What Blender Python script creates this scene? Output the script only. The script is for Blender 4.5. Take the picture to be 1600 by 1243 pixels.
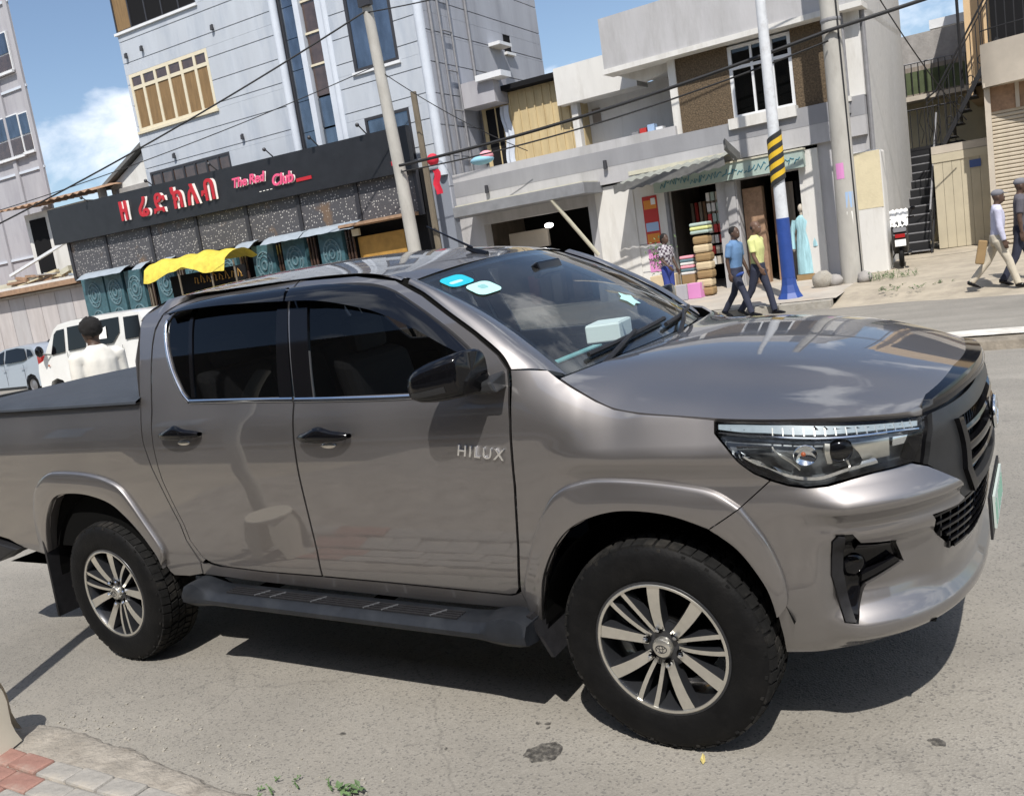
import bpy, bmesh, math, random
from mathutils import Vector, Matrix, noise
from mathutils.geometry import delaunay_2d_cdt
random.seed(7)
R = math.radians
for o in list(bpy.data.objects): bpy.data.objects.remove(o)
SC = bpy.context.scene
COL = SC.collection

# ---------------------------------------------------------------- camera
CAM_LOC = Vector((2.7789, -3.5176, 1.8035))
FOCAL = 1393.0/1600.0*36.0
def cam_axes(yaw, pitch, roll):
    d = Vector((-math.sin(yaw)*math.cos(pitch), math.cos(yaw)*math.cos(pitch), math.sin(pitch)))
    r = Vector((math.cos(yaw), math.sin(yaw), 0)); u = r.cross(d)
    r2 = math.cos(roll)*r + math.sin(roll)*u; u2 = -math.sin(roll)*r + math.cos(roll)*u
    return r2, u2, d
def axes_matrix(a): return Matrix((a[0], a[1], a[2])).transposed()
A_LEVEL = cam_axes(.5662, -.1535, -.1514)          # camera against true level
A_TRUCK = cam_axes(.5662, -.1618, -.1661)          # camera against the cambered lane the pickup stands on
cd = bpy.data.cameras.new('camera'); cam = bpy.data.objects.new('camera', cd); COL.objects.link(cam)
cd.sensor_width = 36.0; cd.lens = FOCAL; cd.clip_start = .05; cd.clip_end = 4000
M = Matrix((A_LEVEL[0], A_LEVEL[1], -A_LEVEL[2])).transposed().to_4x4(); M.translation = CAM_LOC
cam.matrix_world = M
SC.camera = cam
# the lane's tilt (about one degree) as a rigid transform
ROT_LANE = axes_matrix(A_LEVEL) @ axes_matrix(A_TRUCK).transposed()
LANE = Matrix.Translation(CAM_LOC) @ ROT_LANE.to_4x4() @ Matrix.Translation(-CAM_LOC)

# ---------------------------------------------------------------- sky and sun
SUN_DIR = Vector((.33, -.66, 1.0)).normalized()      # towards the sun
SUN_EL = math.asin(SUN_DIR.z); SUN_AZ = math.atan2(SUN_DIR.x, SUN_DIR.y)
world = bpy.data.worlds.new('World'); SC.world = world; world.use_nodes = True
wt = world.node_tree; wt.nodes.clear()
def wn(t, **k):
    n = wt.nodes.new(t)
    for a, b in k.items(): setattr(n, a, b)
    return n
_r, _u, _d = A_LEVEL
CLOUD_DIR = (_d + _r*((135-800)/1393) - _u*((275-621.5)/1393)).normalized()
out = wn('ShaderNodeOutputWorld'); bg = wn('ShaderNodeBackground'); bg.inputs['Strength'].default_value = .125
sky = wn('ShaderNodeTexSky', sky_type='NISHITA'); sky.sun_disc = False
sky.sun_elevation = SUN_EL; sky.sun_rotation = SUN_AZ; sky.altitude = 400; sky.air_density = 1.0; sky.dust_density = 1.3; sky.ozone_density = 1.0
# scattered fair-weather cloud over the whole dome
tc = wn('ShaderNodeTexCoord'); sep = wn('ShaderNodeSeparateXYZ'); wt.links.new(tc.outputs['Generated'], sep.inputs[0])
mp = wn('ShaderNodeMapping'); mp.inputs['Location'].default_value = (3.1, .9, .35); mp.inputs['Scale'].default_value = (1.0, 1.0, 1.9)
wt.links.new(tc.outputs['Generated'], mp.inputs[0])
nz = wn('ShaderNodeTexNoise'); nz.inputs['Scale'].default_value = 2.6; nz.inputs['Detail'].default_value = 9; nz.inputs['Roughness'].default_value = .56; nz.inputs['Distortion'].default_value = .25
wt.links.new(mp.outputs[0], nz.inputs['Vector'])
cr = wn('ShaderNodeValToRGB'); cr.color_ramp.elements[0].position = .545; cr.color_ramp.elements[1].position = .64
# one taller cumulus bank low in the north-west
nrm = wn('ShaderNodeVectorMath', operation='NORMALIZE'); wt.links.new(tc.outputs['Generated'], nrm.inputs[0])
dt = wn('ShaderNodeVectorMath', operation='DISTANCE'); wt.links.new(nrm.outputs[0], dt.inputs[0]); dt.inputs[1].default_value = CLOUD_DIR
bl = wn('ShaderNodeMapRange', interpolation_type='SMOOTHSTEP'); bl.inputs['From Min'].default_value = .13; bl.inputs['From Max'].default_value = .04; bl.inputs['To Max'].default_value = .17
wt.links.new(dt.outputs['Value'], bl.inputs[0])
sm_ = wn('ShaderNodeMath', operation='ADD'); wt.links.new(nz.outputs['Fac'], sm_.inputs[0]); wt.links.new(bl.outputs[0], sm_.inputs[1])
wt.links.new(sm_.outputs[0], cr.inputs[0])
mixc = wn('ShaderNodeMix', data_type='RGBA'); mixc.inputs['B'].default_value = (9.0, 9.3, 9.8, 1)
wt.links.new(cr.outputs[0], mixc.inputs['Factor']); wt.links.new(sky.outputs[0], mixc.inputs['A'])
wt.links.new(mixc.outputs['Result'], bg.inputs[0]); wt.links.new(bg.outputs[0], out.inputs[0])
sd = bpy.data.lights.new('sun', 'SUN'); sd.energy = 4.8; sd.angle = R(.53); sd.color = (1.0, .955, .89)
sun = bpy.data.objects.new('sun', sd); COL.objects.link(sun)
sun.rotation_euler = SUN_DIR.to_track_quat('Z', 'Y').to_euler(); sun.location = (8, -20, 40)
SC.view_settings.view_transform = 'Standard'; SC.view_settings.look = 'None'
SC.view_settings.exposure = .17; SC.view_settings.gamma = 1.0; SC.view_settings.use_curve_mapping = False

# ---------------------------------------------------------------- materials
MATS = {}
def mat(name, col=(.5,.5,.5), rough=.6, metal=0.0, coat=0.0, coat_rough=.03, var=0.0, vscale=3.0, bump=0.0, bscale=60.0, spec=.5,
        stain=None, stain_scale=1.2, stain_amt=.0, emit=None, emit_s=1.0, coord='Object', stretch=(1,1,1), trans=0.0):
    if name in MATS: return MATS[name]
    m = bpy.data.materials.new(name); m.use_nodes = True; t = m.node_tree; b = t.nodes['Principled BSDF']
    b.inputs['Base Color'].default_value = (*col, 1); b.inputs['Roughness'].default_value = rough; b.inputs['Metallic'].default_value = metal
    b.inputs['Coat Weight'].default_value = coat; b.inputs['Coat Roughness'].default_value = coat_rough; b.inputs['Specular IOR Level'].default_value = spec
    b.inputs['Transmission Weight'].default_value = trans
    c = t.nodes.new('ShaderNodeTexCoord'); mpn = t.nodes.new('ShaderNodeMapping'); mpn.inputs['Scale'].default_value = stretch
    t.links.new(c.outputs[coord], mpn.inputs[0]); vec = mpn.outputs[0]
    src = None
    if var > 0:
        n = t.nodes.new('ShaderNodeTexNoise'); n.inputs['Scale'].default_value = vscale; n.inputs['Detail'].default_value = 8; n.inputs['Roughness'].default_value = .62
        t.links.new(vec, n.inputs['Vector'])
        r = t.nodes.new('ShaderNodeMapRange'); r.inputs['From Min'].default_value = .28; r.inputs['From Max'].default_value = .72
        r.inputs['To Min'].default_value = 1-var; r.inputs['To Max'].default_value = 1+var
        t.links.new(n.outputs['Fac'], r.inputs[0])
        mx = t.nodes.new('ShaderNodeMix'); mx.data_type = 'RGBA'; mx.blend_type = 'MULTIPLY'; mx.inputs['Factor'].default_value = 1
        mx.inputs['A'].default_value = (*col, 1); t.links.new(r.outputs[0], mx.inputs['B']); src = mx.outputs['Result']
    if stain is not None:
        n = t.nodes.new('ShaderNodeTexNoise'); n.inputs['Scale'].default_value = stain_scale; n.inputs['Detail'].default_value = 10; n.inputs['Roughness'].default_value = .68
        t.links.new(vec, n.inputs['Vector'])
        r = t.nodes.new('ShaderNodeMapRange'); r.inputs['From Min'].default_value = .50; r.inputs['From Max'].default_value = .68; r.inputs['To Max'].default_value = stain_amt
        t.links.new(n.outputs['Fac'], r.inputs[0])
        mx = t.nodes.new('ShaderNodeMix'); mx.data_type = 'RGBA'
        t.links.new(r.outputs[0], mx.inputs['Factor'])
        if src: t.links.new(src, mx.inputs['A'])
        else: mx.inputs['A'].default_value = (*col, 1)
        mx.inputs['B'].default_value = (*stain, 1); src = mx.outputs['Result']
    if src: t.links.new(src, b.inputs['Base Color'])
    if bump > 0:
        n = t.nodes.new('ShaderNodeTexNoise'); n.inputs['Scale'].default_value = bscale; n.inputs['Detail'].default_value = 6
        t.links.new(vec, n.inputs['Vector'])
        bp = t.nodes.new('ShaderNodeBump'); bp.inputs['Strength'].default_value = bump; bp.inputs['Distance'].default_value = .02
        t.links.new(n.outputs['Fac'], bp.inputs['Height']); t.links.new(bp.outputs[0], b.inputs['Normal'])
    if emit: b.inputs['Emission Color'].default_value = (*emit, 1); b.inputs['Emission Strength'].default_value = emit_s
    MATS[name] = m; return m
def glass(name, tint=(.5,.55,.55), ior=1.5, rough=0.0, refl=1.0, dust=0.0):
    """thin window pane: fresnel mirror over a tinted see-through sheet"""
    if name in MATS: return MATS[name]
    m = bpy.data.materials.new(name); m.use_nodes = True; t = m.node_tree; t.nodes.clear()
    o = t.nodes.new('ShaderNodeOutputMaterial'); mx = t.nodes.new('ShaderNodeMixShader'); tr = t.nodes.new('ShaderNodeBsdfTransparent'); gl = t.nodes.new('ShaderNodeBsdfGlossy'); fr = t.nodes.new('ShaderNodeFresnel')
    fr.inputs['IOR'].default_value = ior; tr.inputs[0].default_value = (*tint, 1); gl.inputs['Roughness'].default_value = rough; gl.inputs[0].default_value = (refl, refl, refl, 1)
    # same reflectance from inside and outside of the pane
    ge = t.nodes.new('ShaderNodeNewGeometry'); ex = t.nodes.new('ShaderNodeMath'); ex.operation = 'MULTIPLY_ADD'; ex.inputs[1].default_value = -2; ex.inputs[2].default_value = 1; pw = t.nodes.new('ShaderNodeMath'); pw.operation = 'POWER'; pw.inputs[0].default_value = ior
    t.links.new(ge.outputs['Backfacing'], ex.inputs[0]); t.links.new(ex.outputs[0], pw.inputs[1]); t.links.new(pw.outputs[0], fr.inputs['IOR'])
    t.links.new(fr.outputs[0], mx.inputs[0]); t.links.new(tr.outputs[0], mx.inputs[1]); t.links.new(gl.outputs[0], mx.inputs[2]); 
    if dust > 0:  # pale dust-like haze, mixed in to lighten the pane
        df = t.nodes.new('ShaderNodeBsdfDiffuse'); df.inputs[0].default_value = (.62,.64,.62,1); m2 = t.nodes.new('ShaderNodeMixShader'); c = t.nodes.new('ShaderNodeTexCoord'); n = t.nodes.new('ShaderNodeTexNoise'); n.inputs['Scale'].default_value = 2.6; n.inputs['Detail'].default_value = 7; n.inputs['Distortion'].default_value = .6
        r = t.nodes.new('ShaderNodeMapRange'); r.inputs['From Min'].default_value = .35; r.inputs['From Max'].default_value = .7; r.inputs['To Min'].default_value = dust*.35; r.inputs['To Max'].default_value = dust*1.6
        t.links.new(c.outputs['Object'], n.inputs['Vector']); t.links.new(n.outputs['Fac'], r.inputs[0]); t.links.new(r.outputs[0], m2.inputs[0]); t.links.new(mx.outputs[0], m2.inputs[1]); t.links.new(df.outputs[0], m2.inputs[2]); t.links.new(m2.outputs[0], o.inputs[0])
    else: t.links.new(mx.outputs[0], o.inputs[0])
    MATS[name] = m; return m

# ---------------------------------------------------------------- objects
def tag(o, label=None, cat=None, group=None, kind=None):
    if label: o['label'] = label
    if cat: o['category'] = cat
    if group: o['group'] = group
    if kind: o['kind'] = kind
    return o
def empty(name, loc=(0,0,0), rz=0.0, label=None, cat=None, group=None):
    o = bpy.data.objects.new(name, None); COL.objects.link(o); o.location = loc; o.rotation_euler = (0,0,rz); o.empty_display_size = .2
    return tag(o, label, cat, group)
def link(name, me, m, parent=None):
    o = bpy.data.objects.new(name, me); COL.objects.link(o)
    if parent is not None: o.parent = parent
    if m is not None and len(me.materials) == 0: me.materials.append(MATS[m] if isinstance(m, str) else m)
    return o
def copy_tree(o, parent=None):
    c = o.copy(); COL.objects.link(c); c.parent = parent
    for ch in list(o.children): copy_tree(ch, c)
    return c
class MB:
    """collects simple shapes into one mesh"""
    def __init__(s): s.v = []; s.f = []
    def add(s, vs, fs):
        b = len(s.v); s.v += [tuple(p) for p in vs]; s.f += [tuple(b+i for i in f) for f in fs]; return s
    def box(s, x0, x1, y0, y1, z0, z1):
        return s.add([(x0,y0,z0),(x1,y0,z0),(x1,y1,z0),(x0,y1,z0),(x0,y0,z1),(x1,y0,z1),(x1,y1,z1),(x0,y1,z1)],
                     [(0,3,2,1),(4,5,6,7),(0,1,5,4),(1,2,6,5),(2,3,7,6),(3,0,4,7)])
    def obox(s, c, ax, ay, az):
        """box from centre and three half-axis vectors"""
        c = Vector(c); ax = Vector(ax); ay = Vector(ay); az = Vector(az)
        vs = [c+a*ax+b*ay+d*az for d in (-1,1) for a, b in ((-1,-1),(1,-1),(1,1),(-1,1))]
        return s.add(vs, [(0,3,2,1),(4,5,6,7),(0,1,5,4),(1,2,6,5),(2,3,7,6),(3,0,4,7)])
    def tube(s, pts, r, n=8, cap=True):
        pts = [Vector(p) for p in pts]; k = len(pts); rs = r if isinstance(r, (list, tuple)) else [r]*k; b = len(s.v); prev = None
        for i, p in enumerate(pts):
            d = (pts[min(i+1,k-1)]-pts[max(i-1,0)])
            d = d.normalized() if d.length > 1e-9 else Vector((0,0,1))
            a = prev - d*prev.dot(d) if prev is not None else None
            if a is None or a.length < 1e-6: a = d.cross(Vector((0,0,1)));
            if a.length < 1e-4: a = d.cross(Vector((1,0,0)))
            a.normalize(); prev = a; c = d.cross(a)
            for j in range(n):
                t = 2*math.pi*j/n; s.v.append(tuple(p + rs[i]*(math.cos(t)*a + math.sin(t)*c)))
        for i in range(k-1):
            for j in range(n): s.f.append((b+i*n+j, b+i*n+(j+1)%n, b+(i+1)*n+(j+1)%n, b+(i+1)*n+j))
        if cap: s.f.append(tuple(b+j for j in reversed(range(n)))); s.f.append(tuple(b+(k-1)*n+j for j in range(n)))
        return s
    def lathe(s, prof, n=32, axis='z', c=(0,0,0), closed=False):
        b = len(s.v); k = len(prof)
        for i in range(n):
            t = 2*math.pi*i/n; cs, sn = math.cos(t), math.sin(t)
            for r, h in prof:
                q = (r*cs, r*sn, h) if axis == 'z' else ((r*cs, h, r*sn) if axis == 'y' else (h, r*cs, r*sn))
                s.v.append((c[0]+q[0], c[1]+q[1], c[2]+q[2]))
        for i in range(n):
            for j in range(k if closed else k-1):
                s.f.append((b+i*k+j, b+((i+1)%n)*k+j, b+((i+1)%n)*k+(j+1)%k, b+i*k+(j+1)%k))
        return s
    def prism(s, poly, h0, h1, axis='y'):
        """polygon (u,v) extruded: axis y -> (u,h,v), z -> (u,v,h), x -> (h,u,v)"""
        k = len(poly); b = len(s.v)
        for h in (h0, h1):
            for u, v in poly: s.v.append((u,h,v) if axis == 'y' else ((u,v,h) if axis == 'z' else (h,u,v)))
        s.f.append(tuple(b+i for i in range(k))); s.f.append(tuple(b+k+i for i in reversed(range(k))))
        for i in range(k): s.f.append((b+i, b+k+i, b+k+(i+1)%k, b+(i+1)%k))
        return s
    def ball(s, c, r, n=10, m=7):
        rx, ry, rz = r if isinstance(r, (tuple, list)) else (r, r, r); b = len(s.v)
        for i in range(m+1):
            ph = math.pi*i/m
            for j in range(n):
                t = 2*math.pi*j/n; s.v.append((c[0]+rx*math.sin(ph)*math.cos(t), c[1]+ry*math.sin(ph)*math.sin(t), c[2]+rz*math.cos(ph)))
        for i in range(m):
            for j in range(n): s.f.append((b+i*n+j, b+(i+1)*n+j, b+(i+1)*n+(j+1)%n, b+i*n+(j+1)%n))
        return s
    def grid(s, rows):
        b = len(s.v); k = len(rows[0])
        for r in rows: s.v += [tuple(p) for p in r]
        for i in range(len(rows)-1):
            for j in range(k-1): s.f.append((b+i*k+j, b+i*k+j+1, b+(i+1)*k+j+1, b+(i+1)*k+j))
        return s
    def xf(s, M):
        s.v = [tuple(M @ Vector(p)) for p in s.v]; return s
    def mesh(s, name, smooth=None, fix=True):
        me = bpy.data.meshes.new(name); me.from_pydata(s.v, [], s.f)
        if fix:
            bm = bmesh.new(); bm.from_mesh(me); bmesh.ops.remove_doubles(bm, verts=bm.verts, dist=1e-5); bmesh.ops.dissolve_degenerate(bm, edges=bm.edges, dist=1e-6)
            bmesh.ops.recalc_face_normals(bm, faces=bm.faces); bm.to_mesh(me); bm.free()
        if smooth is not None:
            for p in me.polygons: p.use_smooth = True
            me.set_sharp_from_angle(angle=R(smooth))
        return me
    def build(s, name, m, parent=None, smooth=None, bevel=0.0, fix=True):
        o = link(name, s.mesh(name, smooth, fix), m, parent)
        if bevel > 0: bev(o, bevel)
        return o
def bev(o, w, seg=2):
    b = o.modifiers.new('bevel', 'BEVEL'); b.width = w; b.segments = seg; b.limit_method = 'ANGLE'; b.angle_limit = R(35)
    return o
def resample(pts, step, closed=True):
    out = []; n = len(pts)
    for i in range(n if closed else n-1):
        a = pts[i]; b = pts[(i+1) % n]; l = math.dist(a, b); k = max(1, int(math.ceil(l/step)))
        for j in range(k): out.append(tuple(a[c]+(b[c]-a[c])*j/k for c in range(len(a))))
    if not closed: out.append(tuple(pts[-1]))
    return out
def smooth_poly(pts, closed=False, k=5):
    """Catmull-Rom through the points"""
    n = len(pts); out = []
    for i in range(n if closed else n-1):
        p0 = pts[(i-1) % n] if closed or i > 0 else pts[i]; p1 = pts[i]; p2 = pts[(i+1) % n]; p3 = pts[(i+2) % n] if closed or i+2 < n else p2
        for j in range(k):
            t = j/k; t2 = t*t; t3 = t2*t
            out.append(tuple(.5*((2*b)+(-a+c)*t+(2*a-5*b+4*c-d)*t2+(-a+3*b-3*c+d)*t3) for a, b, c, d in zip(p0,p1,p2,p3)))
    if not closed: out.append(tuple(pts[-1]))
    return out
def inside(p, poly):
    x, y = p; r = False; n = len(poly); j = n-1
    for i in range(n):
        xi, yi = poly[i]; xj, yj = poly[j]
        if (yi > y) != (yj > y) and x < (xj-xi)*(y-yi)/(yj-yi)+xi: r = not r
        j = i
    return r
def patch(name, outline, fmap, m, parent=None, holes=(), step=.035, flange=.012, sg=1, off=0.0, back=False):
    """sheet-metal panel: outline in sheet coordinates, mapped by fmap(a, b, offset) to space, edges turned in by the flange.
    sg=-1 mirrors it to the other flank."""
    loops = [resample(outline, step)] + [resample(h, step) for h in holes]
    v2 = []; e2 = []; bl = []
    for lp in loops:
        b = len(v2); v2 += lp; k = len(lp); e2 += [(b+i, b+(i+1) % k) for i in range(k)]; bl.append(list(range(b, b+k)))
    xs = [p[0] for p in loops[0]]; ys = [p[1] for p in loops[0]]
    cell = {}
    for p in v2: cell.setdefault((int(p[0]/step), int(p[1]/step)), []).append(p)
    i0 = int(math.floor(min(xs)/step)); i1 = int(math.ceil(max(xs)/step)); j0 = int(math.floor(min(ys)/step)); j1 = int(math.ceil(max(ys)/step))
    for i in range(i0, i1+1):
        for j in range(j0, j1+1):
            p = (i*step, j*step)
            if not inside(p, loops[0]) or any(inside(p, h) for h in loops[1:]): continue
            near = False
            for a in (-1,0,1):
                for b in (-1,0,1):
                    for q in cell.get((int(p[0]/step)+a, int(p[1]/step)+b), ()):
                        if (q[0]-p[0])**2+(q[1]-p[1])**2 < (.42*step)**2: near = True
            if not near: v2.append(p)
    rv, re, rf, ov, oe, of = delaunay_2d_cdt([Vector(p) for p in v2], e2, [], 0, 1e-7)
    tris = []
    for f in rf:
        c = (sum(rv[i].x for i in f)/3, sum(rv[i].y for i in f)/3)
        if inside(c, loops[0]) and not any(inside(c, h) for h in loops[1:]): tris.append(tuple(f))
    e = .003
    P = []; N = []
    for q in rv:
        p = Vector(fmap(q.x, q.y, off)); u = Vector(fmap(q.x+e, q.y, off))-Vector(fmap(q.x-e, q.y, off)); w = Vector(fmap(q.x, q.y+e, off))-Vector(fmap(q.x, q.y-e, off))
        n = u.cross(w); n = n.normalized() if n.length > 1e-12 else Vector((0,-1,0))
        P.append(p); N.append(n)
    inv = {}
    for i, l in enumerate(ov):
        for k in l: inv[k] = i
    faces = list(tris); nn = [[N[i] for i in f] for f in faces]
    nb = len(P); fl = {}
    if flange > 0:
        # orient: count boundary edges as they appear in triangles
        eset = {}
        for f in tris:
            for a, b in ((f[0],f[1]),(f[1],f[2]),(f[2],f[0])): eset[(a,b)] = eset.get((a,b),0)+1
        bnd = [(a,b) for (a,b) in eset if (b,a) not in eset]
        for a, b in bnd:
            for i in (a,b):
                if i not in fl:
                    q = rv[i]; fl[i] = len(P); P.append(P[i]-N[i]*flange)
        for a, b in bnd:
            f = (b, a, fl[a], fl[b]); fn = (P[a]-P[b]).cross(P[fl[a]]-P[a])
            fn = fn.normalized() if fn.length > 1e-12 else N[a]
            faces.append(f); nn.append([fn]*4)
    me = bpy.data.meshes.new(name)
    # winding must agree with the analytic normal
    flip = sum((P[f[1]]-P[f[0]]).cross(P[f[2]]-P[f[0]]).dot(N[f[0]]) for f in tris) < 0
    if flip is False and sum((P[f[1]]-P[f[0]]).cross(P[f[2]]-P[f[0]]).dot(N[f[0]]) for f in tris) == 0: flip = False
    if flip: faces = [tuple(reversed(f)) for f in faces]; nn = [list(reversed(x)) for x in nn]; nn = [x if len(x) == 3 else [-a for a in x] for x in nn]
    if sg < 0:
        P = [Vector((p.x, -p.y, p.z)) for p in P]; faces = [tuple(reversed(f)) for f in faces]
        nn = [[Vector((a.x, -a.y, a.z)) for a in reversed(x)] for x in nn]
    me.from_pydata([tuple(p) for p in P], [], faces)
    for p in me.polygons: p.use_smooth = True
    me.normals_split_custom_set([tuple(a) for x in nn for a in x])
    return link(name, me, m, parent)

def text_mesh(body, size, m, parent, name, shear=0.0, extr=.004, spacing=1.0, bevel=0.0, offset=0.0):
    """lettering as a real mesh"""
    c = bpy.data.curves.new(name, 'FONT'); c.body = body; c.size = size; c.extrude = extr; c.align_x = 'CENTER'; c.align_y = 'CENTER'; c.shear = shear; c.space_character = spacing
    c.bevel_depth = bevel; c.offset = offset; c.resolution_u = 4
    o = bpy.data.objects.new(name, c); COL.objects.link(o); bpy.context.view_layer.update()
    me = bpy.data.meshes.new_from_object(o.evaluated_get(bpy.context.evaluated_depsgraph_get()))
    bpy.data.objects.remove(o); bpy.data.curves.remove(c)
    me.materials.clear()
    return link(name, me, m, parent)
# ---------------------------------------------------------------- truck body surface (metres, truck frame: x forward, y left, z up)
def pchip(xs, ys):
    xs = [float(a) for a in xs]; ys = [float(a) for a in ys]; n = len(xs)
    h = [xs[i+1]-xs[i] for i in range(n-1)]; d = [(ys[i+1]-ys[i])/h[i] for i in range(n-1)]
    m = [d[0]] + [0.0 if d[i-1]*d[i] <= 0 else 2*d[i-1]*d[i]/(d[i-1]+d[i]) for i in range(1, n-1)] + [d[-1]]
    def f(x):
        if x <= xs[0]: return ys[0] + m[0]*0*(x-xs[0])
        if x >= xs[-1]: return ys[-1]
        lo, hi = 0, n-1
        while hi-lo > 1:
            k = (lo+hi)//2
            if xs[k] <= x: lo = k
            else: hi = k
        t = (x-xs[lo])/h[lo]; t2 = t*t; t3 = t2*t
        return (2*t3-3*t2+1)*ys[lo] + (t3-2*t2+t)*h[lo]*m[lo] + (-2*t3+3*t2)*ys[hi] + (t3-t2)*h[lo]*m[hi]
    return f
def sstep(a, b, x):
    t = min(1.0, max(0.0, (x-a)/(b-a))); return t*t*(3-2*t)
W_BASE = pchip([.36,.42,.50,.60,.75,.90,1.05,1.15,1.25,1.345,1.45,1.55,1.65,1.72,1.78,1.82,1.85],
               [.78,.815,.850,.873,.886,.898,.906,.905,.892,.865,.833,.797,.755,.72,.675,.61,.52])
HOOD_Z = pchip([1.10,1.25,1.31,1.37,1.50,1.60,1.85,2.05,2.25],[1.390,1.375,1.350,1.306,1.234,1.219,1.187,1.160,1.135])
HOOD_W = pchip([1.10,1.20,1.28,1.37,1.50,1.60,1.85],[.835,.822,.818,.830,.852,.862,.866])
FRONT = pchip([.36,.45,.55,.65,.80,.95,1.05,1.12,1.18,1.24],[2.38,2.455,2.49,2.515,2.53,2.535,2.525,2.495,2.445,2.38])
XC, NE = 1.80, 2.75
def W_side(x, z):
    w = W_BASE(z)
    if x > 1.06:
        zh = HOOD_Z(x); wh = HOOD_W(x); k = sstep(1.06, 1.30, x)
        hr = .17+.06*sstep(1.65,1.25,x); zb = zh-hr
        if z > zb:
            t = min(1.3, (z-zb)/hr); w2 = W_BASE(zb)+.006 - (W_BASE(zb)+.006-wh)*t**1.9
        else:
            w2 = w + .006*sstep(zb-.25, zb, z)
        w2 += .014*math.exp(-((z-1.065)/.055)**2)*sstep(1.15,1.40,x)
        # hollow between the wing shoulder and the wheel arch flare
        w2 -= .020*math.exp(-((z-.985)/.055)**2)*sstep(1.2,1.4,x)
        w = w*(1-k)+w2*k
    if x < -1.0:
        w += .004*sstep(-1.0,-1.2,x)*math.exp(-((z-1.19)/.06)**2)
    return w
_T = []
def _build_s():
    N = 400; L = .73; Wd = .90; px, py = XC, -Wd; acc = 0.0
    for i in range(N+1):
        th = i/N*math.pi/2
        x = XC + L*(math.sin(th)**(2/NE) if th > 0 else 0); y = -Wd*(math.cos(th)**(2/NE) if i < N else 0)
        acc += math.hypot(x-px, y-py); px, py = x, y; _T.append((acc, th))
_build_s(); S_END = XC + _T[-1][0]
def theta_of(s):
    a = s-XC; lo, hi = 0, len(_T)-1
    if a >= _T[-1][0]: return math.pi/2
    while hi-lo > 1:
        k = (lo+hi)//2
        if _T[k][0] <= a: lo = k
        else: hi = k
    t = (a-_T[lo][0])/(_T[hi][0]-_T[lo][0]+1e-12); return _T[lo][1]+t*(_T[hi][1]-_T[lo][1])
def s_of(th):
    k = th/(math.pi/2)*(len(_T)-1); i = int(min(len(_T)-2, k)); t = k-i
    return XC + _T[i][0]+t*(_T[i+1][0]-_T[i][0])
def P_side(s, z, off=0.0):
    """right flank and front corner as one sheet; s runs along the flank (= x) and then round the corner to the centre line"""
    def raw(s, z):
        if s > S_END:
            q = raw(2*S_END-s, z); return (q[0], -q[1], q[2])
        if s <= XC: return (s, -W_side(s, z), z)
        th = theta_of(s); L = FRONT(z)-XC; w = W_side(XC, z)
        return (XC+L*max(0,math.sin(th))**(2/NE), -w*max(0.0,math.cos(th))**(2/NE), z)
    p = raw(s, z)
    if off == 0.0: return p
    e = .004; a = raw(s+e, z); b = raw(s-e, z); c = raw(s, z+e); d = raw(s, z-e)
    u = (a[0]-b[0], a[1]-b[1], a[2]-b[2]); v = (c[0]-d[0], c[1]-d[1], c[2]-d[2])
    n = (u[1]*v[2]-u[2]*v[1], u[2]*v[0]-u[0]*v[2], u[0]*v[1]-u[1]*v[0])
    l = math.sqrt(n[0]**2+n[1]**2+n[2]**2)+1e-12
    return (p[0]+n[0]/l*off, p[1]+n[1]/l*off, p[2]+n[2]/l*off)
# ---------------------------------------------------------------- the pickup
def paint_mat():
    m = mat('bronze_paint', (.255,.243,.240), rough=.36, metal=.93, coat=1.0, coat_rough=.025)
    t = m.node_tree; b = t.nodes['Principled BSDF']; b.inputs['Coat IOR'].default_value = 1.85
    c = t.nodes.new('ShaderNodeTexCoord')
    n = t.nodes.new('ShaderNodeTexNoise'); n.inputs['Scale'].default_value = 2.2; n.inputs['Detail'].default_value = 9; t.links.new(c.outputs['Object'], n.inputs['Vector'])
    r = t.nodes.new('ShaderNodeMapRange'); r.inputs['From Min'].default_value = .35; r.inputs['From Max'].default_value = .7; r.inputs['To Min'].default_value = .45; r.inputs['To Max'].default_value = .53
    t.links.new(n.outputs['Fac'], r.inputs[0]); t.links.new(r.outputs[0], b.inputs['Roughness'])
    r2 = t.nodes.new('ShaderNodeMapRange'); r2.inputs['From Min'].default_value = .45; r2.inputs['From Max'].default_value = .8; r2.inputs['To Min'].default_value = .015; r2.inputs['To Max'].default_value = .07
    t.links.new(n.outputs['Fac'], r2.inputs[0]); t.links.new(r2.outputs[0], b.inputs['Coat Roughness'])
paint_mat()
mat('black_plastic', (.016,.016,.018), rough=.5, spec=.3, var=.25, vscale=30, bump=.05, bscale=400)
mat('grey_plastic', (.022,.023,.025), rough=.42, spec=.35, var=.15, vscale=20)
mat('gloss_black', (.004,.004,.005), rough=.07, spec=.38)
mat('visor_black', (.005,.006,.009), rough=.06, spec=.45)
mat('chrome', (.82,.83,.84), rough=.07, metal=1.0)
mat('satin_alloy', (.72,.70,.64), rough=.30, metal=.9, var=.06, vscale=40)
mat('dark_alloy', (.035,.037,.042), rough=.32, metal=.5, coat=.6)
mat('tyre_rubber', (.0055,.0055,.0058), rough=.62, spec=.16, var=.35, vscale=14, bump=.12, bscale=90, stain=(.012,.011,.010), stain_scale=7, stain_amt=.35)
mat('tread_rubber', (.012,.012,.012), rough=.85, spec=.12, var=.4, vscale=20, stain=(.060,.055,.048), stain_scale=9, stain_amt=.5)
mat('step_black', (.014,.016,.020), rough=.42, spec=.3, var=.25, vscale=12, stain=(.04,.044,.05), stain_scale=5, stain_amt=.35)
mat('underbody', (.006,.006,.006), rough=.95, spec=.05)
mat('cabin_dark', (.035,.035,.038), rough=.8, spec=.15)
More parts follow.
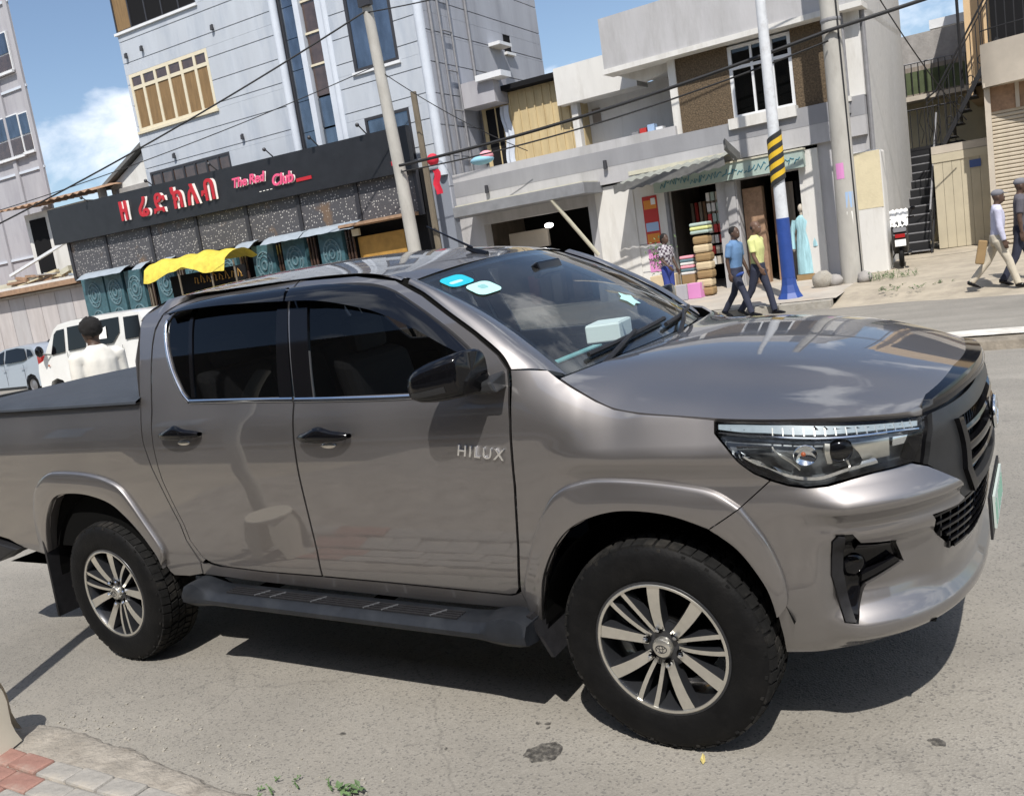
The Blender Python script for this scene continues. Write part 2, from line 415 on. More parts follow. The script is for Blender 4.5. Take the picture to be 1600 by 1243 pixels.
mat('cabin_grey', (.13,.13,.135), rough=.8)
mat('pipe_wear', (.07,.073,.08), rough=.5)
mat('bed_cover', (.034,.039,.047), rough=.55, var=.2, vscale=6, bump=.08, bscale=300)
mat('lamp_led', (.27,.32,.355), rough=.35, spec=.6, var=.12, vscale=60)
mat('lamp_inner', (.30,.32,.34), rough=.33, metal=.85, var=.45, vscale=16)
mat('lamp_amber', (.38,.09,.03), rough=.2, coat=1)
mat('white_paper', (.86,.86,.83), rough=.7)
mat('sticker_print', (.22,.45,.45), rough=.4)
mat('sticker_cyan', (.02,.42,.55), rough=.35)
mat('sticker_mint', (.42,.72,.68), rough=.35)
mat('plate_white', (.48,.55,.52), rough=.5)
mat('plate_green', (.16,.34,.26), rough=.5)
glass('windscreen_glass', (.80,.89,.90), ior=1.9, dust=.02)
glass('tinted_glass', (.20,.205,.21), ior=1.42)
glass('lens_glass', (.92,.94,.95), ior=1.4)
TR = empty('pickup_truck', label='bronze metallic double-cab pickup parked at the kerb in the foreground', cat='pickup truck')
TR.matrix_world = LANE
PAINT = MATS['bronze_paint']

ARCH_F = [(1.040,.40),(1.082,.519),(1.122,.632),(1.185,.737),(1.261,.814),(1.359,.864),(1.485,.890),(1.643,.879),(1.774,.835)]
ARCH_F2 = [(1.776,.833),(1.860,.764),(1.926,.656),(1.957,.553),(1.962,.47),(1.958,.40)]
ARCH_R = [(-1.084,.52),(-1.106,.626),(-1.173,.734),(-1.253,.824),(-1.356,.897),(-1.534,.940),(-1.724,.942),(-1.838,.911),(-1.939,.820),(-2.006,.719),(-2.055,.600)]
SEAM = [(1.093,1.341),(1.088,1.395),(1.046,1.448),(.936,1.531),(.814,1.610),(.684,1.694),(.538,1.764),(.30,1.807),(.0,1.823)]
SEAM_R = [(-.30,1.832),(-.605,1.837),(-.77,1.832),(-.87,1.812),(-.925,1.775),(-.948,1.710),(-.950,1.640),(-.940,1.54),(-.930,1.46),(-.920,1.342)]
def W0(x, z): return P_side(x, z)
def side_map(s, z, off=0.0): return P_side(s, z, off)

# window openings
WIN_F = [(.135,1.345),(.062,1.712),(.25,1.712),(.36,1.695),(.50,1.645),(.635,1.588),(.80,1.512),(.924,1.452),(1.000,1.385),(1.030,1.338),(.64,1.335)]
WIN_R = [(-.655,1.378),(-.700,1.42),(-.778,1.525),(-.833,1.629),(-.858,1.715),(-.845,1.752),(-.472,1.755),(-.115,1.728),(-.062,1.358)]
WIN_F_TOP = [(.135,1.345),(.055,1.765),(.34,1.752),(.50,1.716),(.64,1.648),(.80,1.553),(.915,1.470),(1.000,1.385),(1.030,1.338),(.64,1.335)]
WIN_R_TOP = [(-.655,1.378),(-.700,1.42),(-.778,1.525),(-.833,1.629),(-.868,1.730),(-.840,1.775),(-.60,1.800),(-.125,1.782),(-.062,1.358)]
DOOR_F = [(-.022,.556),(.313,.549),(.64,.540),(.93,.531),(.962,.537),(.980,.558),(1.016,.719),(1.061,.972),(1.085,1.207)] + [(x-.006,z-.004) for x,z in SEAM] + [(-.070,1.826),(.028,1.341),(.021,1.25),(.008,1.059),(.001,.857),(-.007,.677)]
DOOR_R = [(-.033,.556),(-.367,.559),(-.661,.573),(-.735,.588),(-.780,.613),(-.836,.70),(-.846,.783),(-.880,.90),(-.905,1.0),(-.914,1.076),(-.918,1.237)] + [(x+.006,z-.004) for x,z in reversed(SEAM_R)] + [(-.080,1.826),(.018,1.341),(.011,1.25),(-.002,1.059),(-.009,.857),(-.017,.677)]
LINE_A = [(-1.005,1.362),(-.997,1.264),(-.993,1.206),(-.966,1.077),(-.940,1.0),(-.912,.90),(-.876,.783),(-.866,.70),(-.815,.605),(-.79,.575)]
CAB_CORNER = [(-.924,1.237),(-.920,1.076),(-.911,1.0),(-.886,.90),(-.852,.783),(-.842,.70),(-.787,.610),(-.775,.60)] + [(-.80,.585)] + [(x+.003,z) for x,z in reversed(LINE_A[:-1])] + [(-1.018,1.45),(-1.035,1.58),(-1.060,1.70),(-1.085,1.775),(-1.06,1.82),(-.98,1.845),(-.80,1.850),(-.62,1.846)] + [(x-.006,z+.006) for x,z in SEAM_R[1:]]
FENDER = [(1.000,.47),(.99,.545),(1.027,.719),(1.072,.972),(1.096,1.207),(1.104,1.341),(1.100,1.388),(1.170,1.381),(1.235,1.372)] + [(1.278,1.339),(1.344,1.296),(1.412,1.256),(1.479,1.226),(1.575,1.208),(1.700,1.195),(1.830,1.178)] + [(1.830,1.14),(1.870,1.096),(1.900,1.055),(1.940,1.008),(1.980,.983),(1.8885,.906),(1.774,.822)] + list(reversed(ARCH_F[:-1]))
BED = [(-.82,.585),(-.872,.70),(-.881,.783),(-.917,.90),(-.945,1.0),(-.971,1.077),(-.998,1.206),(-1.002,1.264),(-1.010,1.385),(-1.65,1.390),(-2.27,1.398),(-2.76,1.405),(-2.78,1.30),(-2.77,.90),(-2.70,.70),(-2.455,.655),(-2.339,.610),(-2.125,.569)] + list(reversed(ARCH_R)) + [(-1.07,.497),(-.95,.500),(-.84,.520)]
ROCKER = [(-.83,.578),(-.70,.562),(-.661,.564),(-.367,.550),(-.03,.546),(.313,.540),(.64,.531),(.94,.522),(.985,.535),(.998,.46),(.60,.462),(-.08,.482),(-.48,.496),(-.84,.515)]

def strip(name, inner, outer, prof, m, parent, fmap, n=60, sg=1, smooth=50):
    """ribbon between two sheet polylines; prof = [(u, offset)] across it"""
    def at(pl, t):
        L = [0]
        for a, b in zip(pl, pl[1:]): L.append(L[-1]+math.dist(a, b))
        d = t*L[-1]
        for i in range(len(pl)-1):
            if d <= L[i+1] or i == len(pl)-2:
                k = (d-L[i])/(L[i+1]-L[i]+1e-12); return tuple(pl[i][c]+(pl[i+1][c]-pl[i][c])*k for c in (0,1))
    rows = []
    for i in range(n+1):
        a = at(inner, i/n); b = at(outer, i/n); row = []
        for u, o in prof:
            q = (b[0]+(a[0]-b[0])*u, b[1]+(a[1]-b[1])*u); p = fmap(q[0], q[1], o); row.append((p[0], p[1]*sg, p[2]))
        rows.append(row)
    return MB().grid(rows).build(name, m, parent, smooth=smooth)

FLARE_PROF = [(0.0,-.004),(.012,.006),(.04,.014),(.08,.018),(.2,.020),(.5,.024),(.85,.026),(.97,.024),(1.0,.016),(1.0,-.05)]
for sg in (1, -1):
    fd = patch('front_door', DOOR_F, side_map, PAINT, TR, holes=[WIN_F_TOP], sg=sg)
    rd = patch('rear_door', DOOR_R, side_map, PAINT, TR, holes=[WIN_R_TOP], sg=sg)
    patch('cab_corner', CAB_CORNER, side_map, PAINT, TR, sg=sg)
    patch('front_wing', FENDER, side_map, PAINT, TR, sg=sg, step=.03)
    patch('bed_side', BED, side_map, PAINT, TR, sg=sg)
    patch('rocker_panel', ROCKER, side_map, PAINT, TR, sg=sg, off=-.004)
    of = [(1.000,.45),(1.012,.56),(1.045,.655),(1.117,.803),(1.170,.885),(1.213,.937),(1.255,.966),(1.298,.984),(1.40,1.000),(1.564,.994),(1.738,.972),(1.82,.950),(1.8875,.9055)]
    strip('wheel_arch_flare', smooth_poly(ARCH_F), smooth_poly(of), FLARE_PROF, PAINT, TR, side_map, 70, sg)
    of2 = [(1.8905,.9035),(1.930,.838),(1.959,.782),(1.990,.690),(2.000,.620),(1.995,.57),(1.968,.535)]
    strip('wheel_arch_flare', smooth_poly([(1.7775,.8315),(1.86,.764),(1.926,.656),(1.950,.585),(1.957,.535)]), smooth_poly(of2), FLARE_PROF, PAINT, TR, side_map, 50, sg)
    orr = [(-1.102,.565),(-1.062,.605),(-1.060,.66),(-1.126,.786),(-1.191,.905),(-1.256,.985),(-1.378,1.031),(-1.538,1.055),(-1.741,1.063),(-1.846,1.052),(-1.958,1.0),(-2.03,.93),(-2.085,.83),(-2.126,.70),(-2.14,.60)]
    strip('wheel_arch_flare', smooth_poly([(-1.090,.55),(-1.095,.58)]+ARCH_R[1:]), smooth_poly(orr), FLARE_PROF, PAINT, TR, side_map, 90, sg)
    # side glass and its trim
    patch('door_window', WIN_F_TOP, side_map, 'tinted_glass', fd, flange=0, off=-.006, sg=sg)
    patch('door_window', WIN_R_TOP, side_map, 'tinted_glass', rd, flange=0, off=-.006, sg=sg)
    # black B pillar covers and the divider bar of the rear window
    patch('pillar_cover', [(.132,1.348),(.030,1.348),(-.048,1.778),(.058,1.765)], side_map, 'gloss_black', fd, off=.0025, sg=sg)
    patch('pillar_cover', [(.016,1.350),(-.064,1.356),(-.125,1.784),(-.060,1.779)], side_map, 'gloss_black', rd, off=.0025, sg=sg)
    patch('window_divider', [(-.612,1.384),(-.634,1.386),(-.715,1.79),(-.690,1.79)], side_map, 'gloss_black', rd, off=.0, sg=sg)
    def ribbon(name, line, w, h, m, parent, sg=sg, n=60):
        """thin moulding along a sheet polyline"""
        L = smooth_poly(line); rows = []
        for i, a in enumerate(L):
            b = L[min(i+1, len(L)-1)]; c = L[max(i-1, 0)]; d = (b[0]-c[0], b[1]-c[1]); l = math.hypot(*d)+1e-9; nx, nz = -d[1]/l, d[0]/l
            row = []
            for k, o in ((-1,-.004),(-.9,h*.7),(-.4,h),(.4,h),(.9,h*.7),(1,-.004)):
                p = side_map(a[0]+nx*k*w/2, a[1]+nz*k*w/2, o); row.append((p[0], p[1]*sg, p[2]))
            rows.append(row)
        return MB().grid(rows).build(name, m, parent, smooth=60)
    ribbon('chrome_moulding', [(1.03,1.327),(.64,1.322),(.30,1.331),(.030,1.341)], .020, .007, 'chrome', fd)
    ribbon('chrome_moulding', [(.016,1.343),(-.30,1.356),(-.645,1.368)], .020, .007, 'chrome', rd)
    ribbon('chrome_moulding', [(-.650,1.366),(-.708,1.415),(-.788,1.523),(-.842,1.628),(-.868,1.71),(-.870,1.745)], .017, .007, 'chrome', rd)
    ribbon('window_seal', [(.975,1.415),(.905,1.485),(.80,1.562),(.65,1.655),(.51,1.727),(.34,1.765),(.05,1.783),(-.04,1.785)], .020, .006, 'black_plastic', fd)
    # weather visors
    vf_t = [(-.055,1.793),(.15,1.784),(.336,1.763),(.516,1.727),(.656,1.657),(.818,1.551),(.930,1.466)]
    vf_b = [(-.030,1.728),(.12,1.716),(.251,1.697),(.40,1.664),(.499,1.636),(.665,1.571),(.821,1.495),(.915,1.452)]
    vr_t = [(-.080,1.795),(-.30,1.802),(-.524,1.805),(-.70,1.798),(-.80,1.783),(-.862,1.765)]
    vr_b = [(-.040,1.729),(-.25,1.742),(-.472,1.752),(-.68,1.755),(-.80,1.752),(-.866,1.748)]
    vis = [(0,.002),(.02,.014),(.15,.022),(.5,.034),(.9,.042),(1.0,.044),(1.0,.040),(.9,.038),(.3,.022)]
    strip('window_visor', smooth_poly(vf_b), smooth_poly(vf_t), vis, 'visor_black', fd, side_map, 40, sg)
    strip('window_visor', smooth_poly(vr_b), smooth_poly(vr_t), vis, 'visor_black', rd, side_map, 30, sg)
    # door handles: cup plate, grip and chrome key flap
    for (hx, hz, dr) in ((.197,1.182,fd),(-.700,1.218,rd)):
        cup = MB(); rows = []
        for i in range(9):
            rr = i/8; row = []
            for j in range(25):
                t = 2*math.pi*j/24; a = hx+.105*rr*math.cos(t); b = hz+.060*rr*math.sin(t); p = side_map(a, b, .0015-.012*(1-rr**3)*0); row.append((p[0], p[1]*sg, p[2]))
            rows.append(row)
        cup.grid(rows).build('handle_recess', 'bronze_paint', dr, smooth=60)
        g = MB(); rows = []
        N = 17
        for i in range(N):
            u = -1+2*i/(N-1); a = hx+.138*u; hh = .019+.013*math.exp(-(u/.40)**2); zc = hz+.006+.010*math.exp(-(u/.45)**2)
            o = .014+.030*(1-abs(u)**3.0); hh *= (1-abs(u)**8*.55)
            row = []
            for j in range(13):
                t = 2*math.pi*j/12; p = side_map(a, zc+hh*math.sin(t), max(.0, o+.016*math.cos(t))); row.append((p[0], p[1]*sg, p[2]))
            rows.append(row)
        gr = g.grid(rows).build('door_handle', 'gloss_black', dr, smooth=70)
        k = MB(); rows = []
        for i in range(9):
            u = -1+2*i/8; hh = .011*math.sqrt(max(0,1-u*u))+.0005; row = []
            for j in range(7):
                w = -1+2*j/6; p = side_map(hx+.010+.042*u, hz-.032+hh*w, .004+.004*(1-w*w)); row.append((p[0], p[1]*sg, p[2]))
            rows.append(row)
        k.grid(rows).build('handle_flap', 'satin_alloy', gr, smooth=70)
    # mirror
    mb = MB(); rows = []
    prof = [(-1.0,.00),(-.99,.30),(-.95,.55),(-.84,.78),(-.55,.94),(-.2,1.0),(.25,1.0),(.65,.98),(.88,.92),(.96,.80)]
    cx, cy, cz = .918, -1.000, 1.392
    def mir_pt(u, r, t):
        # u along the housing: -1 rear/outer tip ... +1 inner front; the shell is a rounded wedge
        ax = Vector((.116, .012, .008)); c = Vector((cx, cy, cz)) + ax*u
        hz_ = .075*r*(1+.13*u); hy_ = .088*r
        s_, k_ = math.sin(t), math.cos(t)
        s_ = math.copysign(abs(s_)**.62, s_); k_ = math.copysign(abs(k_)**.62, k_)
        return c + Vector((0.02*k_*r, hy_*k_, hz_*s_ + .018*(u+1)*.5))
    for u, r in prof: rows.append([mir_pt(u, max(r,.02), 2*math.pi*j/24) for j in range(25)])
    rows.append([mir_pt(.93, .0, 2*math.pi*j/24) for j in range(25)])
    rows = [[(p.x, p.y*sg, p.z) for p in r] for r in rows]
    mir = MB().grid(rows).build('wing_mirror', 'gloss_black', fd, smooth=50)
    rows = []
    for i in range(7):
        u = -.93+1.5*i/6
        for_r = [mir_pt(u, 1.012*max(.3, [q for q in [pchip([a for a,b in prof],[b for a,b in prof])(u)]][0]), math.pi+R(8)+R(16)*j/4) for j in range(5)]
        rows.append([(p.x, (p.y)*sg, p.z) for p in for_r])
    MB().grid(rows).build('turn_signal', 'grey_plastic', mir, smooth=60)
    foot = MB()
    foot.add([(1.075,-.845*sg,1.325),(1.075,-.845*sg,1.395),(.935,-.845*sg,1.345),(.935,-.845*sg,1.325),(1.095,-.96*sg,1.330),(1.070,-.96*sg,1.372),(.94,-.96*sg,1.365),(.94,-.96*sg,1.330)],
             [(0,1,2,3),(4,5,6,7),(0,1,5,4),(1,2,6,5),(2,3,7,6),(3,0,4,7)])
    foot.build('mirror_foot', 'grey_plastic', mir, bevel=.012)
    patch('sail_panel', [(.93,1.345),(1.028,1.340),(.995,1.398),(.935,1.452)], side_map, 'grey_plastic', fd, off=.003, sg=sg)
    # side step: moulded board with kicked-up end caps
    st = MB(); rows = []
    xs = [-.87,-.86,-.84,-.80,-.74,-.70,-.66,-.3,.1,.5,.76,.83,.88,.94,1.00,1.03,1.045]
    for x in xs:
        zt = .470-.036*(x+.86)/1.96; k = 1.0
        cap = max(sstep(-.70,-.80,x), sstep(.80,.93,x)); end = min(1, max(0, min((x+.885)/.05, (1.060-x)/.07))); end = math.sqrt(max(.02,end))
        h = (.030+.012*cap)*end; yo = -.965-.012*cap; yi = -.80; zt2 = zt+(.040*cap-.0)*end
        row = [(x, yi, zt-.075), (x, yi, zt2-.012), (x, yi-.02, zt2-.002), (x, yo+.05, zt2-.002), (x, yo+.022, zt2-.008+.004*cap), (x, yo, zt-.030+.012*cap), (x, yo+.004, zt-.050), (x, yo+.03, zt-.050-h*.6), (x, yo+.08, zt-.055-h*.8), (x, yi, zt-.075)]
        rows.append([(a, b*sg, c) for a, b, c in row])
    st.grid(rows); b0 = len(rows[0])
    st.f.append(tuple(range(b0-1))); st.f.append(tuple((len(rows)-1)*b0+i for i in range(b0-1)))
    stp = st.build('side_step', 'step_black', TR, smooth=38)
    for ya in (-.918,-.900,-.882,-.864): MB().obox((.05, ya*sg, .470-.036*.91/1.96+.0005), (.66,0,-.0121), (0,.005,0), (0,0,.003)).build('tread_rib', 'black_plastic', stp)
    for x in (-.40,-.30,-.05,.25,.35,.60): MB().obox((x, -.893*sg, .470-.036*(x+.86)/1.96+.002), (.022,.030*sg,0), (-.004,.003*sg,0), (0,0,.0022)).build('tread_rib', 'pipe_wear', stp)
    for x in (-.6,.15,.85): MB().box(x-.025,x+.025,min(-.80*sg,-.55*sg),max(-.80*sg,-.55*sg),.37,.41).build('step_bracket', 'underbody', stp)
    # mud flaps
    MB().add([(1.02,-.905*sg,.47),(1.02,-.66*sg,.47),(1.085,-.66*sg,.300),(1.085,-.88*sg,.300),(1.035,-.905*sg,.47),(1.035,-.66*sg,.47),(1.10,-.66*sg,.300),(1.10,-.88*sg,.300)],[(0,1,2,3),(4,7,6,5),(0,4,5,1),(1,5,6,2),(2,6,7,3),(3,7,4,0)]).build('mud_flap', 'black_plastic', TR)
    MB().add([(-2.05,-.905*sg,.72),(-2.05,-.64*sg,.72),(-2.10,-.64*sg,.215),(-2.10,-.90*sg,.215),(-2.066,-.905*sg,.72),(-2.066,-.64*sg,.72),(-2.116,-.64*sg,.215),(-2.116,-.90*sg,.215)],[(0,1,2,3),(4,7,6,5),(0,4,5,1),(1,5,6,2),(2,6,7,3),(3,7,4,0)]).build('mud_flap', 'black_plastic', TR)
    # inner wheel housings
    for wx, r0, ra in ((1.5425,.47,(14,176)),(-1.5425,.50,(14,176))):
        rows = []
        for i in range(25):
            t = R(ra[0]+(ra[1]-ra[0])*i/24); zc = .385 + (0 if wx > 0 else .03)
            rows.append([(wx+r0*math.cos(t), y*sg, zc+r0*math.sin(t)) for y in (-.86,-.80,-.45)])
        lin = MB().grid(rows)
        lin.add([(wx-.45,-.45*sg,.42),(wx+.42,-.45*sg,.42),(wx+.42,-.45*sg,.92),(wx-.45,-.45*sg,.92)],[(0,1,2,3)])
        lin.build('wheel_housing', 'underbody', TR)
    # A pillar / windscreen surround
def wsg(u, v):
    """windscreen sheet: u across -1..1, v 0 bottom .. 1 top"""
    c = 1-u*u
    xb, zb, yb = 1.245+.125*c, 1.335+.020*c, .725*u
    xt, zt, yt = .590+.085*c, 1.752+.040*c, .640*u
    b = .030*math.sin(math.pi*v)
    return (xb+(xt-xb)*v+b*.6, yb+(yt-yb)*v, zb+(zt-zb)*v+b)
rows = [[wsg(-1+2*i/24, j/16) for i in range(25)] for j in range(17)]
ws = MB().grid(rows).build('windscreen', 'windscreen_glass', TR, smooth=60)
# dark ceramic border of the screen
brd = MB()
def band(u0, u1, v0, v1, n=24):
    rr = []
    for j in range(n+1):
        t = j/n; row = []
        for k in (0,1):
            if u0 is None: u = -1+2*t; v = (v0, v1)[k]
            else: u = (u0, u1)[k]; v = t
            p = Vector(wsg(u, v)); p += Vector((-.004,0,-.006)); row.append(tuple(p))
        rr.append(row)
    brd.grid(rr)
band(None,None,0.0,.075); band(None,None,.945,1.0); band(-1,-.955,0,1); band(.955,1,0,1)
brd.build('screen_border', 'gloss_black', ws)
for sg in (1,-1):
    rows = []
    L = smooth_poly([(1.100,1.392),(1.058,1.452),(.946,1.537),(.822,1.617),(.692,1.701),(.60,1.744)], k=6)
    n = len(L)
    for i, a in enumerate(L):
        t = i/(n-1); p = Vector(side_map(a[0], a[1], -.002)); q = Vector(wsg(-1, t*.99)) + Vector((.004,-.004,.004))
        row = []
        for k in range(9):
            w = k/8; r = p.lerp(q, w) + Vector((.010,-.018,.014))*(4*w*(1-w))*(.9); row.append((r.x, r.y*sg, r.z))
        rows.append(row)
    MB().grid(rows).build('a_pillar', PAINT, TR, smooth=60)
    # dark gutter under the seam
    rows = []
    for a in smooth_poly([(1.100,1.300)]+SEAM+SEAM_R[:9], k=5):
        p = side_map(a[0], a[1], -.012); q = side_map(a[0]+.0, a[1]-.02, -.014); r = side_map(a[0]+.0, a[1]+.02, -.014)
        rows.append([(b[0], b[1]*sg, b[2]) for b in (q, p, r)])
    MB().grid(rows).build('door_seal', 'underbody', TR)
# roof skin
zs_f = pchip([-1.10,-1.07,-1.0,-.90,-.77,-.605,-.30,.0,.30,.46,.56,.60],[1.72,1.79,1.835,1.848,1.849,1.845,1.839,1.830,1.813,1.790,1.765,1.752])
zc_f = pchip([-1.16,-1.10,-1.0,-.85,-.5,-.2,.0,.2,.41,.56,.64,.68],[1.78,1.828,1.862,1.882,1.893,1.890,1.883,1.868,1.842,1.815,1.797,1.790])
rows = []
NX = 46
for i in range(NX+1):
    t = i/NX; xe = .598-(.598+1.085)*t; xcn = .676-(.676+1.13)*t
    ze = zs_f(xe); ye = W_BASE(min(ze-.006, 1.842)) if xe < .56 else .66; zc = zc_f(xcn); row = []
    ye = .640+(W_BASE(min(zs_f(xe)-.006,1.845))-.640)*sstep(.60,.42,xe)
    ye = max(.60, ye); ye = min(ye, .70)
    for j in range(33):
        v = -1+2*j/32; a = abs(v)
        rib = .004*math.exp(-((a-.80)/.05)**2)*0
        row.append((xe+(xcn-xe)*(1-v*v), ye*v, ze+(zc-ze)*(1-a**2.6)+rib))
    rows.append(row)
MB().grid(rows).build('roof', PAINT, TR, smooth=60)
for sg in (1,-1):   # roof edge returns down to the seam
    rr = []
    for i in range(NX+1):
        p = rows[i][0]; x = p[0]
        if x > .58 or x < -.99: continue
        zsm = pchip([-1.0,-.925,-.87,-.77,-.605,-.3,0,.3,.538,.60],[1.74,1.790,1.818,1.838,1.843,1.838,1.829,1.813,1.770,1.745])(x)
        q = side_map(x, zsm-.002, -.001); m_ = ((p[0]+q[0])/2, (p[1]+q[1])/2-.004, (p[2]+q[2])/2+.004)
        rr.append([(a[0], a[1]*sg, a[2]) for a in (p, m_, q)])
    MB().grid(rr).build('roof_rail', PAINT, TR, smooth=60)
# cab back wall with rear window
back = MB(); rr = []
for j in range(9):
    v = -1+2*j/8
    rr.append([(-1.00,-.86*-v,1.00),(-1.01,.86*v,1.36),(-1.05+.0*v,.80*v,1.58),(-1.085,.70*v,1.74),(-1.085-.045*(1-v*v),.62*v,1.70+.10*(1-abs(v)**2.6)+.02)])
for r_ in rr: r_[0] = (-1.0, r_[1][1], .60)
back.grid(rr).build('cab_back', PAINT, TR, smooth=40)
MB().add([(-1.048,-.58,1.44),(-1.048,.58,1.44),(-1.098,.52,1.70),(-1.098,-.52,1.70)],[(0,1,2,3)]).build('rear_window', 'gloss_black', TR)
# bonnet
edge = [(1.284,1.343),(1.350,1.300),(1.418,1.260),(1.485,1.231),(1.580,1.214),(1.70,1.200),(1.840,1.185),(1.976,1.176),(2.121,1.166),(2.22,1.158),(2.32,1.148),(2.43,1.135),(2.535,1.124)]
E3 = [P_side(a, b, -.001) for a, b in smooth_poly(edge, k=4)]
rows = []; n = len(E3)
cx_f = pchip([0,1],[1.385,2.515]); hz_f = pchip([0,.15,.4,.65,.85,.95,1.0],[1.352,1.350,1.326,1.282,1.222,1.186,1.165])
Le = [0]
for a, b in zip(E3, E3[1:]): Le.append(Le[-1]+math.dist(a, b))
for i, e_ in enumerate(E3):
    u = Le[i]/Le[-1]; xc_, zc_ = cx_f(u), hz_f(u); row = []
    for j in range(41):
        v = -1+2*j/40; a = abs(v)
        z = e_[2]+(zc_-e_[2])*(1-a**3.4)
        z += .010*(sstep(.78,.60,a)-.0)*math.sin(math.pi*min(1,u*1.05))*1.0 - .012*math.exp(-((a-.80)/.10)**2)*math.sin(math.pi*u)
        x = e_[0]+(xc_-e_[0])*(1-v*v)
        row.append((x, -abs(e_[1])*-v if False else abs(e_[1])*v, z))
    rows.append(row)
hood = MB().grid(rows)
# turned-down edges
for side_j in (0, 40):
    r2 = [[rows[i][side_j], (rows[i][side_j][0], rows[i][side_j][1]*.992, rows[i][side_j][2]-.02)] for i in range(n)]; hood.grid(r2)
hood.grid([[p for p in rows[-1]], [(p[0]-.004, p[1], p[2]-.022) for p in rows[-1]]])
bn = hood.build('bonnet', PAINT, TR, smooth=50)
# black bonnet guard along the leading edge
gr = []
F = rows[-1]; F2 = rows[-5]
for j in range(41):
    a = Vector(F2[j]); b = Vector(F[j]); o = Vector((b.x-1.6, b.y*.55, 0)).normalized(); k = (1-(abs(j-20)/20)**6)
    up = .003*k
    gr.append([tuple(b-o*.055*k+Vector((0,0,.010))), tuple(b-o*.045*k+Vector((0,0,.016+up))), tuple(b+o*.004*k+Vector((0,0,.006+up))), tuple(b+o*.014*k+Vector((0,0,-.014))), tuple(b+o*.012*k+Vector((0,0,-.034))), tuple(b-o*.02+Vector((0,0,-.034)))])
MB().grid(gr).build('bonnet_guard', 'visor_black', bn, smooth=50)
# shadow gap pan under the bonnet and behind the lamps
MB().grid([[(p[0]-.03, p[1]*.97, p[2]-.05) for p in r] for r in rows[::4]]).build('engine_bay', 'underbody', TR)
# cowl and wipers
cw = []
for j in range(25):
    u = -1+2*j/24; a = Vector(wsg(u, -.01)); b = Vector(rows[0][min(40, max(0, int(round(20+u*20*.985))))]); 
    cw.append([tuple(a+Vector((-.01,0,-.006))), tuple(a.lerp(b,.5)+Vector((0,0,-.012))), tuple(b+Vector((.02,0,-.012)))])
cowl = MB().grid(cw).build('cowl', 'black_plastic', TR)
for (u0, u1, v1) in ((-.80,.10,.085),(.02,.92,.09)):
    pts = [Vector(wsg(u0+(u1-u0)*t, .045+(v1-.045)*t))+Vector((.012,0,.014)) for t in [k/10 for k in range(11)]]
    w = MB().tube(pts, .010, 6)
    arm = [Vector(wsg(u0-.02, -.02))+Vector((.03,0,.0)), Vector(wsg(u0+(u1-u0)*.25, .015))+Vector((.02,0,.028)), pts[5]+Vector((.004,0,.014))]
    w.tube(arm, [.012,.010,.007], 6); w.build('wiper', 'black_plastic', TR)
# front bumper
FOG = [(2.135,.655),(2.142,.778),(2.160,.798),(2.205,.798),(2.232,.758),(2.362,.735),(2.412,.642),(2.268,.582),(2.252,.558),(2.215,.494),(2.172,.496)]
S2 = 2*S_END
half = [(1.984,.981),(2.034,.963),(2.089,.952),(2.148,.953),(2.219,.965),(2.292,.973),(2.420,.976),(2.472,.956),(2.560,.896),(2.648,.806),(2.600,.800),(2.471,.804),(2.520,.728),(2.560,.690),(2.640,.628)]
low = [(2.53,.400),(2.495,.388),(2.397,.372),(2.266,.365),(2.145,.361),(1.974,.357),(1.964,.47),(1.958,.553),(1.928,.656),(1.862,.764),(1.778,.823),(1.8925,.905)]
BUMP = half + [(S2-a, b) for a, b in reversed(half)] + [(S2-a, b) for a, b in reversed(low)] + low
_dz, _dv = ([.34,.40,.435,.465,.490,.525,.57,.66,.72,.755,.785,.805,.83,.86,.880,.900,.925,.955,.985],[-.014,.008,.030,.040,.030,-.024,-.054,-.050,-.042,-.010,.012,.010,.002,.024,.048,.048,.028,.004,-.014])
def d_prof(z):
    def li(q):
        if q <= _dz[0]: return _dv[0]
        for a, b, c, d in zip(_dz, _dz[1:], _dv, _dv[1:]):
            if q <= b: return c+(d-c)*(q-a)/(b-a)
        return _dv[-1]
    return (li(z-.007)+2*li(z)+li(z+.007))/4
def bump_map(s, z, off=0.0):
    a = s if s < S_END else S2-s
    k = sstep(1.99, 2.20, a)
    kz = .25+.75*sstep(2.02,2.20,a) if z > .80 else 1
    d = d_prof(z)*k*kz*(1-.35*sstep(2.62,2.8,a))
    if z < .80: d = d_prof(z)*sstep(2.08, 2.22, a)*(1-.45*sstep(2.42,2.60,a)) if d_prof(z) < 0 else d_prof(z)*sstep(2.10,2.25,a)
    return P_side(s, z, off+d)
mfog = [(S2-a, b) for a, b in reversed(FOG)]
bp = patch('front_bumper', BUMP, bump_map, PAINT, TR, holes=[FOG, mfog], step=.015, flange=.03)
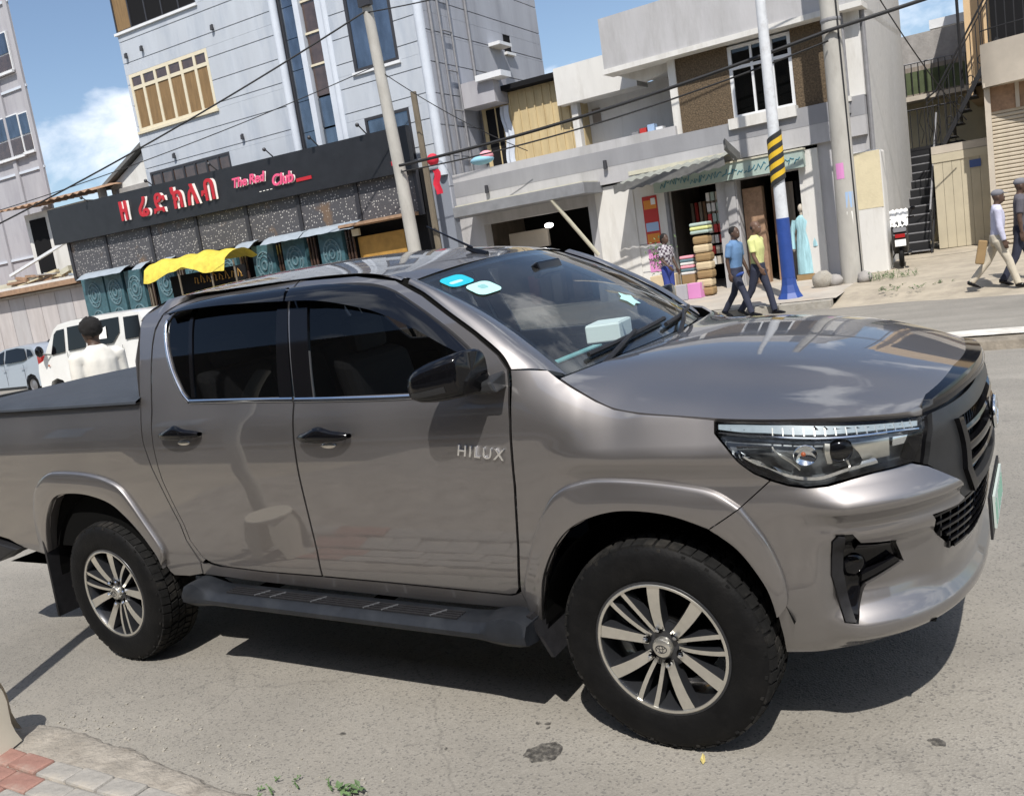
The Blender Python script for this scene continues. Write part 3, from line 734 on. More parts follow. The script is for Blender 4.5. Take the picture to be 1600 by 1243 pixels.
for poly, mir_ in ((FOG, 1), (mfog, -1)):
    gx = sum(q[0] for q in poly)/len(poly); gz = sum(q[1] for q in poly)/len(poly)
    fz = patch('fog_lamp_housing', [(gx+(a-gx)*1.10, gz+(b-gz)*1.08) for a, b in poly], bump_map, 'gloss_black', bp, off=-.027, flange=0, step=.03)
    def mm(s): return s if mir_ > 0 else S2-s
    # upright black blade, lamp and fin
    a = [(2.139,.655),(2.146,.774),(2.163,.793),(2.182,.788),(2.178,.66),(2.208,.500),(2.176,.501)]
    patch('fog_blade', [(mm(x), z) for x, z in a], bump_map, 'black_plastic', fz, off=.006, flange=.03, step=.03)
    c = Vector(bump_map(mm(2.222), .655, -.02)); nn = (Vector(bump_map(mm(2.222), .655, .05))-c).normalized()
    lamp = MB().lathe([(0,.012),(.022,.010),(.036,.004),(.042,-.004),(.046,-.03)], 20); q = nn.to_track_quat('Z','Y').to_matrix().to_4x4(); q.translation = c; lamp.xf(q)
    lamp.build('fog_lamp', 'gloss_black', fz, smooth=40)
    patch('fog_fin', [(mm(x), z) for x, z in [(2.250,.622),(2.375,.664),(2.400,.648),(2.250,.596)]], bump_map, 'gloss_black', fz, off=-.004, flange=.02, step=.03)
    patch('fog_fin', [(mm(x), z) for x, z in [(2.226,.745),(2.350,.722),(2.352,.710),(2.222,.718)]], bump_map, 'gloss_black', fz, off=-.004, flange=.02, step=.03)
# lower grille
lg = [(2.471,.800),(2.520,.724),(2.560,.686),(2.640,.624)]
LG = [(a, b) for a, b in lg] + [(S2-a, b) for a, b in reversed(lg)]
lgo = patch('lower_grille', LG, P_side, 'gloss_black', TR, off=-.05, flange=0, step=.05)
for k in range(6):
    z = .645+k*.027; s0 = 2.645-(z-.628)*1.03
    rws = [[P_side(s0+(S2-2*s0)*i/30, z+dz, o) for dz, o in ((-.006,-.045),(-.004,-.012),(.004,-.012),(.006,-.045))] for i in range(31)]
    MB().grid(rws).build('grille_slat', 'gloss_black', lgo)
for k in range(22):
    s0 = 2.55+k*(S2-2*2.55)/21
    MB().grid([[P_side(s0+ds, z, o) for ds, o in ((-.005,-.045),(-.004,-.018),(.004,-.018),(.005,-.045))] for z in ((.70 if k in (0,21) else .64),.795)]).build('grille_slat', 'gloss_black', lgo)
# main grille
gh = [(2.560,1.106),(2.505,1.03),(2.472,.962),(2.560,.902),(2.652,.806)]
GR = [(a, b) for a, b in gh] + [(S2-a, b) for a, b in reversed(gh)]
gi = [(2.690,1.062),(2.672,1.03),(2.690,.90),(2.735,.835)]
GI = gi + [(S2-a, b) for a, b in reversed(gi)]
def gmap(s, z, off=0.0): return P_side(s, z, off+.004)
gs = patch('grille', GR, gmap, 'grey_plastic', TR, holes=[GI], off=.0, flange=.03, step=.03)
patch('grille_mesh', GI, P_side, 'gloss_black', gs, off=-.05, flange=0, step=.05)
for z, hw, o in ((1.015,.012,.006),(.955,.016,.010),(.895,.012,.004),(.855,.006,-.02)):
    rws = [[P_side(2.69+(S2-5.38)*i/30, z+dz, oo) for dz, oo in ((-hw,-.045),(-hw*.8,o-.004),(0,o),(hw*.8,o-.004),(hw,-.045))] for i in range(31)]
    MB().grid(rws).build('grille_bar', 'gloss_black', gs, smooth=40)
for k in range(26):
    s0 = 2.71+k*(S2-5.42)/25
    MB().grid([[P_side(s0+ds, z, o) for ds, o in ((-.004,-.045),(-.003,-.022),(.003,-.022),(.004,-.045))] for z in (.85,1.055)]).build('grille_slat', 'gloss_black', gs)
for sgm in (1,-1):
    def mm(s): return s if sgm > 0 else S2-s
    patch('grille_trim', [(mm(a), b) for a, b in [(2.655,1.064),(2.684,1.062),(2.688,.90),(2.735,.830),(2.705,.812),(2.655,.90)]], P_side, 'gloss_black', gs, off=.020, flange=.03, step=.03)
# emblem: three interlocking rings
em = MB(); c0 = Vector(P_side(S_END, .965, .012)); 
for (cy_, cz_, ry, rz, tr_) in ((0,0,.078,.054,.0075),(0,.004,.026,.048,.0060),(0,.026,.056,.024,.0060)):
    em.tube([c0+Vector((.004,cy_+ry*math.cos(2*math.pi*i/40),cz_+rz*math.sin(2*math.pi*i/40))) for i in range(41)], tr_, 8)
em.build('emblem', 'chrome', gs, smooth=60)
MB().lathe([(0,.0),(.075,-.002),(.082,-.02)], 32, 'x').xf(Matrix.Translation(c0+Vector((-.01,0,0)))@Matrix.Diagonal((1,1,.72,1))).build('emblem_backing', 'gloss_black', gs)
# number plate
pc = Vector(P_side(S_END, .70, .018))
pl = MB().box(pc.x-.004,pc.x+.004,-.20,.20,.595,.710).build('number_plate', 'plate_white', TR)
for i, (ya, yb) in enumerate(((-.20,-.165),(-.15,-.115),(-.05,-.015),(0,.035),(.05,.085),(.10,.135),(.15,.185))):
    MB().box(pc.x+.004,pc.x+.006,ya,ya+.007,.612,.688).build('plate_character', 'plate_green', pl)
MB().box(pc.x-.014,pc.x-.006,-.26,.26,.575,.725).build('plate_carrier', 'black_plastic', TR)
# head lamps
LAMP = [(1.836,1.176),(1.836,1.143),(1.877,1.099),(1.906,1.057),(1.947,1.012),(1.990,.988),(2.034,.970),(2.089,.959),(2.148,.961),(2.219,.973),(2.292,.981),(2.420,.984),(2.468,1.035),(2.512,1.107),(2.40,1.121),(2.30,1.134),(2.20,1.146),(2.082,1.160),(1.924,1.172)]
for sg in (1,-1):
    hl = patch('headlamp', LAMP, P_side, 'lamp_inner', TR, off=-.055, flange=0, sg=sg, step=.03)
    # wall of the housing
    rws = []
    for a, b in resample(LAMP+[LAMP[0]], .03, False):
        row = [P_side(a, b, o) for o in (.001,-.02,-.055)]; rws.append([(p[0], p[1]*sg, p[2]) for p in row])
    MB().grid(rws).build('lamp_rim', 'gloss_black', hl)
    patch('lamp_lens', LAMP, P_side, 'lens_glass', hl, off=.001, flange=0, sg=sg, step=.03)
    drl = [(1.842,1.170),(1.842,1.154),(1.92,1.144),(2.000,1.138),(2.10,1.125),(2.19,1.117),(2.275,1.112),(2.383,1.103),(2.492,1.088),(2.502,1.102),(2.40,1.116),(2.30,1.128),(2.20,1.140),(2.082,1.154),(1.93,1.166)]
    patch('daytime_light_bar', drl, P_side, 'lamp_led', hl, off=-.012, flange=.015, sg=sg, step=.03)
    def rib(name, line, w, o, m):
        rws = []
        L = smooth_poly(line)
        for i, a in enumerate(L):
            b = L[min(i+1,len(L)-1)]; c = L[max(i-1,0)]; d = (b[0]-c[0], b[1]-c[1]); l = math.hypot(*d)+1e-9; nx, nz = -d[1]/l, d[0]/l
            row = [P_side(a[0]+nx*k*w/2, a[1]+nz*k*w/2, o+oo) for k, oo in ((-1,-.012),(-.7,0),(.7,0),(1,-.012))]; rws.append([(p[0],p[1]*sg,p[2]) for p in row])
        MB().grid(rws).build(name, m, hl, smooth=50)
    for k in range(15):
        s_ = 2.02+k*.032; rib('led_divider', [(s_,1.128-(s_-2.02)*.09),(s_+.004,1.150-(s_-2.02)*.09)], .005, -.010, 'satin_alloy')
    rib('light_bar_edge', [(1.845,1.1435),(2.000,1.127),(2.19,1.106),(2.383,1.093),(2.490,1.079)], .006, -.006, 'chrome')
    rib('lamp_trim', [(1.900,1.088),(1.955,1.030),(2.03,.990),(2.122,.975),(2.215,.990),(2.313,1.000)], .012, -.018, 'chrome')
    rib('lamp_trim', [(1.895,1.105),(1.960,1.103),(2.010,1.100)], .008, -.030, 'chrome')
    rib('lamp_trim', [(2.010,1.100),(2.035,1.045),(2.075,.995)], .006, -.030, 'satin_alloy')
    rib('lamp_trim', [(2.182,1.094),(2.172,1.050),(2.168,1.008)], .022, -.026, 'satin_alloy')
    rib('lamp_trim', [(2.222,1.090),(2.215,1.040),(2.228,.992)], .008, -.026, 'satin_alloy')
    # projector, indicator bulb bowl, high-beam reflector
    for (s_, z_, r_, dep, mname) in ((2.215,1.045,.040,-.034,'lens_glass'),(2.105,1.048,.034,-.040,'chrome')):
        c = Vector(P_side(s_, z_, dep)); nn = (Vector(P_side(s_, z_, dep+.05))-c).normalized()
        L = MB().lathe([(0,.016),(r_*.5,.012),(r_*.85,.004),(r_,-.010)] if mname != 'chrome' else [(0,-.012),(r_*.6,-.006),(r_,.012),(r_*1.04,.010)], 22)
        q = nn.to_track_quat('Z','Y').to_matrix().to_4x4(); q.translation = c; L.xf(q); L.v = [(a,b*sg,d) for a,b,d in L.v]
        L.build('projector_lens' if mname != 'chrome' else 'indicator_bowl', 'gloss_black' if mname != 'chrome' else mname, hl, smooth=50)
    c = Vector(P_side(2.100,1.055,-.030)); MB().ball((c.x, c.y*sg, c.z), .008).build('indicator_bulb', 'lamp_amber', hl, smooth=60)
    patch('reflector', [(2.255,1.086),(2.392,1.080),(2.368,1.002),(2.275,1.000)], P_side, 'satin_alloy', hl, off=-.036, flange=.004, sg=sg, step=.03)
    patch('reflector', [(2.400,1.076),(2.482,1.066),(2.455,1.035),(2.385,1.035)], P_side, 'chrome', hl, off=-.030, flange=.02, sg=sg, step=.03)
    # black filler between lamp and grille
    patch('lamp_filler', [(2.516,1.110),(2.470,1.034),(2.424,.982),(2.470,.964),(2.503,1.03),(2.556,1.106)], P_side, 'gloss_black', TR, off=-.012, flange=.02, sg=sg, step=.03)
# black inner skin behind the bumper so no daylight leaks through
MB().grid([[P_side(1.97+(S2-3.94)*i/40, z, -.09) for z in (.40,.6,.8,1.0,1.09)] for i in range(41)]).build('bumper_backing', 'underbody', TR)
MB().grid([[(x, y, .43) for y in (-.62,0,.62)] for x in (1.0,1.6,2.38)]).build('skid_plate', 'underbody', TR)
# bonnet line shut gap filler strip
rws = [[P_side(a, b, -.012) for b in (hb+.012, hb-.03)] for a, hb in [(x, z) for x, z in smooth_poly(edge, k=3)]]
for sg in (1,-1): MB().grid([[(p[0],p[1]*sg,p[2]) for p in r] for r in rws]).build('shut_gap', 'underbody', TR)
rws = [[P_side(2.52+(S2-5.04)*i/40, z, -.02) for z in (1.14,1.09)] for i in range(41)]
MB().grid(rws).build('grille_top_panel', 'black_plastic', TR)
# inner body shell that closes the gaps, floor and frame
sh = MB()
for sg in (1,-1):
    sh.grid([[tuple((p[0], p[1]*sg, p[2])) for p in [P_side(x, z, -.03) for z in (.48,.7,.9,1.1,1.30)]] for x in (-1.0,-.6,-.2,.2,.6,1.02)])
sh.grid([[(x, y, .47) for y in (-.78,0,.78)] for x in (-2.7,-1.0,1.05)])
sh.box(-2.6,2.2,-.45,-.33,.40,.56); sh.box(-2.6,2.2,.33,.45,.40,.56)
sh.build('chassis', 'underbody', TR)
MB().tube([(1.5425,-.7,.385),(1.5425,.7,.385)], .05, 8).tube([(-1.5425,-.7,.385),(-1.5425,.7,.385)], .06, 8).ball((-1.5425,0,.385),.16).build('axles', 'underbody', TR)
# pickup bed: inner box, tailgate, roll cover, rear bumper
bedm = MB().box(-2.74,-1.03,-.84,.84,.62,1.37); bedm.build('bed_box', 'underbody', TR)
rr = []
for x in (-2.765,-2.74,-2.0,-1.06,-1.004):
    e_ = 0 if -2.75 < x else .018; dz = .018*(x+1.05)/-1.7
    rr.append([(x, y, z+dz-e_) for y, z in ((-.885,1.383),(-.882,1.394),(-.860,1.404),(-.825,1.416),(-.60,1.422),(0,1.428),(.60,1.422),(.825,1.416),(.860,1.404),(.882,1.394),(.885,1.383))])
MB().grid(rr).build('bed_cover', 'bed_cover', TR, smooth=30)
patch('tailgate', [(-.86,.68),(.86,.68),(.88,1.39),(-.88,1.39)], lambda a, b, o=0.0: (-2.77-o-.02*math.sin((b-.68)*4), a, b), PAINT, TR, step=.12)
MB().box(-2.86,-2.68,-.88,.88,.50,.66).build('rear_bumper', 'black_plastic', TR, bevel=.03)
for sg in (1,-1):
    MB().add([(-2.36,-.90*sg,.60),(-2.70,-.92*sg,.66),(-2.86,-.86*sg,.66),(-2.86,-.86*sg,.50),(-2.66,-.90*sg,.50),(-2.36,-.76*sg,.60),(-2.70,-.76*sg,.66),(-2.86,-.76*sg,.66),(-2.86,-.76*sg,.50),(-2.66,-.76*sg,.50)],
             [(0,1,2,3,4),(9,8,7,6,5),(0,5,6,1),(1,6,7,2),(2,7,8,3),(3,8,9,4),(4,9,5,0)]).build('bumper_end', 'black_plastic', TR, bevel=.012)
    MB().box(-2.785,-2.70,min(-.89*sg,-.76*sg),max(-.89*sg,-.76*sg),.92,1.32).build('tail_lamp', 'lamp_amber', TR, bevel=.012)
# cabin
cb = MB().box(-.98,1.05,-.76,.76,.50,.53); cb.build('cabin_floor', 'cabin_dark', TR)
ds = MB(); dr_ = [[(x, y, z) for x, z in ((1.30,1.318),(1.14,1.322),(1.02,1.318),(.94,1.28),(.90,1.18),(.98,.95),(1.1,.7))] for y in (-.80,-.4,0,.4,.80)]
ds.grid(dr_).build('dashboard', 'cabin_dark', TR, smooth=50)
for (x, y) in ((.18,-.38),(.18,.38),(-.72,-.40),(-.72,.0),(-.72,.40)):
    se = MB().obox((x+.22,y,.86),(.25,0,.03),(0,.23,0),(0,0,.09)).obox((x-.06,y,1.16),(.06,0,-.012),(0,.22,0),(-.06,0,.30)).obox((x-.13,y,1.55),(.04,0,0),(0,.12,0),(-.01,0,.085))
    se.build('seat', 'cabin_grey', TR, bevel=.04)
sw = MB(); ctr = Vector((.84,-.38,1.31)); ax1 = Vector((0,1,0)); ax2 = Vector((-.42,0,.90))
sw.tube([ctr+.185*(math.cos(2*math.pi*i/30)*ax1+math.sin(2*math.pi*i/30)*ax2) for i in range(31)], .016, 8)
sw.obox(ctr+Vector((.02,0,0)),(.02,0,.01),(0,.07,0),ax2*.06).obox(ctr+Vector((.012,0,0)),(.008,0,.004),(0,.17,0),ax2*.018)
sw.build('steering_wheel', 'gloss_black', TR, smooth=50)
MB().obox((.84,.0,1.70),(.02,0,.01),(0,.11,0),(-.01,0,.03)).build('rear_view_mirror', 'gloss_black', TR, bevel=.01)
# things on the dash and the screen
rws = [[(.60+.0*i, -.60+.4*j, 1.86) for j in range(4)] for i in range(2)]
MB().grid([[(x, y, z) for y in (-.66,0,.66)] for x, z in ((.60,1.740),(-.2,1.800),(-.95,1.78),(-1.0,1.45),(-.98,.6))]).build('headliner', 'cabin_grey', TR)
def on_screen(name, poly, m, label=None):
    """decal on the windscreen, poly in (u,v) of the screen"""
    me = MB(); k = [tuple(Vector(wsg(u, v))+Vector((.003,0,.005))) for u, v in poly]; me.v += k; me.f.append(tuple(range(len(k))))
    o = me.build(name, m, ws)
    return o
def rrect(u0, u1, v0, v1, r=.28, n=4):
    du, dv = (u1-u0)*r, (v1-v0)*r; out_ = []
    for (cu, cv, a0) in ((u1-du, v1-dv, 0), (u0+du, v1-dv, 90), (u0+du, v0+dv, 180), (u1-du, v0+dv, 270)):
        for i in range(n+1):
            t = R(a0+90*i/n); out_.append((cu+du*math.cos(t), cv+dv*math.sin(t)))
    return out_
st1 = on_screen('sticker', rrect(-.93,-.735,.800,.915), 'sticker_cyan'); on_screen('sticker', rrect(-.875,-.68,.660,.785), 'sticker_mint'); on_screen('sticker_print', rrect(-.80,-.74,.715,.755), 'sticker_print'); on_screen('sticker_print', rrect(-.90,-.80,.835,.86), 'sticker_mint')
on_screen('paper_star', [(.10+.095*(1 if k%2==0 else .62)*math.cos(R(90+36*k)), .30+.070*(1 if k%2==0 else .62)*math.sin(R(90+36*k))) for k in range(10)], 'sticker_mint')
# badge on the front door
for sg in (1,-1):
    tb = text_mesh('HILUX', .060, 'chrome', TR, 'badge', .15, .004, 1.25, .001)
    p = Vector(side_map(.945,1.103,.004)); n = (Vector(side_map(.945,1.103,.05))-p).normalized(); x_ = (Vector(side_map(.97,1.100,0))-Vector(side_map(.92,1.106,0))).normalized(); y_ = n.cross(x_)
    Mx = Matrix((x_, y_, n)).transposed().to_4x4(); Mx.translation = p
    if sg < 0: Mx = Matrix.Translation(Vector((p.x,-p.y,p.z))) @ Matrix(((-1,0,0,0),(0,0,1,0),(0,1,0,0),(0,0,0,1)))
    tb.matrix_local = Mx
# parking stub box and papers on the dash
bxo = MB().obox((1.00,.20,1.372),(.078,.016,0),(-.016,.105,0),(0,0,.040)).build('dash_box', 'white_paper', TR, bevel=.006)
MB().obox((1.00,.20,1.4132),(.074,.015,0),(-.015,.098,0),(0,0,.0012)).build('box_lid', 'white_paper', bxo)
MB().obox((1.02,-.22,1.333),(.022,.0,0),(0,.24,0),(0,0,.003)).build('dash_mat', 'sticker_print', TR)
# antenna
MB().tube([(.60,-.10,1.800),(.50,-.10,1.845)] , [.020,.009], 8).build('antenna_base', 'gloss_black', TR)
MB().tube([(.53,-.10,1.845),(.30,-.10,1.975)], [.006,.003], 6).build('antenna', 'gloss_black', TR)

# wheels
def tyre_mesh():
    mb = MB(); RO = .3885
    prof = [(.232,-.105),(.240,-.118),(.262,-.126),(.30,-.131),(.335,-.1285),(.352,-.124),(.364,-.117),(.372,-.108),(.3765,-.098),(.378,-.05),(.378,0),(.378,.05),(.3765,.098),(.372,.108),(.364,.117),(.352,.124),(.335,.1285),(.30,.131),(.262,.126),(.240,.118),(.232,.105)]
    mb.lathe(prof, 72, 'y')
    return mb.mesh('tyre', 50)
def tread_mesh():
    mb = MB(); n = 54
    for k in range(n):
        t = 2*math.pi*(k+random.uniform(-.1,.1))/n; da = 2*math.pi/n
        def blk(y0, y1, a0, a1, r0, r1, skew=0.0, sh=0.0):
            vs = []
            for r, sh_ in ((r0,0),(r1,sh)):
                for a, y in ((a0,y0),(a1,y0),(a1,y1),(a0,y1)):
                    aa = t+a*da+skew*(y-y0)/(y1-y0+1e-9)*da; rr = r-(sh if (abs(y) > .10 and r == r1) else 0)
                    vs.append((rr*math.cos(aa), y, rr*math.sin(aa)))
            mb.add(vs, [(0,3,2,1),(4,5,6,7),(0,1,5,4),(1,2,6,5),(2,3,7,6),(3,0,4,7)])
        for sgn in (1,-1):
            blk(*sorted((sgn*.070, sgn*.112)), .03,.86, .362,.3850, .12*sgn, .0085)
            blk(*sorted((sgn*.024, sgn*.062)), .15+.3*(sgn>0),.82+.3*(sgn>0), .368,.3850, -.25*sgn)
        blk(-.017,.017, .05,.75, .368,.3850, .3)
        if k % 2 == 0:
            for sgn in (1,-1): blk(*sorted((sgn*.117, sgn*.1215)), .35,.65, .352,.366, 0)
    return mb.mesh('tread')
TY, TD = tyre_mesh(), tread_mesh()
TY.materials.append(MATS['tyre_rubber']); TD.materials.append(MATS['tread_rubber'])
RIM = MB().lathe([(.246,-.112),(.249,-.118),(.246,-.122),(.238,-.122),(.232,-.116),(.226,-.098),(.214,-.060),(.205,.0),(.210,.08),(.240,.112)], 72, 'y').mesh('rim', 40); RIM.materials.append(MATS['dark_alloy'])
LIP = MB().lathe([(.2385,-.1235),(.236,-.1250),(.2285,-.1235),(.2275,-.1190)], 72, 'y').mesh('rim_lip', 40); LIP.materials.append(MATS['satin_alloy'])
HUB = MB().lathe([(.0,-.07),(.085,-.07),(.085,-.02),(.165,-.01),(.17,.03),(0,.03)], 30, 'y').mesh('hub', 40); HUB.materials.append(MATS['underbody'])
def spoke(w0, w1, a0, a1, bright=True):
    """one spoke pointing along +z; a0/a1 lean of inner and outer end (radians)"""
    mb = MB(); face = []; 
    N = 6; rows_f = []; rows_b = []
    for i in range(N+1):
        t = i/N; r = .044+(.2335-.044)*t; a = a0+(a1-a0)*t; w = (w0+(w1-w0)*t)/2; y = -.088-.030*math.sin(math.pi*.5*t)**.8
        c = Vector((r*math.sin(a), y, r*math.cos(a))); d = Vector((math.cos(a), 0, -math.sin(a)))
        rows_f.append((c-d*w, c+d*w)); rows_b.append((c-d*(w+.006)+Vector((0,.042,0)), c+d*(w+.006)+Vector((0,.042,0))))
    return rows_f, rows_b
def spoke_meshes(w0, w1, a0, a1, nm):
    f, b = spoke(w0, w1, a0, a1); face = MB().grid([[p[0], p[1]] for p in f]); body = MB()
    eps = Vector((0,.0012,0))
    for k in (0,1): body.grid([[f[i][k]+eps, b[i][k]] for i in range(len(f))])
    body.grid([[f[i][0]+eps, f[i][1]+eps] for i in range(len(f))])
    a = face.mesh(nm); a.materials.append(MATS['satin_alloy']); c = body.mesh(nm+'_web'); c.materials.append(MATS['dark_alloy']); return a, c
WIDE_L = spoke_meshes(.030,.047,R(-26),R(-20.5),'spoke'); WIDE_R = spoke_meshes(.030,.047,R(26),R(20.5),'spoke')
THIN_L = spoke_meshes(.013,.017,R(-13),R(-7.5),'spoke'); THIN_R = spoke_meshes(.013,.017,R(13),R(7.5),'spoke')
CTR = MB().lathe([(0,-.096),(.040,-.094),(.066,-.090),(.082,-.084),(.086,-.06),(.08,-.03)], 36, 'y').mesh('wheel_centre', 40); CTR.materials.append(MATS['dark_alloy'])
CAP = MB().lathe([(0,-.122),(.020,-.121),(.032,-.116),(.036,-.108),(.036,-.09)], 28, 'y').mesh('hub_cap', 40); CAP.materials.append(MATS['satin_alloy'])
LUG = MB().lathe([(0,-.112),(.006,-.112),(.0095,-.107),(.0105,-.088)], 6, 'y').mesh('lug_nut', 30); LUG.materials.append(MATS['chrome'])
LUGH = MB().lathe([(.0175,-.0935),(.0170,-.090),(.0,-.089)], 16, 'y').mesh('lug_seat', 30); LUGH.materials.append(MATS['underbody'])
EMB = MB(); 
for (cx_, cz_, rx, rz) in ((0,0,.020,.014),(0,.001,.007,.0125),(0,.0065,.0145,.0062)): EMB.tube([(cx_+rx*math.cos(2*math.pi*i/20), -.1215, cz_+rz*math.sin(2*math.pi*i/20)) for i in range(21)], .0016, 5)
EMB = EMB.mesh('cap_emblem'); EMB.materials.append(MATS['dark_alloy'])
def wheel(x, sg, rot):
    h = link('wheel', HUB, None, TR); h.location = (x, -.775*sg, .385); h.rotation_mode = 'XYZ'
    if sg < 0: h.rotation_euler = (0,0,math.pi)
    for nm, me in (('tyre',TY),('tread',TD),('rim',RIM),('rim_lip',LIP),('wheel_centre',CTR),('hub_cap',CAP),('cap_emblem',EMB)): link(nm, me, None, h)
    for k in range(3):
        for pair, a in ((WIDE_L,0),(WIDE_R,0),(THIN_L,60),(THIN_R,60)):
            for me in pair: o = link('spoke', me, None, h); o.rotation_euler = (0, R(-rot+a+120*k), 0)
    for k in range(6):
        for nm, me in (('lug_nut',LUG),('lug_seat',LUGH)):
            o = link(nm, me, None, h); a = R(-rot+60*k+30); o.location = (.055*math.sin(a), 0, .055*math.cos(a)) if False else (.066*math.sin(a), -.004, .066*math.cos(a))
for x, rot in ((1.5425,-21),(-1.5425,10)):
    for sg in (1,-1): wheel(x, sg, rot)
# steer: front wheels point slightly outwards
# ---------------------------------------------------------------- street
NL = ROT_LANE @ Vector((0,0,1)); OL = LANE @ Vector((0,0,0))
def lane_z(x, y): return OL.z - (NL.x*(x-OL.x)+NL.y*(y-OL.y))/NL.z
def road_z(x, y):
    d = math.hypot((x+.2)*.8, y+1.2); w = 1-sstep(4.5, 9.5, d)
    return lane_z(x, y)*w
def far_z(x, y):
    """footway and forecourt across the street, climbing gently away from the kerb"""
    z = .15 + .035*max(0, y-14.0) if y < 18 else .29+.03*(y-18)
    return min(z, .42)
def asphalt():
    m = mat('asphalt', (.2,.19,.175), rough=.9); t = m.node_tree; b = t.nodes['Principled BSDF']
    c = t.nodes.new('ShaderNodeTexCoord')
    def tex(sc, det=6, rough=.6):
        n = t.nodes.new('ShaderNodeTexNoise'); n.inputs['Scale'].default_value = sc; n.inputs['Detail'].default_value = det; n.inputs['Roughness'].default_value = rough; t.links.new(c.outputs['Object'], n.inputs['Vector']); return n
    vo = t.nodes.new('ShaderNodeTexVoronoi'); vo.inputs['Scale'].default_value = 125; t.links.new(c.outputs['Object'], vo.inputs['Vector'])
    rv = t.nodes.new('ShaderNodeValToRGB'); e = rv.color_ramp.elements
    e[0].position = 0; e[0].color = (.15,.14,.125,1); e[1].position = 1; e[1].color = (.264,.247,.216,1)
    e2 = rv.color_ramp.elements.new(.085); e2.color = (.165,.156,.140,1); e3 = rv.color_ramp.elements.new(.12); e3.color = (.224,.209,.182,1)
    sepc = t.nodes.new('ShaderNodeSeparateColor'); t.links.new(vo.outputs['Color'], sepc.inputs[0]); t.links.new(sepc.outputs[0], rv.inputs[0])
    big = tex(.55, 8, .65); r = t.nodes.new('ShaderNodeMapRange'); r.inputs['From Min'].default_value = .3; r.inputs['From Max'].default_value = .7; r.inputs['To Min'].default_value = .80; r.inputs['To Max'].default_value = 1.12
    t.links.new(big.outputs['Fac'], r.inputs[0])
    m1 = t.nodes.new('ShaderNodeMix'); m1.data_type = 'RGBA'; m1.blend_type = 'MULTIPLY'; m1.inputs['Factor'].default_value = 1; t.links.new(rv.outputs[0], m1.inputs['A']); t.links.new(r.outputs[0], m1.inputs['B'])
    # worn dusty patches and dark drip stains
    d = tex(1.7, 10, .7); r2 = t.nodes.new('ShaderNodeMapRange'); r2.inputs['From Min'].default_value = .52; r2.inputs['From Max'].default_value = .70; r2.inputs['To Max'].default_value = .45; t.links.new(d.outputs['Fac'], r2.inputs[0])
    m2 = t.nodes.new('ShaderNodeMix'); m2.data_type = 'RGBA'; t.links.new(r2.outputs[0], m2.inputs['Factor']); t.links.new(m1.outputs['Result'], m2.inputs['A']); m2.inputs['B'].default_value = (.30,.275,.235,1)
    s = tex(3.3, 4, .5); r3 = t.nodes.new('ShaderNodeMapRange'); r3.inputs['From Min'].default_value = .70; r3.inputs['From Max'].default_value = .76; r3.inputs['To Max'].default_value = .55; t.links.new(s.outputs['Fac'], r3.inputs[0])
    m3 = t.nodes.new('ShaderNodeMix'); m3.data_type = 'RGBA'; t.links.new(r3.outputs[0], m3.inputs['Factor']); t.links.new(m2.outputs['Result'], m3.inputs['A']); m3.inputs['B'].default_value = (.09,.085,.08,1)
    # hairline cracks that wander, only where a mask lets them
    dn = tex(1.1, 5, .6); wv = t.nodes.new('ShaderNodeMix'); wv.data_type = 'VECTOR'; wv.inputs['Factor'].default_value = .35; t.links.new(c.outputs['Object'], wv.inputs['A']); t.links.new(dn.outputs['Color'], wv.inputs['B'])
    vc = t.nodes.new('ShaderNodeTexVoronoi'); vc.feature = 'DISTANCE_TO_EDGE'; vc.inputs['Scale'].default_value = 1.05; t.links.new(wv.outputs['Result'], vc.inputs['Vector'])
    rc = t.nodes.new('ShaderNodeMapRange'); rc.inputs['From Min'].default_value = .0; rc.inputs['From Max'].default_value = .007; rc.inputs['To Min'].default_value = .28; rc.inputs['To Max'].default_value = 0; t.links.new(vc.outputs['Distance'], rc.inputs[0])
    ck = tex(.45, 3, .5); rk = t.nodes.new('ShaderNodeMapRange'); rk.inputs['From Min'].default_value = .48; rk.inputs['From Max'].default_value = .58; t.links.new(ck.outputs['Fac'], rk.inputs[0])
    mk = t.nodes.new('ShaderNodeMath'); mk.operation = 'MULTIPLY'; t.links.new(rc.outputs[0], mk.inputs[0]); t.links.new(rk.outputs[0], mk.inputs[1])
    m4 = t.nodes.new('ShaderNodeMix'); m4.data_type = 'RGBA'; t.links.new(mk.outputs[0], m4.inputs['Factor']); t.links.new(m3.outputs['Result'], m4.inputs['A']); m4.inputs['B'].default_value = (.07,.066,.06,1)
    # long pale wheel tracks along the lane
    ms = t.nodes.new('ShaderNodeMapping'); ms.inputs['Scale'].default_value = (.12,1.6,1); t.links.new(c.outputs['Object'], ms.inputs[0]); nt = t.nodes.new('ShaderNodeTexNoise'); nt.inputs['Scale'].default_value = 1.4; nt.inputs['Detail'].default_value = 5; t.links.new(ms.outputs[0], nt.inputs['Vector'])
    rt = t.nodes.new('ShaderNodeMapRange'); rt.inputs['From Min'].default_value = .3; rt.inputs['From Max'].default_value = .7; rt.inputs['To Min'].default_value = .88; rt.inputs['To Max'].default_value = 1.10; t.links.new(nt.outputs['Fac'], rt.inputs[0])
    m5 = t.nodes.new('ShaderNodeMix'); m5.data_type = 'RGBA'; m5.blend_type = 'MULTIPLY'; m5.inputs['Factor'].default_value = 1; t.links.new(m4.outputs['Result'], m5.inputs['A']); t.links.new(rt.outputs[0], m5.inputs['B'])
    t.links.new(m5.outputs['Result'], b.inputs['Base Color'])
    fine = tex(190, 3); add = t.nodes.new('ShaderNodeMath'); add.operation = 'ADD'; t.links.new(fine.outputs['Fac'], add.inputs[0]); t.links.new(vo.outputs['Distance'], add.inputs[1])
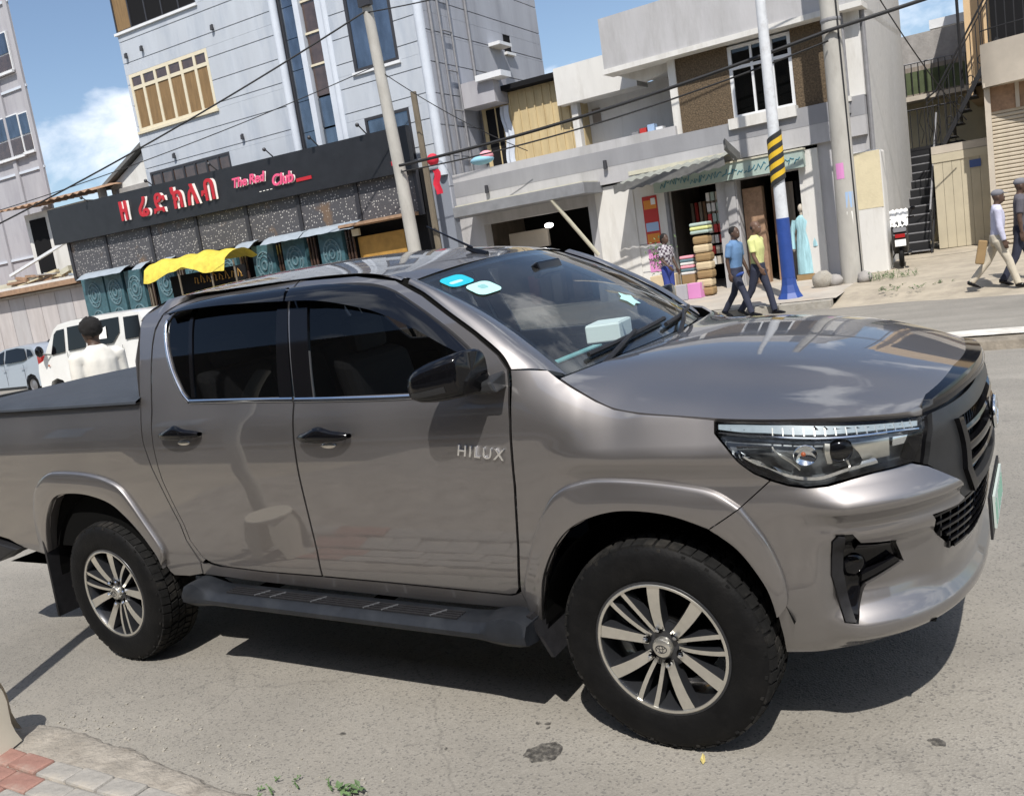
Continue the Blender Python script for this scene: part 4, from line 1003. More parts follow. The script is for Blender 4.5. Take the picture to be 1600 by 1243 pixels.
    bp = t.nodes.new('ShaderNodeBump'); bp.inputs['Strength'].default_value = .32; bp.inputs['Distance'].default_value = .006; t.links.new(add.outputs[0], bp.inputs['Height']); t.links.new(bp.outputs[0], b.inputs['Normal'])
asphalt()
mat('dust', (.36,.315,.245), rough=.95, var=.22, vscale=1.6, bump=.5, bscale=28, stain=(.24,.21,.17), stain_scale=2.2, stain_amt=.7)
mat('footway_concrete', (.40,.365,.315), rough=.9, var=.18, vscale=1.4, bump=.25, bscale=40, stain=(.46,.37,.28), stain_scale=1.1, stain_amt=.8)
mat('kerb_concrete', (.33,.31,.27), rough=.9, var=.25, vscale=4, bump=.4, bscale=35, stain=(.20,.17,.13), stain_scale=3, stain_amt=.6)
mat('white_kerb', (.62,.60,.55), rough=.85, var=.15, vscale=5, stain=(.35,.31,.26), stain_scale=4, stain_amt=.6)
mat('median_face', (.20,.175,.14), rough=.95, var=.35, vscale=6, bump=.6, bscale=25)
mat('road_paint', (.55,.53,.48), rough=.8, var=.25, vscale=9)
mat('red_paver', (.28,.15,.12), rough=.85, var=.22, vscale=9, bump=.25, bscale=60, stain=(.30,.25,.21), stain_scale=6, stain_amt=.85)
mat('grey_paver', (.30,.285,.26), rough=.92, var=.25, vscale=8, bump=.35, bscale=50, stain=(.38,.335,.27), stain_scale=5, stain_amt=.8)
mat('mortar', (.30,.272,.232), rough=.95, var=.3, vscale=6, bump=.7, bscale=40, stain=(.20,.175,.145), stain_scale=7, stain_amt=.75)
def struct(o): o['kind'] = 'structure'; return o
def lin(a, b, n): return [a+(b-a)*i/n for i in range(n+1)]
# base ground to the horizon
g = MB().grid([[(x, y, -.28) for x in (-1500,-60,60,1500)] for y in (-1500,-40,60,1500)]).build('ground', 'dust'); struct(g)
# carriageway sheet
xs = lin(-70,-16,18)+lin(-14,8,66)+lin(10,60,16); ys = lin(-1.75,13.95,62)
rd_ = MB().grid([[(x, y, road_z(x, y)) for x in xs] for y in ys]).build('road', 'asphalt', smooth=80); struct(rd_)
# raised median with a limewashed top
def med(x0, x1):
    r = []
    for x in lin(x0, x1, 40):
        j = noise.noise(Vector((x*.9,0,0)))*.025; k = noise.noise(Vector((x*2.1,5,0)))*.02
        r.append([(x,7.62+j,road_z(x,7.62)-.02),(x,7.66+j,.10+k),(x,7.72+j,.135+k),(x,8.30,.150+k),(x,8.36,.12),(x,8.38,-.02)])
    return r
mdn = MB().grid(med(-60,40)).build('median_kerb', 'median_face', smooth=40)
tag(mdn, 'long low median kerb with whitewashed top running along the middle of the road', 'kerb')
tp = MB().grid([[(x, y+noise.noise(Vector((x*1.3,y,0)))*.02, .156+noise.noise(Vector((x*2.1,5,0)))*.02) for y in (7.80,8.28)] for x in lin(-60,40,160)]).build('limewashed_top', 'white_kerb', mdn)
# lane dashes on the far carriageway
for x in (-9.0,-5.0,-1.0,3.0):
    s_ = MB().grid([[(xx, yy, road_z(xx, yy)+.005) for xx in lin(x, x+1.1, 4)] for yy in (11.1,11.2)]).build('road_marking', 'road_paint'); struct(s_)
# far kerb stones
kr = empty('far_kerb', (0,13.95,0)); struct(kr)
for k in range(34):
    x0 = -.95-1.0*(k+1); j = random.uniform(-.012,.012)
    MB().box(x0+.008, x0+.992, 0+j, .22, -.05, .145+random.uniform(-.012,.012)).build('kerb_stone', 'kerb_concrete', kr, bevel=.015)
# far footway
fw = MB().grid([[(x, y, far_z(x, y)+noise.noise(Vector((x*.7,y*.7,0)))*.012) for x in lin(-60,-.9,90)] for y in [14.16,14.8,15.6,16.5,17.4,18.0,19.0,21.0]]).build('far_footway', 'footway_concrete', smooth=70); struct(fw)
# dusty forecourt that ramps down to the road on the right
def fore(x, y):
    e = 13.75-.30*max(0,x)*.9+noise.noise(Vector((x*1.1,0,3)))*.18
    t = (y-e)/1.5; base = far_z(x, max(y,14.0))
    return (base*sstep(-.02,1.0,t) if t < 1 else base) + .004 + noise.noise(Vector((x*1.7,y*1.7,1)))*.018*min(1,max(0,t))
fxs = lin(-.95,14,70); rowsf = []
for j in range(46):
    row = []
    for x in fxs:
        e = 13.75-.30*max(0,x)*.9+noise.noise(Vector((x*1.1,0,3)))*.18; y = e-.03+(38-e)*(j/45)**2.0
        row.append((x, y, fore(x, y)-(.02 if j == 0 else 0)))
    rowsf.append(row)
fc = MB().grid(rowsf).build('forecourt', 'dust', smooth=70); struct(fc)
# ---- near footway, bottom left of the picture
near = empty('near_footway', (0,0,0)); struct(near); near.matrix_world = LANE
def dirt_edge(pts, z0, z1): pass
edge_pts = [(-3.2,-1.72),(-2.0,-1.70),(-1.50,-1.68),(-1.41,-1.60),(-1.34,-1.50),(-1.223,-1.478),(-1.0,-1.485),(-.862,-1.496),(-.562,-1.522),(-.227,-1.562),(.003,-1.598),(.25,-1.60),(.45,-1.605),(.62,-1.66),(1.0,-1.66),(2.0,-1.70),(4.0,-1.72)]
E_ = smooth_poly(edge_pts, k=6); rr = []
for (x, y) in E_:
    n1 = noise.noise(Vector((x*4,1,0)))*.028+noise.noise(Vector((x*11,2,0)))*.020+noise.noise(Vector((x*27,2,0)))*.010; row = []
    for d, z in ((0,-.012),(.015,.012),(.045,.030),(.09,.036),(.16,.040),(.30,.040),(.8,.040),(6.0,.05)):
        row.append((x, y+n1*(1 if d < .2 else 0)-d, z+(noise.noise(Vector((x*9,(y-d)*9,4)))*.014+noise.noise(Vector((x*31,(y-d)*31,4)))*.006)*(1 if .01 < d < .5 else 0)))
    rr.append(row)
nf = MB().grid(rr).build('mortar_bed', 'mortar', near, smooth=60)
random.seed(21)
grit = MB()
for k in range(420):
    x = random.uniform(-2.2,3.2); base = [b for a, b in edge_pts if a <= x][-1] if x > -3.2 else -1.6
    y = base+abs(random.gauss(0,.16))-.02; s = random.choice((.002,.003,.003,.004,.006)); grit.obox((x,y,s*.4),(s,s*.3,0),(-s*.3,s*.8,0),(0,0,s*.6))
go_ = grit.build('grit','kerb_concrete',near); go_['kind'] = 'stuff'
# pavers: a red course, then grey ones, each a stone of its own
def paver(cx, cy, lx, ly, ang, m, z=.045):
    o = MB().box(-lx/2,lx/2,-ly/2,ly/2,-.04,.016).build('paver', m, near, bevel=.010); o.location = (cx, cy, z+random.uniform(-.006,.004)); o.rotation_euler = (random.uniform(-.025,.025), random.uniform(-.02,.02), ang+random.uniform(-.03,.03)); return o
ang = R(0); ca, sa = math.cos(ang), math.sin(ang)
O = Vector((-.765,-1.72))
for r_ in range(4):
    for c_ in range(-16, 20):
        u = c_*.205+(.1025 if r_ % 2 else 0); v = -.055-r_*.105; x = O.x+u*ca-v*sa; y = O.y+u*sa+v*ca
        if x > .30 or x < -1.75: continue
        red = -.45 < u < -.02
        if y > -1.66+.16*min(0,x+.78): continue
        paver(x, y, .198, .098, ang, 'red_paver' if red else 'grey_paver')
# ---------------------------------------------------------------- buildings across the street (built in each facade's own frame: x along it, y into it)
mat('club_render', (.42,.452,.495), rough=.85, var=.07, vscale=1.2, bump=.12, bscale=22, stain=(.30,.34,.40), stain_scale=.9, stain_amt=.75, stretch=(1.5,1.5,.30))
mat('club_shaded_render', (.33,.345,.385), rough=.88, var=.10, vscale=1.0, bump=.12, bscale=22, stain=(.24,.25,.28), stain_scale=.8, stain_amt=.75, stretch=(1.5,1.5,.30))  # same paint as the front, its colour darkened for the shaded flank
mat('groove', (.20,.22,.26), rough=.9)
mat('pilaster_white', (.52,.56,.62), rough=.8, var=.06, vscale=2)
mat('cream_frame', (.62,.56,.42), rough=.6, var=.06, vscale=5)
mat('white_frame', (.66,.67,.68), rough=.5, var=.06, vscale=5)
mat('dark_frame', (.03,.03,.035), rough=.5)
mat('brown_curtain', (.20,.125,.055), rough=.85, var=.3, vscale=2.5, stretch=(6,1,.6))
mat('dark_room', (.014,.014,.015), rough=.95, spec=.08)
mat('brown_glass', (.07,.045,.035), rough=.12, var=.35, vscale=4, coat=1.0)
glass('pane_glass', (.30,.32,.33), ior=1.55)
mat('mirror_glass', (.16,.19,.23), rough=.06, metal=.85, var=.5, vscale=1.6, stretch=(1,1,.35))
mat('sign_black', (.016,.017,.020), rough=.42, var=.25, vscale=3)
mat('sign_red', (.45,.018,.028), rough=.4)
mat('sign_pink', (.75,.10,.22), rough=.4)
mat('sign_white', (.80,.78,.74), rough=.5)
mat('roofing_white', (.30,.345,.39), rough=.5, var=.15, vscale=4)
mat('teal_tile', (.045,.105,.125), rough=.45, var=.35, vscale=9)
mat('teal_ornament', (.105,.175,.20), rough=.5, var=.3, vscale=20)
mat('ochre_door', (.38,.21,.045), rough=.7, var=.2, vscale=4)
mat('rust_lip', (.30,.19,.12), rough=.85, var=.3, vscale=8)
mat('beige_sheet', (.48,.38,.21), rough=.7, var=.14, vscale=2, stretch=(3,3,.5), stain=(.36,.27,.14), stain_scale=1.5, stain_amt=.5)
mat('grey_render', (.42,.415,.42), rough=.88, var=.09, vscale=1.3, bump=.2, bscale=26, stain=(.30,.295,.29), stain_scale=.9, stain_amt=.75, stretch=(1.5,1.5,.30))
mat('grey_band', (.26,.262,.275), rough=.88, var=.10, vscale=1.5, bump=.15, bscale=26, stretch=(1.5,1.5,.30))
mat('white_plaster', (.62,.61,.58), rough=.85, var=.07, vscale=1.5, bump=.15, bscale=20, stain=(.45,.43,.39), stain_scale=1.3, stain_amt=.75, stretch=(1.5,1.5,.30))
mat('cream_plaster', (.60,.53,.36), rough=.85, var=.10, vscale=1.3, bump=.2, bscale=24, stain=(.42,.37,.25), stain_scale=1.2, stain_amt=.5)
mat('pebble_brown', (.105,.075,.045), rough=.95, var=.65, vscale=28, bump=.9, bscale=30)
mat('rough_cast', (.47,.465,.45), rough=.95, var=.16, vscale=22, bump=.5, bscale=45, stain=(.34,.335,.32), stain_scale=.8, stain_amt=.5, stretch=(1.5,1.5,.30))
mat('curtain_grey', (.22,.19,.16), rough=.9, var=.3, vscale=3, stretch=(8,1,.5))
mat('awning_grey', (.20,.205,.215), rough=.7, var=.15, vscale=3)
mat('awning_top', (.50,.48,.38), rough=.8, var=.12, vscale=4)
mat('awning_sheet', (.24,.25,.225), rough=.7, var=.2, vscale=4)
mat('sheet_dark', (.13,.13,.125), rough=.65, var=.2, vscale=6)
mat('green_board', (.34,.42,.38), rough=.7, var=.12, vscale=4)
mat('script_blue', (.05,.20,.27), rough=.6)
mat('poster_red', (.42,.03,.025), rough=.5); mat('poster_orange', (.60,.22,.03), rough=.5); mat('poster_pink', (.62,.25,.50), rough=.5); mat('poster_blue', (.30,.42,.60), rough=.5)
mat('steel_black', (.018,.018,.020), rough=.5, metal=.2)
mat('pipe_grey', (.20,.20,.21), rough=.6, var=.2, vscale=8)
mat('shutter_beige', (.44,.385,.30), rough=.55, var=.10, vscale=6)
mat('orange_beige', (.60,.43,.25), rough=.85, var=.08, vscale=2)
mat('tan_slab', (.47,.42,.35), rough=.85, var=.10, vscale=1.5, stain=(.34,.30,.25), stain_scale=1.2, stain_amt=.4)
mat('block_wall', (.30,.285,.27), rough=.95, var=.2, vscale=5, bump=.4, bscale=20)
mat('gate_sheet', (.47,.42,.31), rough=.6, var=.10, vscale=2)
mat('mauve_render', (.36,.355,.375), rough=.88, var=.08, vscale=1.2, stain=(.27,.26,.29), stain_scale=.8, stain_amt=.75, stretch=(1.5,1.5,.30))
def lace():
    m = mat('pierced_panel', (.05,.05,.055), rough=.5); t = m.node_tree; b = t.nodes['Principled BSDF']
    c = t.nodes.new('ShaderNodeTexCoord'); v = t.nodes.new('ShaderNodeTexVoronoi'); v.inputs['Scale'].default_value = 11.5; v.inputs['Randomness'].default_value = .55; t.links.new(c.outputs['Object'], v.inputs['Vector'])
    r = t.nodes.new('ShaderNodeValToRGB'); e = r.color_ramp.elements; e[0].position = .16; e[0].color = (.50,.48,.45,1); e[1].position = .30; e[1].color = (.075,.073,.078,1)
    t.links.new(v.outputs['Distance'], r.inputs[0])
    n = t.nodes.new('ShaderNodeTexNoise'); n.inputs['Scale'].default_value = 1.3; n.inputs['Detail'].default_value = 6; t.links.new(c.outputs['Object'], n.inputs['Vector'])
    r2 = t.nodes.new('ShaderNodeMapRange'); r2.inputs['From Min'].default_value = .60; r2.inputs['From Max'].default_value = .70; r2.inputs['To Max'].default_value = .6; t.links.new(n.outputs['Fac'], r2.inputs[0])
    mx = t.nodes.new('ShaderNodeMix'); mx.data_type = 'RGBA'; t.links.new(r2.outputs[0], mx.inputs['Factor']); t.links.new(r.outputs[0], mx.inputs['A']); mx.inputs['B'].default_value = (.20,.12,.06,1)
    t.links.new(mx.outputs['Result'], b.inputs['Base Color'])
lace()
def B(name, m, par, x0, x1, y0, y1, z0, z1, bevel=0.0): return MB().box(min(x0,x1),max(x0,x1),min(y0,y1),max(y0,y1),min(z0,z1),max(z0,z1)).build(name, m, par, bevel=bevel)
def bands(par, m, u0, u1, z0, z1, pitch, wins, y0, thick=.05, axis='x', name='wall_band', gap=.022):
    """rendered courses with recessed joints, cut round the openings"""
    z = z0
    while z < z1-.05:
        za, zb = z+gap/2, min(z+pitch, z1)-gap/2; z += pitch
        cuts = [(a, b) for a, b, c, d in wins if c < zb-.01 and d > za+.01]
        # vertical sub-slices where a window edge falls inside the course
        zz_ = sorted({za, zb} | {v for a, b, c, d in wins for v in (c, d) if za+.03 < v < zb-.03})
        for p, q in zip(zz_, zz_[1:]):
            cur = sorted([(a, b) for a, b, c, d in wins if c < q-.005 and d > p+.005]); x = u0
            for a, b in cur+[(u1, u1)]:
                if a-x > .04:
                    if axis == 'x': B(name, m, par, x, a, y0-thick, y0, p, q, .008)
                    else: B(name, m, par, y0, y0+thick, x, a, p, q, .008)
                x = max(x, b)
mat('sheet_pale', (.44,.41,.40), rough=.7, var=.12, vscale=2, stretch=(2,2,.3), stain=(.33,.29,.27), stain_scale=1.2, stain_amt=.5); mat('sheet_pale2', (.40,.385,.385), rough=.7, var=.12, vscale=2, stretch=(2,2,.3), stain=(.30,.27,.26), stain_scale=1.2, stain_amt=.5)
KF = empty('club_building', (-11,18,0), R(2.5), 'pale blue-grey multi-storey building above the long black club sign', 'building')
WN = [(-13.0,-9.15,11.2,13.3),(-12.85,-9.08,7.93,9.82),(-12.8,-8.95,5.3,6.55)]
B('wall', 'groove', KF, -12.95,-6.15,.0,7.3,0,16); B('wall', 'groove', KF, -4.15,-.9,.002,7.3,0,16); B('wall','groove', KF,-6.15,-4.15,.32,7.3,0,16)
bands(KF, 'club_render', -12.98,-6.1,4.6,15.8,.70,WN,0)
WR = [(-3.45,-1.85,7.75,10.1),(-3.4,-1.8,5.0,6.45),(-3.45,-1.85,11.2,13.5)]
bands(KF, 'club_render', -4.15,-1.12,4.6,15.8,.70,WR,0)
bands(KF, 'club_shaded_render', .0,7.3,3.2,15.8,.86,[(4.55,5.05,8.28,8.85)],-.9,axis='y')
MB().tube([(-1.0,-.02,4.4),(-1.0,-.02,16)], .14, 12).build('corner_pilaster', 'pilaster_white', KF, smooth=60)
for u in (-6.12,-4.18): MB().tube([(u,.02,4.6),(u,.02,16)], .13, 10).build('corner_pilaster', 'pilaster_white', KF, smooth=60)
def window(par, x0, x1, z0, z1, cols, fm, pane, rec=.0, transom=None, bar=.055, sill='white_frame', edges=True, paint=None, sy=-.12):
    w = B('window', 'dark_room', par, x0, x1, rec+.02, rec+.06, z0, z1)
    y = rec-.03
    for i in range(cols+1):
        x = x0+(x1-x0)*i/cols; B('frame_bar', fm, w, x-bar/2+(bar/2 if i == 0 else 0)-(bar/2 if i == cols else 0), x+bar/2+(bar/2 if i == 0 else 0)-(bar/2 if i == cols else 0), y-.02, y+.045, z0, z1)
    for z in ([z0+bar/2, z1-bar/2]+([transom] if transom else [])): B('frame_bar', fm, w, x0, x1, y-.018, y+.04, z-bar/2, z+bar/2)
    for i in range(cols):
        xa, xb = x0+(x1-x0)*i/cols+bar*.5, x0+(x1-x0)*(i+1)/cols-bar*.5
        zs_ = [z0+bar, (transom if transom else z1-bar)]; 
        pm = pane[i % len(pane)] if isinstance(pane, list) else pane
        B('pane', pm, w, xa, xb, y+.01, y+.02, zs_[0], zs_[1])
        if transom: B('pane', 'brown_glass' if paint is None else paint, w, xa, xb, y+.008, y+.018, transom, z1-bar)
    if sill: B('sill', sill, w, x0-.06, x1+.06, sy, y+.03, z0-.08, z0)
    return w
window(KF, -13.0,-9.15,11.2,13.3,5,'dark_frame',['brown_curtain','dark_room','dark_room','dark_room','dark_room'],0,sill='white_frame')
window(KF, -12.85,-9.08,7.93,9.82,6,'cream_frame','brown_curtain',0,9.36,.11,sill='cream_frame',paint='brown_glass')
window(KF, -12.8,-8.95,5.3,6.55,7,'dark_frame','brown_glass',0,None,.08,sill=None)
window(KF, -3.45,-1.85,7.75,10.1,2,'dark_frame','mirror_glass',0,None,.10)
window(KF, -3.4,-1.8,5.0,6.45,2,'dark_frame','mirror_glass',0,None,.08,sill=None)
window(KF, -3.45,-1.85,11.2,13.5,2,'dark_frame','mirror_glass',0,None,.10)
# stair bay: two glazed columns either side of a slim white mullion
bay = B('stair_bay', 'dark_room', KF, -6.0,-4.3,.22,.30,4.6,16)
B('mullion', 'pilaster_white', bay, -5.33,-5.13,-.02,.22,4.6,16)
B('mullion', 'pilaster_white', bay, -4.56,-4.36,.05,.22,4.6,16)
for k in range(12):
    z0 = 4.7+k*.92; B('pane', 'mirror_glass', bay, -5.95,-5.36,.14,.16,z0,z0+.90)
    B('pane', 'brown_glass' if z0 > 7.3 else 'mirror_glass', bay, -5.10,-4.58,.12,.14,z0,z0+.86)
    if z0 > 7.3: B('frame_bar', 'cream_frame', bay, -5.12,-4.56,.08,.13,z0+.86,z0+.92)
B('frame_bar','dark_frame',bay,-6.0,-5.93,.10,.2,4.6,16)
window_side = B('side_window','dark_room',KF,-.895,-.87,4.55,5.05,8.28,8.85); B('sill','white_frame',window_side,-.86,-.74,4.5,5.1,8.2,8.28)
B('canopy','white_frame',KF,-.85,-.45,3.5,4.3,8.32,8.42)
# steel riser and service pipes on the flank
for w_ in (.62,1.18): MB().tube([(-.74,w_,3.4),(-.74,w_,16)], .035, 6).build('service_pipe','pipe_grey',KF)
for k in range(10): MB().tube([(-.74,.62,4.0+k*1.1),(-.74,1.18,4.0+k*1.1)], .025, 6).build('pipe_rung','pipe_grey',KF)
for w_ in (.25,2.3): MB().tube([(-.80,w_,3.4),(-.80,w_,16)], .045, 6).build('drain_pipe','pipe_grey',KF)
for z, u in ((10.55,-11.9),(10.4,-8.6),(6.95,-11.4),(6.95,-8.2),(10.5,-12.7)): MB().lathe([(0,.0),(.05,-.02),(.06,-.16),(0,-.16)],8,c=(u,-.12,z)).tube([(u,-.02,z),(u,-.12,z)],.02,5).build('wall_lamp','dark_frame',KF)
# ground floor of the club
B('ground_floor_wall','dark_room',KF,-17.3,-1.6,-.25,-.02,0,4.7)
SG = empty('club_sign', (0,0,0), 0, 'long black fascia sign with red Ethiopic letters and The Red Club in script', 'sign'); SG.parent = None; SG.matrix_world = Matrix.Translation((-11,18,0)) @ Matrix.Rotation(R(2.5),4,'Z')
sgb = MB().prism([(-17.75,4.78),(-1.55,4.62),(-1.55,5.86),(-17.75,6.05)], -.75,-.55).build('sign_box','sign_black',SG)
def letter(txt, u, z, size, m, back, dx, dz, shear=0.0, extr=.02, nm='letter', off=0.0):
    for mm, d, ex in ((back,(dx,0,dz),extr*.6),(m,(0,-.05,0),extr)):
        o = text_mesh(txt, size, mm, SG, nm, shear, ex, 1.0, 0, off); o.rotation_euler = (math.pi/2,0,0); o.location = (u+d[0], -.775+d[1], z+d[2])
for ch, u, dz, s in (('ዘ',-13.55,0,.86),('ሬ',-12.55,-.02,.86),('ድ',-11.75,-.02,.84),('ክ',-10.85,.0,.88),('ለ',-10.15,.0,.88),('ብ',-9.40,.02,.88)): letter(ch, u, 5.34+dz, s, 'sign_red','sign_white',.08,-.01, off=.018)
letter('The Red', -7.65, 5.40, .40, 'sign_pink','sign_white',.02,-.015, .25, .012, off=.010); letter('Club', -6.25, 5.20, .46, 'sign_pink','sign_white',.02,-.015,.25,.012, off=.012)
B('sign_strip','sign_red',SG,-5.75,-5.15,-.775,-.75,5.02,5.12); B('sign_strip','sign_red',SG,-2.2,-1.95,-.775,-.75,4.86,4.98)
for u in (-7.3,-7.15,-7.0,-6.85): B('sign_dot','sign_white',SG,u,u+.08,-.765,-.75,4.98,5.00)
for u in (-15.4,-12.0,-9.0,-6.6,-4.8,-3.0): MB().tube([(u,-.6,5.9),(u,-.95,6.15)],.02,5).ball((u,-.97,6.14),.06).build('sign_spotlight','dark_frame',SG)
posts = [-17.25,-15.2,-12.85,-10.55,-8.25,-6.05,-3.78,-1.62]
for a, b in zip(posts, posts[1:]):
    B('pierced_panel','pierced_panel',KF,a+.08,b-.08,-.52,-.48,3.52,4.90)
for a in posts: B('panel_post','dark_frame',KF,a-.07,a+.07,-.56,-.44,3.4,4.90)
for a, b in ((-16.65,-14.2),(-13.6,-13.1),(-12.3,-11.8),(-8.7,-7.95),(-7.5,-5.9),(-5.85,-3.75)):
    t_ = MB(); n = 12; rr = []
    for i in range(n+1):
        u = a+(b-a)*i/n; j = .008*math.sin(i*2.1); rr.append([(u,-.50,3.60+j*.4),(u,-.75,3.52+j),(u,-1.0,3.36+j)])
    t_.grid(rr).build('roofing_strip','roofing_white',KF,smooth=50)
tc_u = [-16.9,-15.6,-14.5,-12.9,-11.4,-9.9,-8.25,-6.95,-5.45]
for k, u in enumerate(tc_u):
    w_ = .92 if k != 0 else 1.2
    cpn = B('column_panel','teal_tile',KF,u,u+w_,-.62,-.45,.2,3.40)
    for zc in (.8,1.75,2.75):
        for r_, tr_ in ((.32,.030),(.22,.022),(.10,.035)):
            MB().tube([(u+w_/2+r_*math.cos(t),-.625,zc+1.35*r_*math.sin(t)) for t in [2*math.pi*i/24 for i in range(25)]],tr_,5).build('ornament_ring','teal_ornament',cpn)
        for q in range(8):
            t = math.pi*q/4; MB().ball((u+w_/2+.27*math.cos(t),-.625,zc+.36*math.sin(t)),.035,6,4).build('ornament_bead','teal_ornament',cpn)
    for i in range(3): B('slat','brown_glass',KF,u+w_+.08+.12*i,u+w_+.13+.12*i,-.55,-.50,.2,3.35)
B('ochre_doors','ochre_door',KF,-4.1,-2.4,-.42,-.30,.25,3.1); B('door_head','rust_lip',KF,-4.3,-1.7,-1.0,-.35,3.42,3.50); B('lamp_box','cream_frame',KF,-4.15,-3.9,-.6,-.5,3.15,3.35)
# ---- white gabled house behind, left of the club
GH = empty('gabled_house', (-11,18,0), R(2.5), 'small white gabled house showing behind the left end of the club sign', 'house')
MB().prism([(-17.0,0),(-14.4,0),(-14.4,7.9),(-17.0,6.75)],1.6,7.0).build('wall','white_plaster',GH)
MB().prism([(-17.25,6.70),(-14.3,8.0),(-14.3,8.14),(-17.25,6.84)],1.35,7.2).build('roof','sheet_dark',GH)
B('rain_gutter','white_frame',GH,-17.3,-17.15,1.2,1.5,6.3,6.75); B('upper_wall','block_wall',GH,-16.6,-14.5,1.45,1.59,6.0,6.6)
# ---- low shop with cluttered flat roof, far left
LS = empty('low_shop', (-11,18,0), R(2.5), 'low shop front of pale metal sheets with clutter on its flat roof, far left', 'shop')
B('wall','white_plaster',LS,-30,-17.35,0,5,0,3.3)
for k in range(12): B('sheet_panel',('sheet_pale','sheet_pale2')[k % 3 == 1],LS,-29.4+k*1.0,-28.43+k*1.0,-.06,-.005,.1,3.2)
B('roof_slab','rust_lip',LS,-30,-17.3,-.5,5,3.34,3.52); B('parapet','white_plaster',LS,-30,-17.3,-.45,-.30,3.52,3.62)
random.seed(3)
for k in range(26):
    u = -22.8+random.random()*5.0; MB().obox((u,random.uniform(-.2,.8),3.62+random.random()*.35),(random.uniform(.2,.9),0,random.uniform(-.1,.1)),(0,.08,0),(0,0,random.uniform(.02,.10))).build('roof_clutter',random.choice(['rust_lip','awning_top','block_wall','roofing_white','cream_plaster']),LS)
MB().obox((-20.3,.2,4.55),(2.0,0,.42),(0,.05,0),(0,0,.05)).build('roof_plank','white_frame',LS)
# ---- tall mauve building behind it
MV = empty('corner_tower_block', (-11,18,0), R(2.5), 'tall mauve-grey block with white framed windows at the far left edge', 'building')
MB().prism([(-40,3.05),(-22.65,3.05),(-37.5,13.2),(-52,13.2)],0,18,'z').build('wall','mauve_render',MV)
for z in (5.0,8.55,11.9,15.3): B('string_course','pilaster_white',MV,-34,-22.60,2.98,3.05,z,z+.10)
for u in (-26.5,-24.5,-22.78): B('edge_strip','mauve_render',MV,u-.12,u+.12,2.95,3.05,0,18)
for (x0,x1,z0,z1) in ((-24.25,-23.2,12.75,14.2),(-24.4,-23.65,9.35,10.95),(-23.5,-22.95,9.4,10.9),(-26.1,-24.6,12.75,14.2),(-26.1,-24.6,9.35,10.95)):
    w = B('window','white_frame',MV,x0-.06,x1+.06,2.96,3.04,z0-.06,z1+.06); zz2 = z0+(z1-z0)*.42
    B('pane','mirror_glass',w,x0,x1,2.93,2.955,zz2+.04,z1); B('pane','brown_glass',w,x0,x1,2.93,2.955,z0,zz2-.02); B('sill','white_frame',w,x0-.1,x1+.1,2.85,2.955,z0-.16,z0-.06)
B('annex','white_plaster',MV,-21.9,-17.9,1.1,4.5,3.5,6.45); B('annex_door','dark_room',MV,-21.6,-20.6,1.06,1.1,3.7,6.2)
aw = MB(); rr = [[(u,.3+.0*j,6.62+.04*math.sin(u*14)+(-.05)*(u+20)/4+.02*j) for j in (0,1)] for u in lin(-23.5,-16.3,90)]
rr = [[(a[0][0],.2,a[0][2]),(a[0][0],1.2,a[0][2]+.22),(a[0][0],3.0,a[0][2]+.4)] for a in rr]; aw.grid(rr).build('corrugated_awning','rust_lip',MV)
# ---- beige metal shed between the club and the shops
BS = empty('beige_shed', (-11,18,0), R(2.5), 'beige sheet-metal upper room between the club and the grey shops', 'shed')
B('wall','beige_sheet',BS,-.6,2.6,2.0,6,3.0,6.55)
for k in range(11): B('sheet_rib','beige_sheet',BS,-.15+k*.26,-.11+k*.26,1.965,1.999,4.2,6.5)
B('roof','dark_room',BS,.1,2.9,1.6,6,6.56,6.70); B('doorway','dark_room',BS,-.45,.05,1.97,2.02,4.3,6.2); MB().grid([[(.08+.05*math.sin(z*5)+i*.07,1.94+.03*math.sin(i*2.2),z) for i in range(5)] for z in lin(4.3,6.2,10)]).build('curtain','pilaster_white',BS)
B('concrete_hood','mauve_render',BS,-.75,.35,1.2,2.0,6.25,6.95); B('hood_cap','white_frame',BS,-.1,.75,1.0,1.6,6.86,7.02)
# ---- grey two-storey shops
SF = empty('grey_shop_building', (-2,18,0), R(-1.5), 'grey two-storey shop building with brown pebble panels and an upstairs window', 'building')
OP = [(-9.1,-5.75,-.1,2.85),(-3.55,-2.25,-.1,2.85),(-1.75,-.25,-.1,2.82)]
for x0, x1 in ((-9.95,-9.1),(-5.75,-5.5),(-2.25,-1.75)): B('wall','grey_render',SF,x0,x1,0,.35,0,3.3)
B('pillar','white_plaster',SF,-5.5,-4.42,-.03,.35,0,3.25); B('wall','white_plaster',SF,-4.42,-3.55,0,.35,0,3.3); B('pillar','white_plaster',SF,-.25,.20,-.06,.35,0,3.22); B('wall','grey_render',SF,.20,1.30,0,.35,0,3.3)
B('joint_line','grey_band',SF,-4.42,-3.56,-.006,0,1.63,1.65); B('joint_line','grey_band',SF,-4.42,-3.56,-.006,0,.93,.95)
for x0, x1, z0, z1 in OP: B('lintel','grey_render',SF,x0,x1,.002,.35,z1,3.3)
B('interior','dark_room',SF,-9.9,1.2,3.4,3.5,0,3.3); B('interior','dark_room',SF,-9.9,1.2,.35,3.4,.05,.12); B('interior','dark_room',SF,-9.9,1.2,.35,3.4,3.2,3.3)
for u in (-9.9,-5.4,-4.0,-2.0,.4): B('partition','curtain_grey',SF,u-.05,u+.05,.35,3.4,.1,3.2)
B('side_wall','rough_cast',SF,1.0,1.30,.36,5.4,0,7.1)
B('back_wall','rough_cast',SF,-3.0,1.28,5.2,5.4,3.3,7.1)
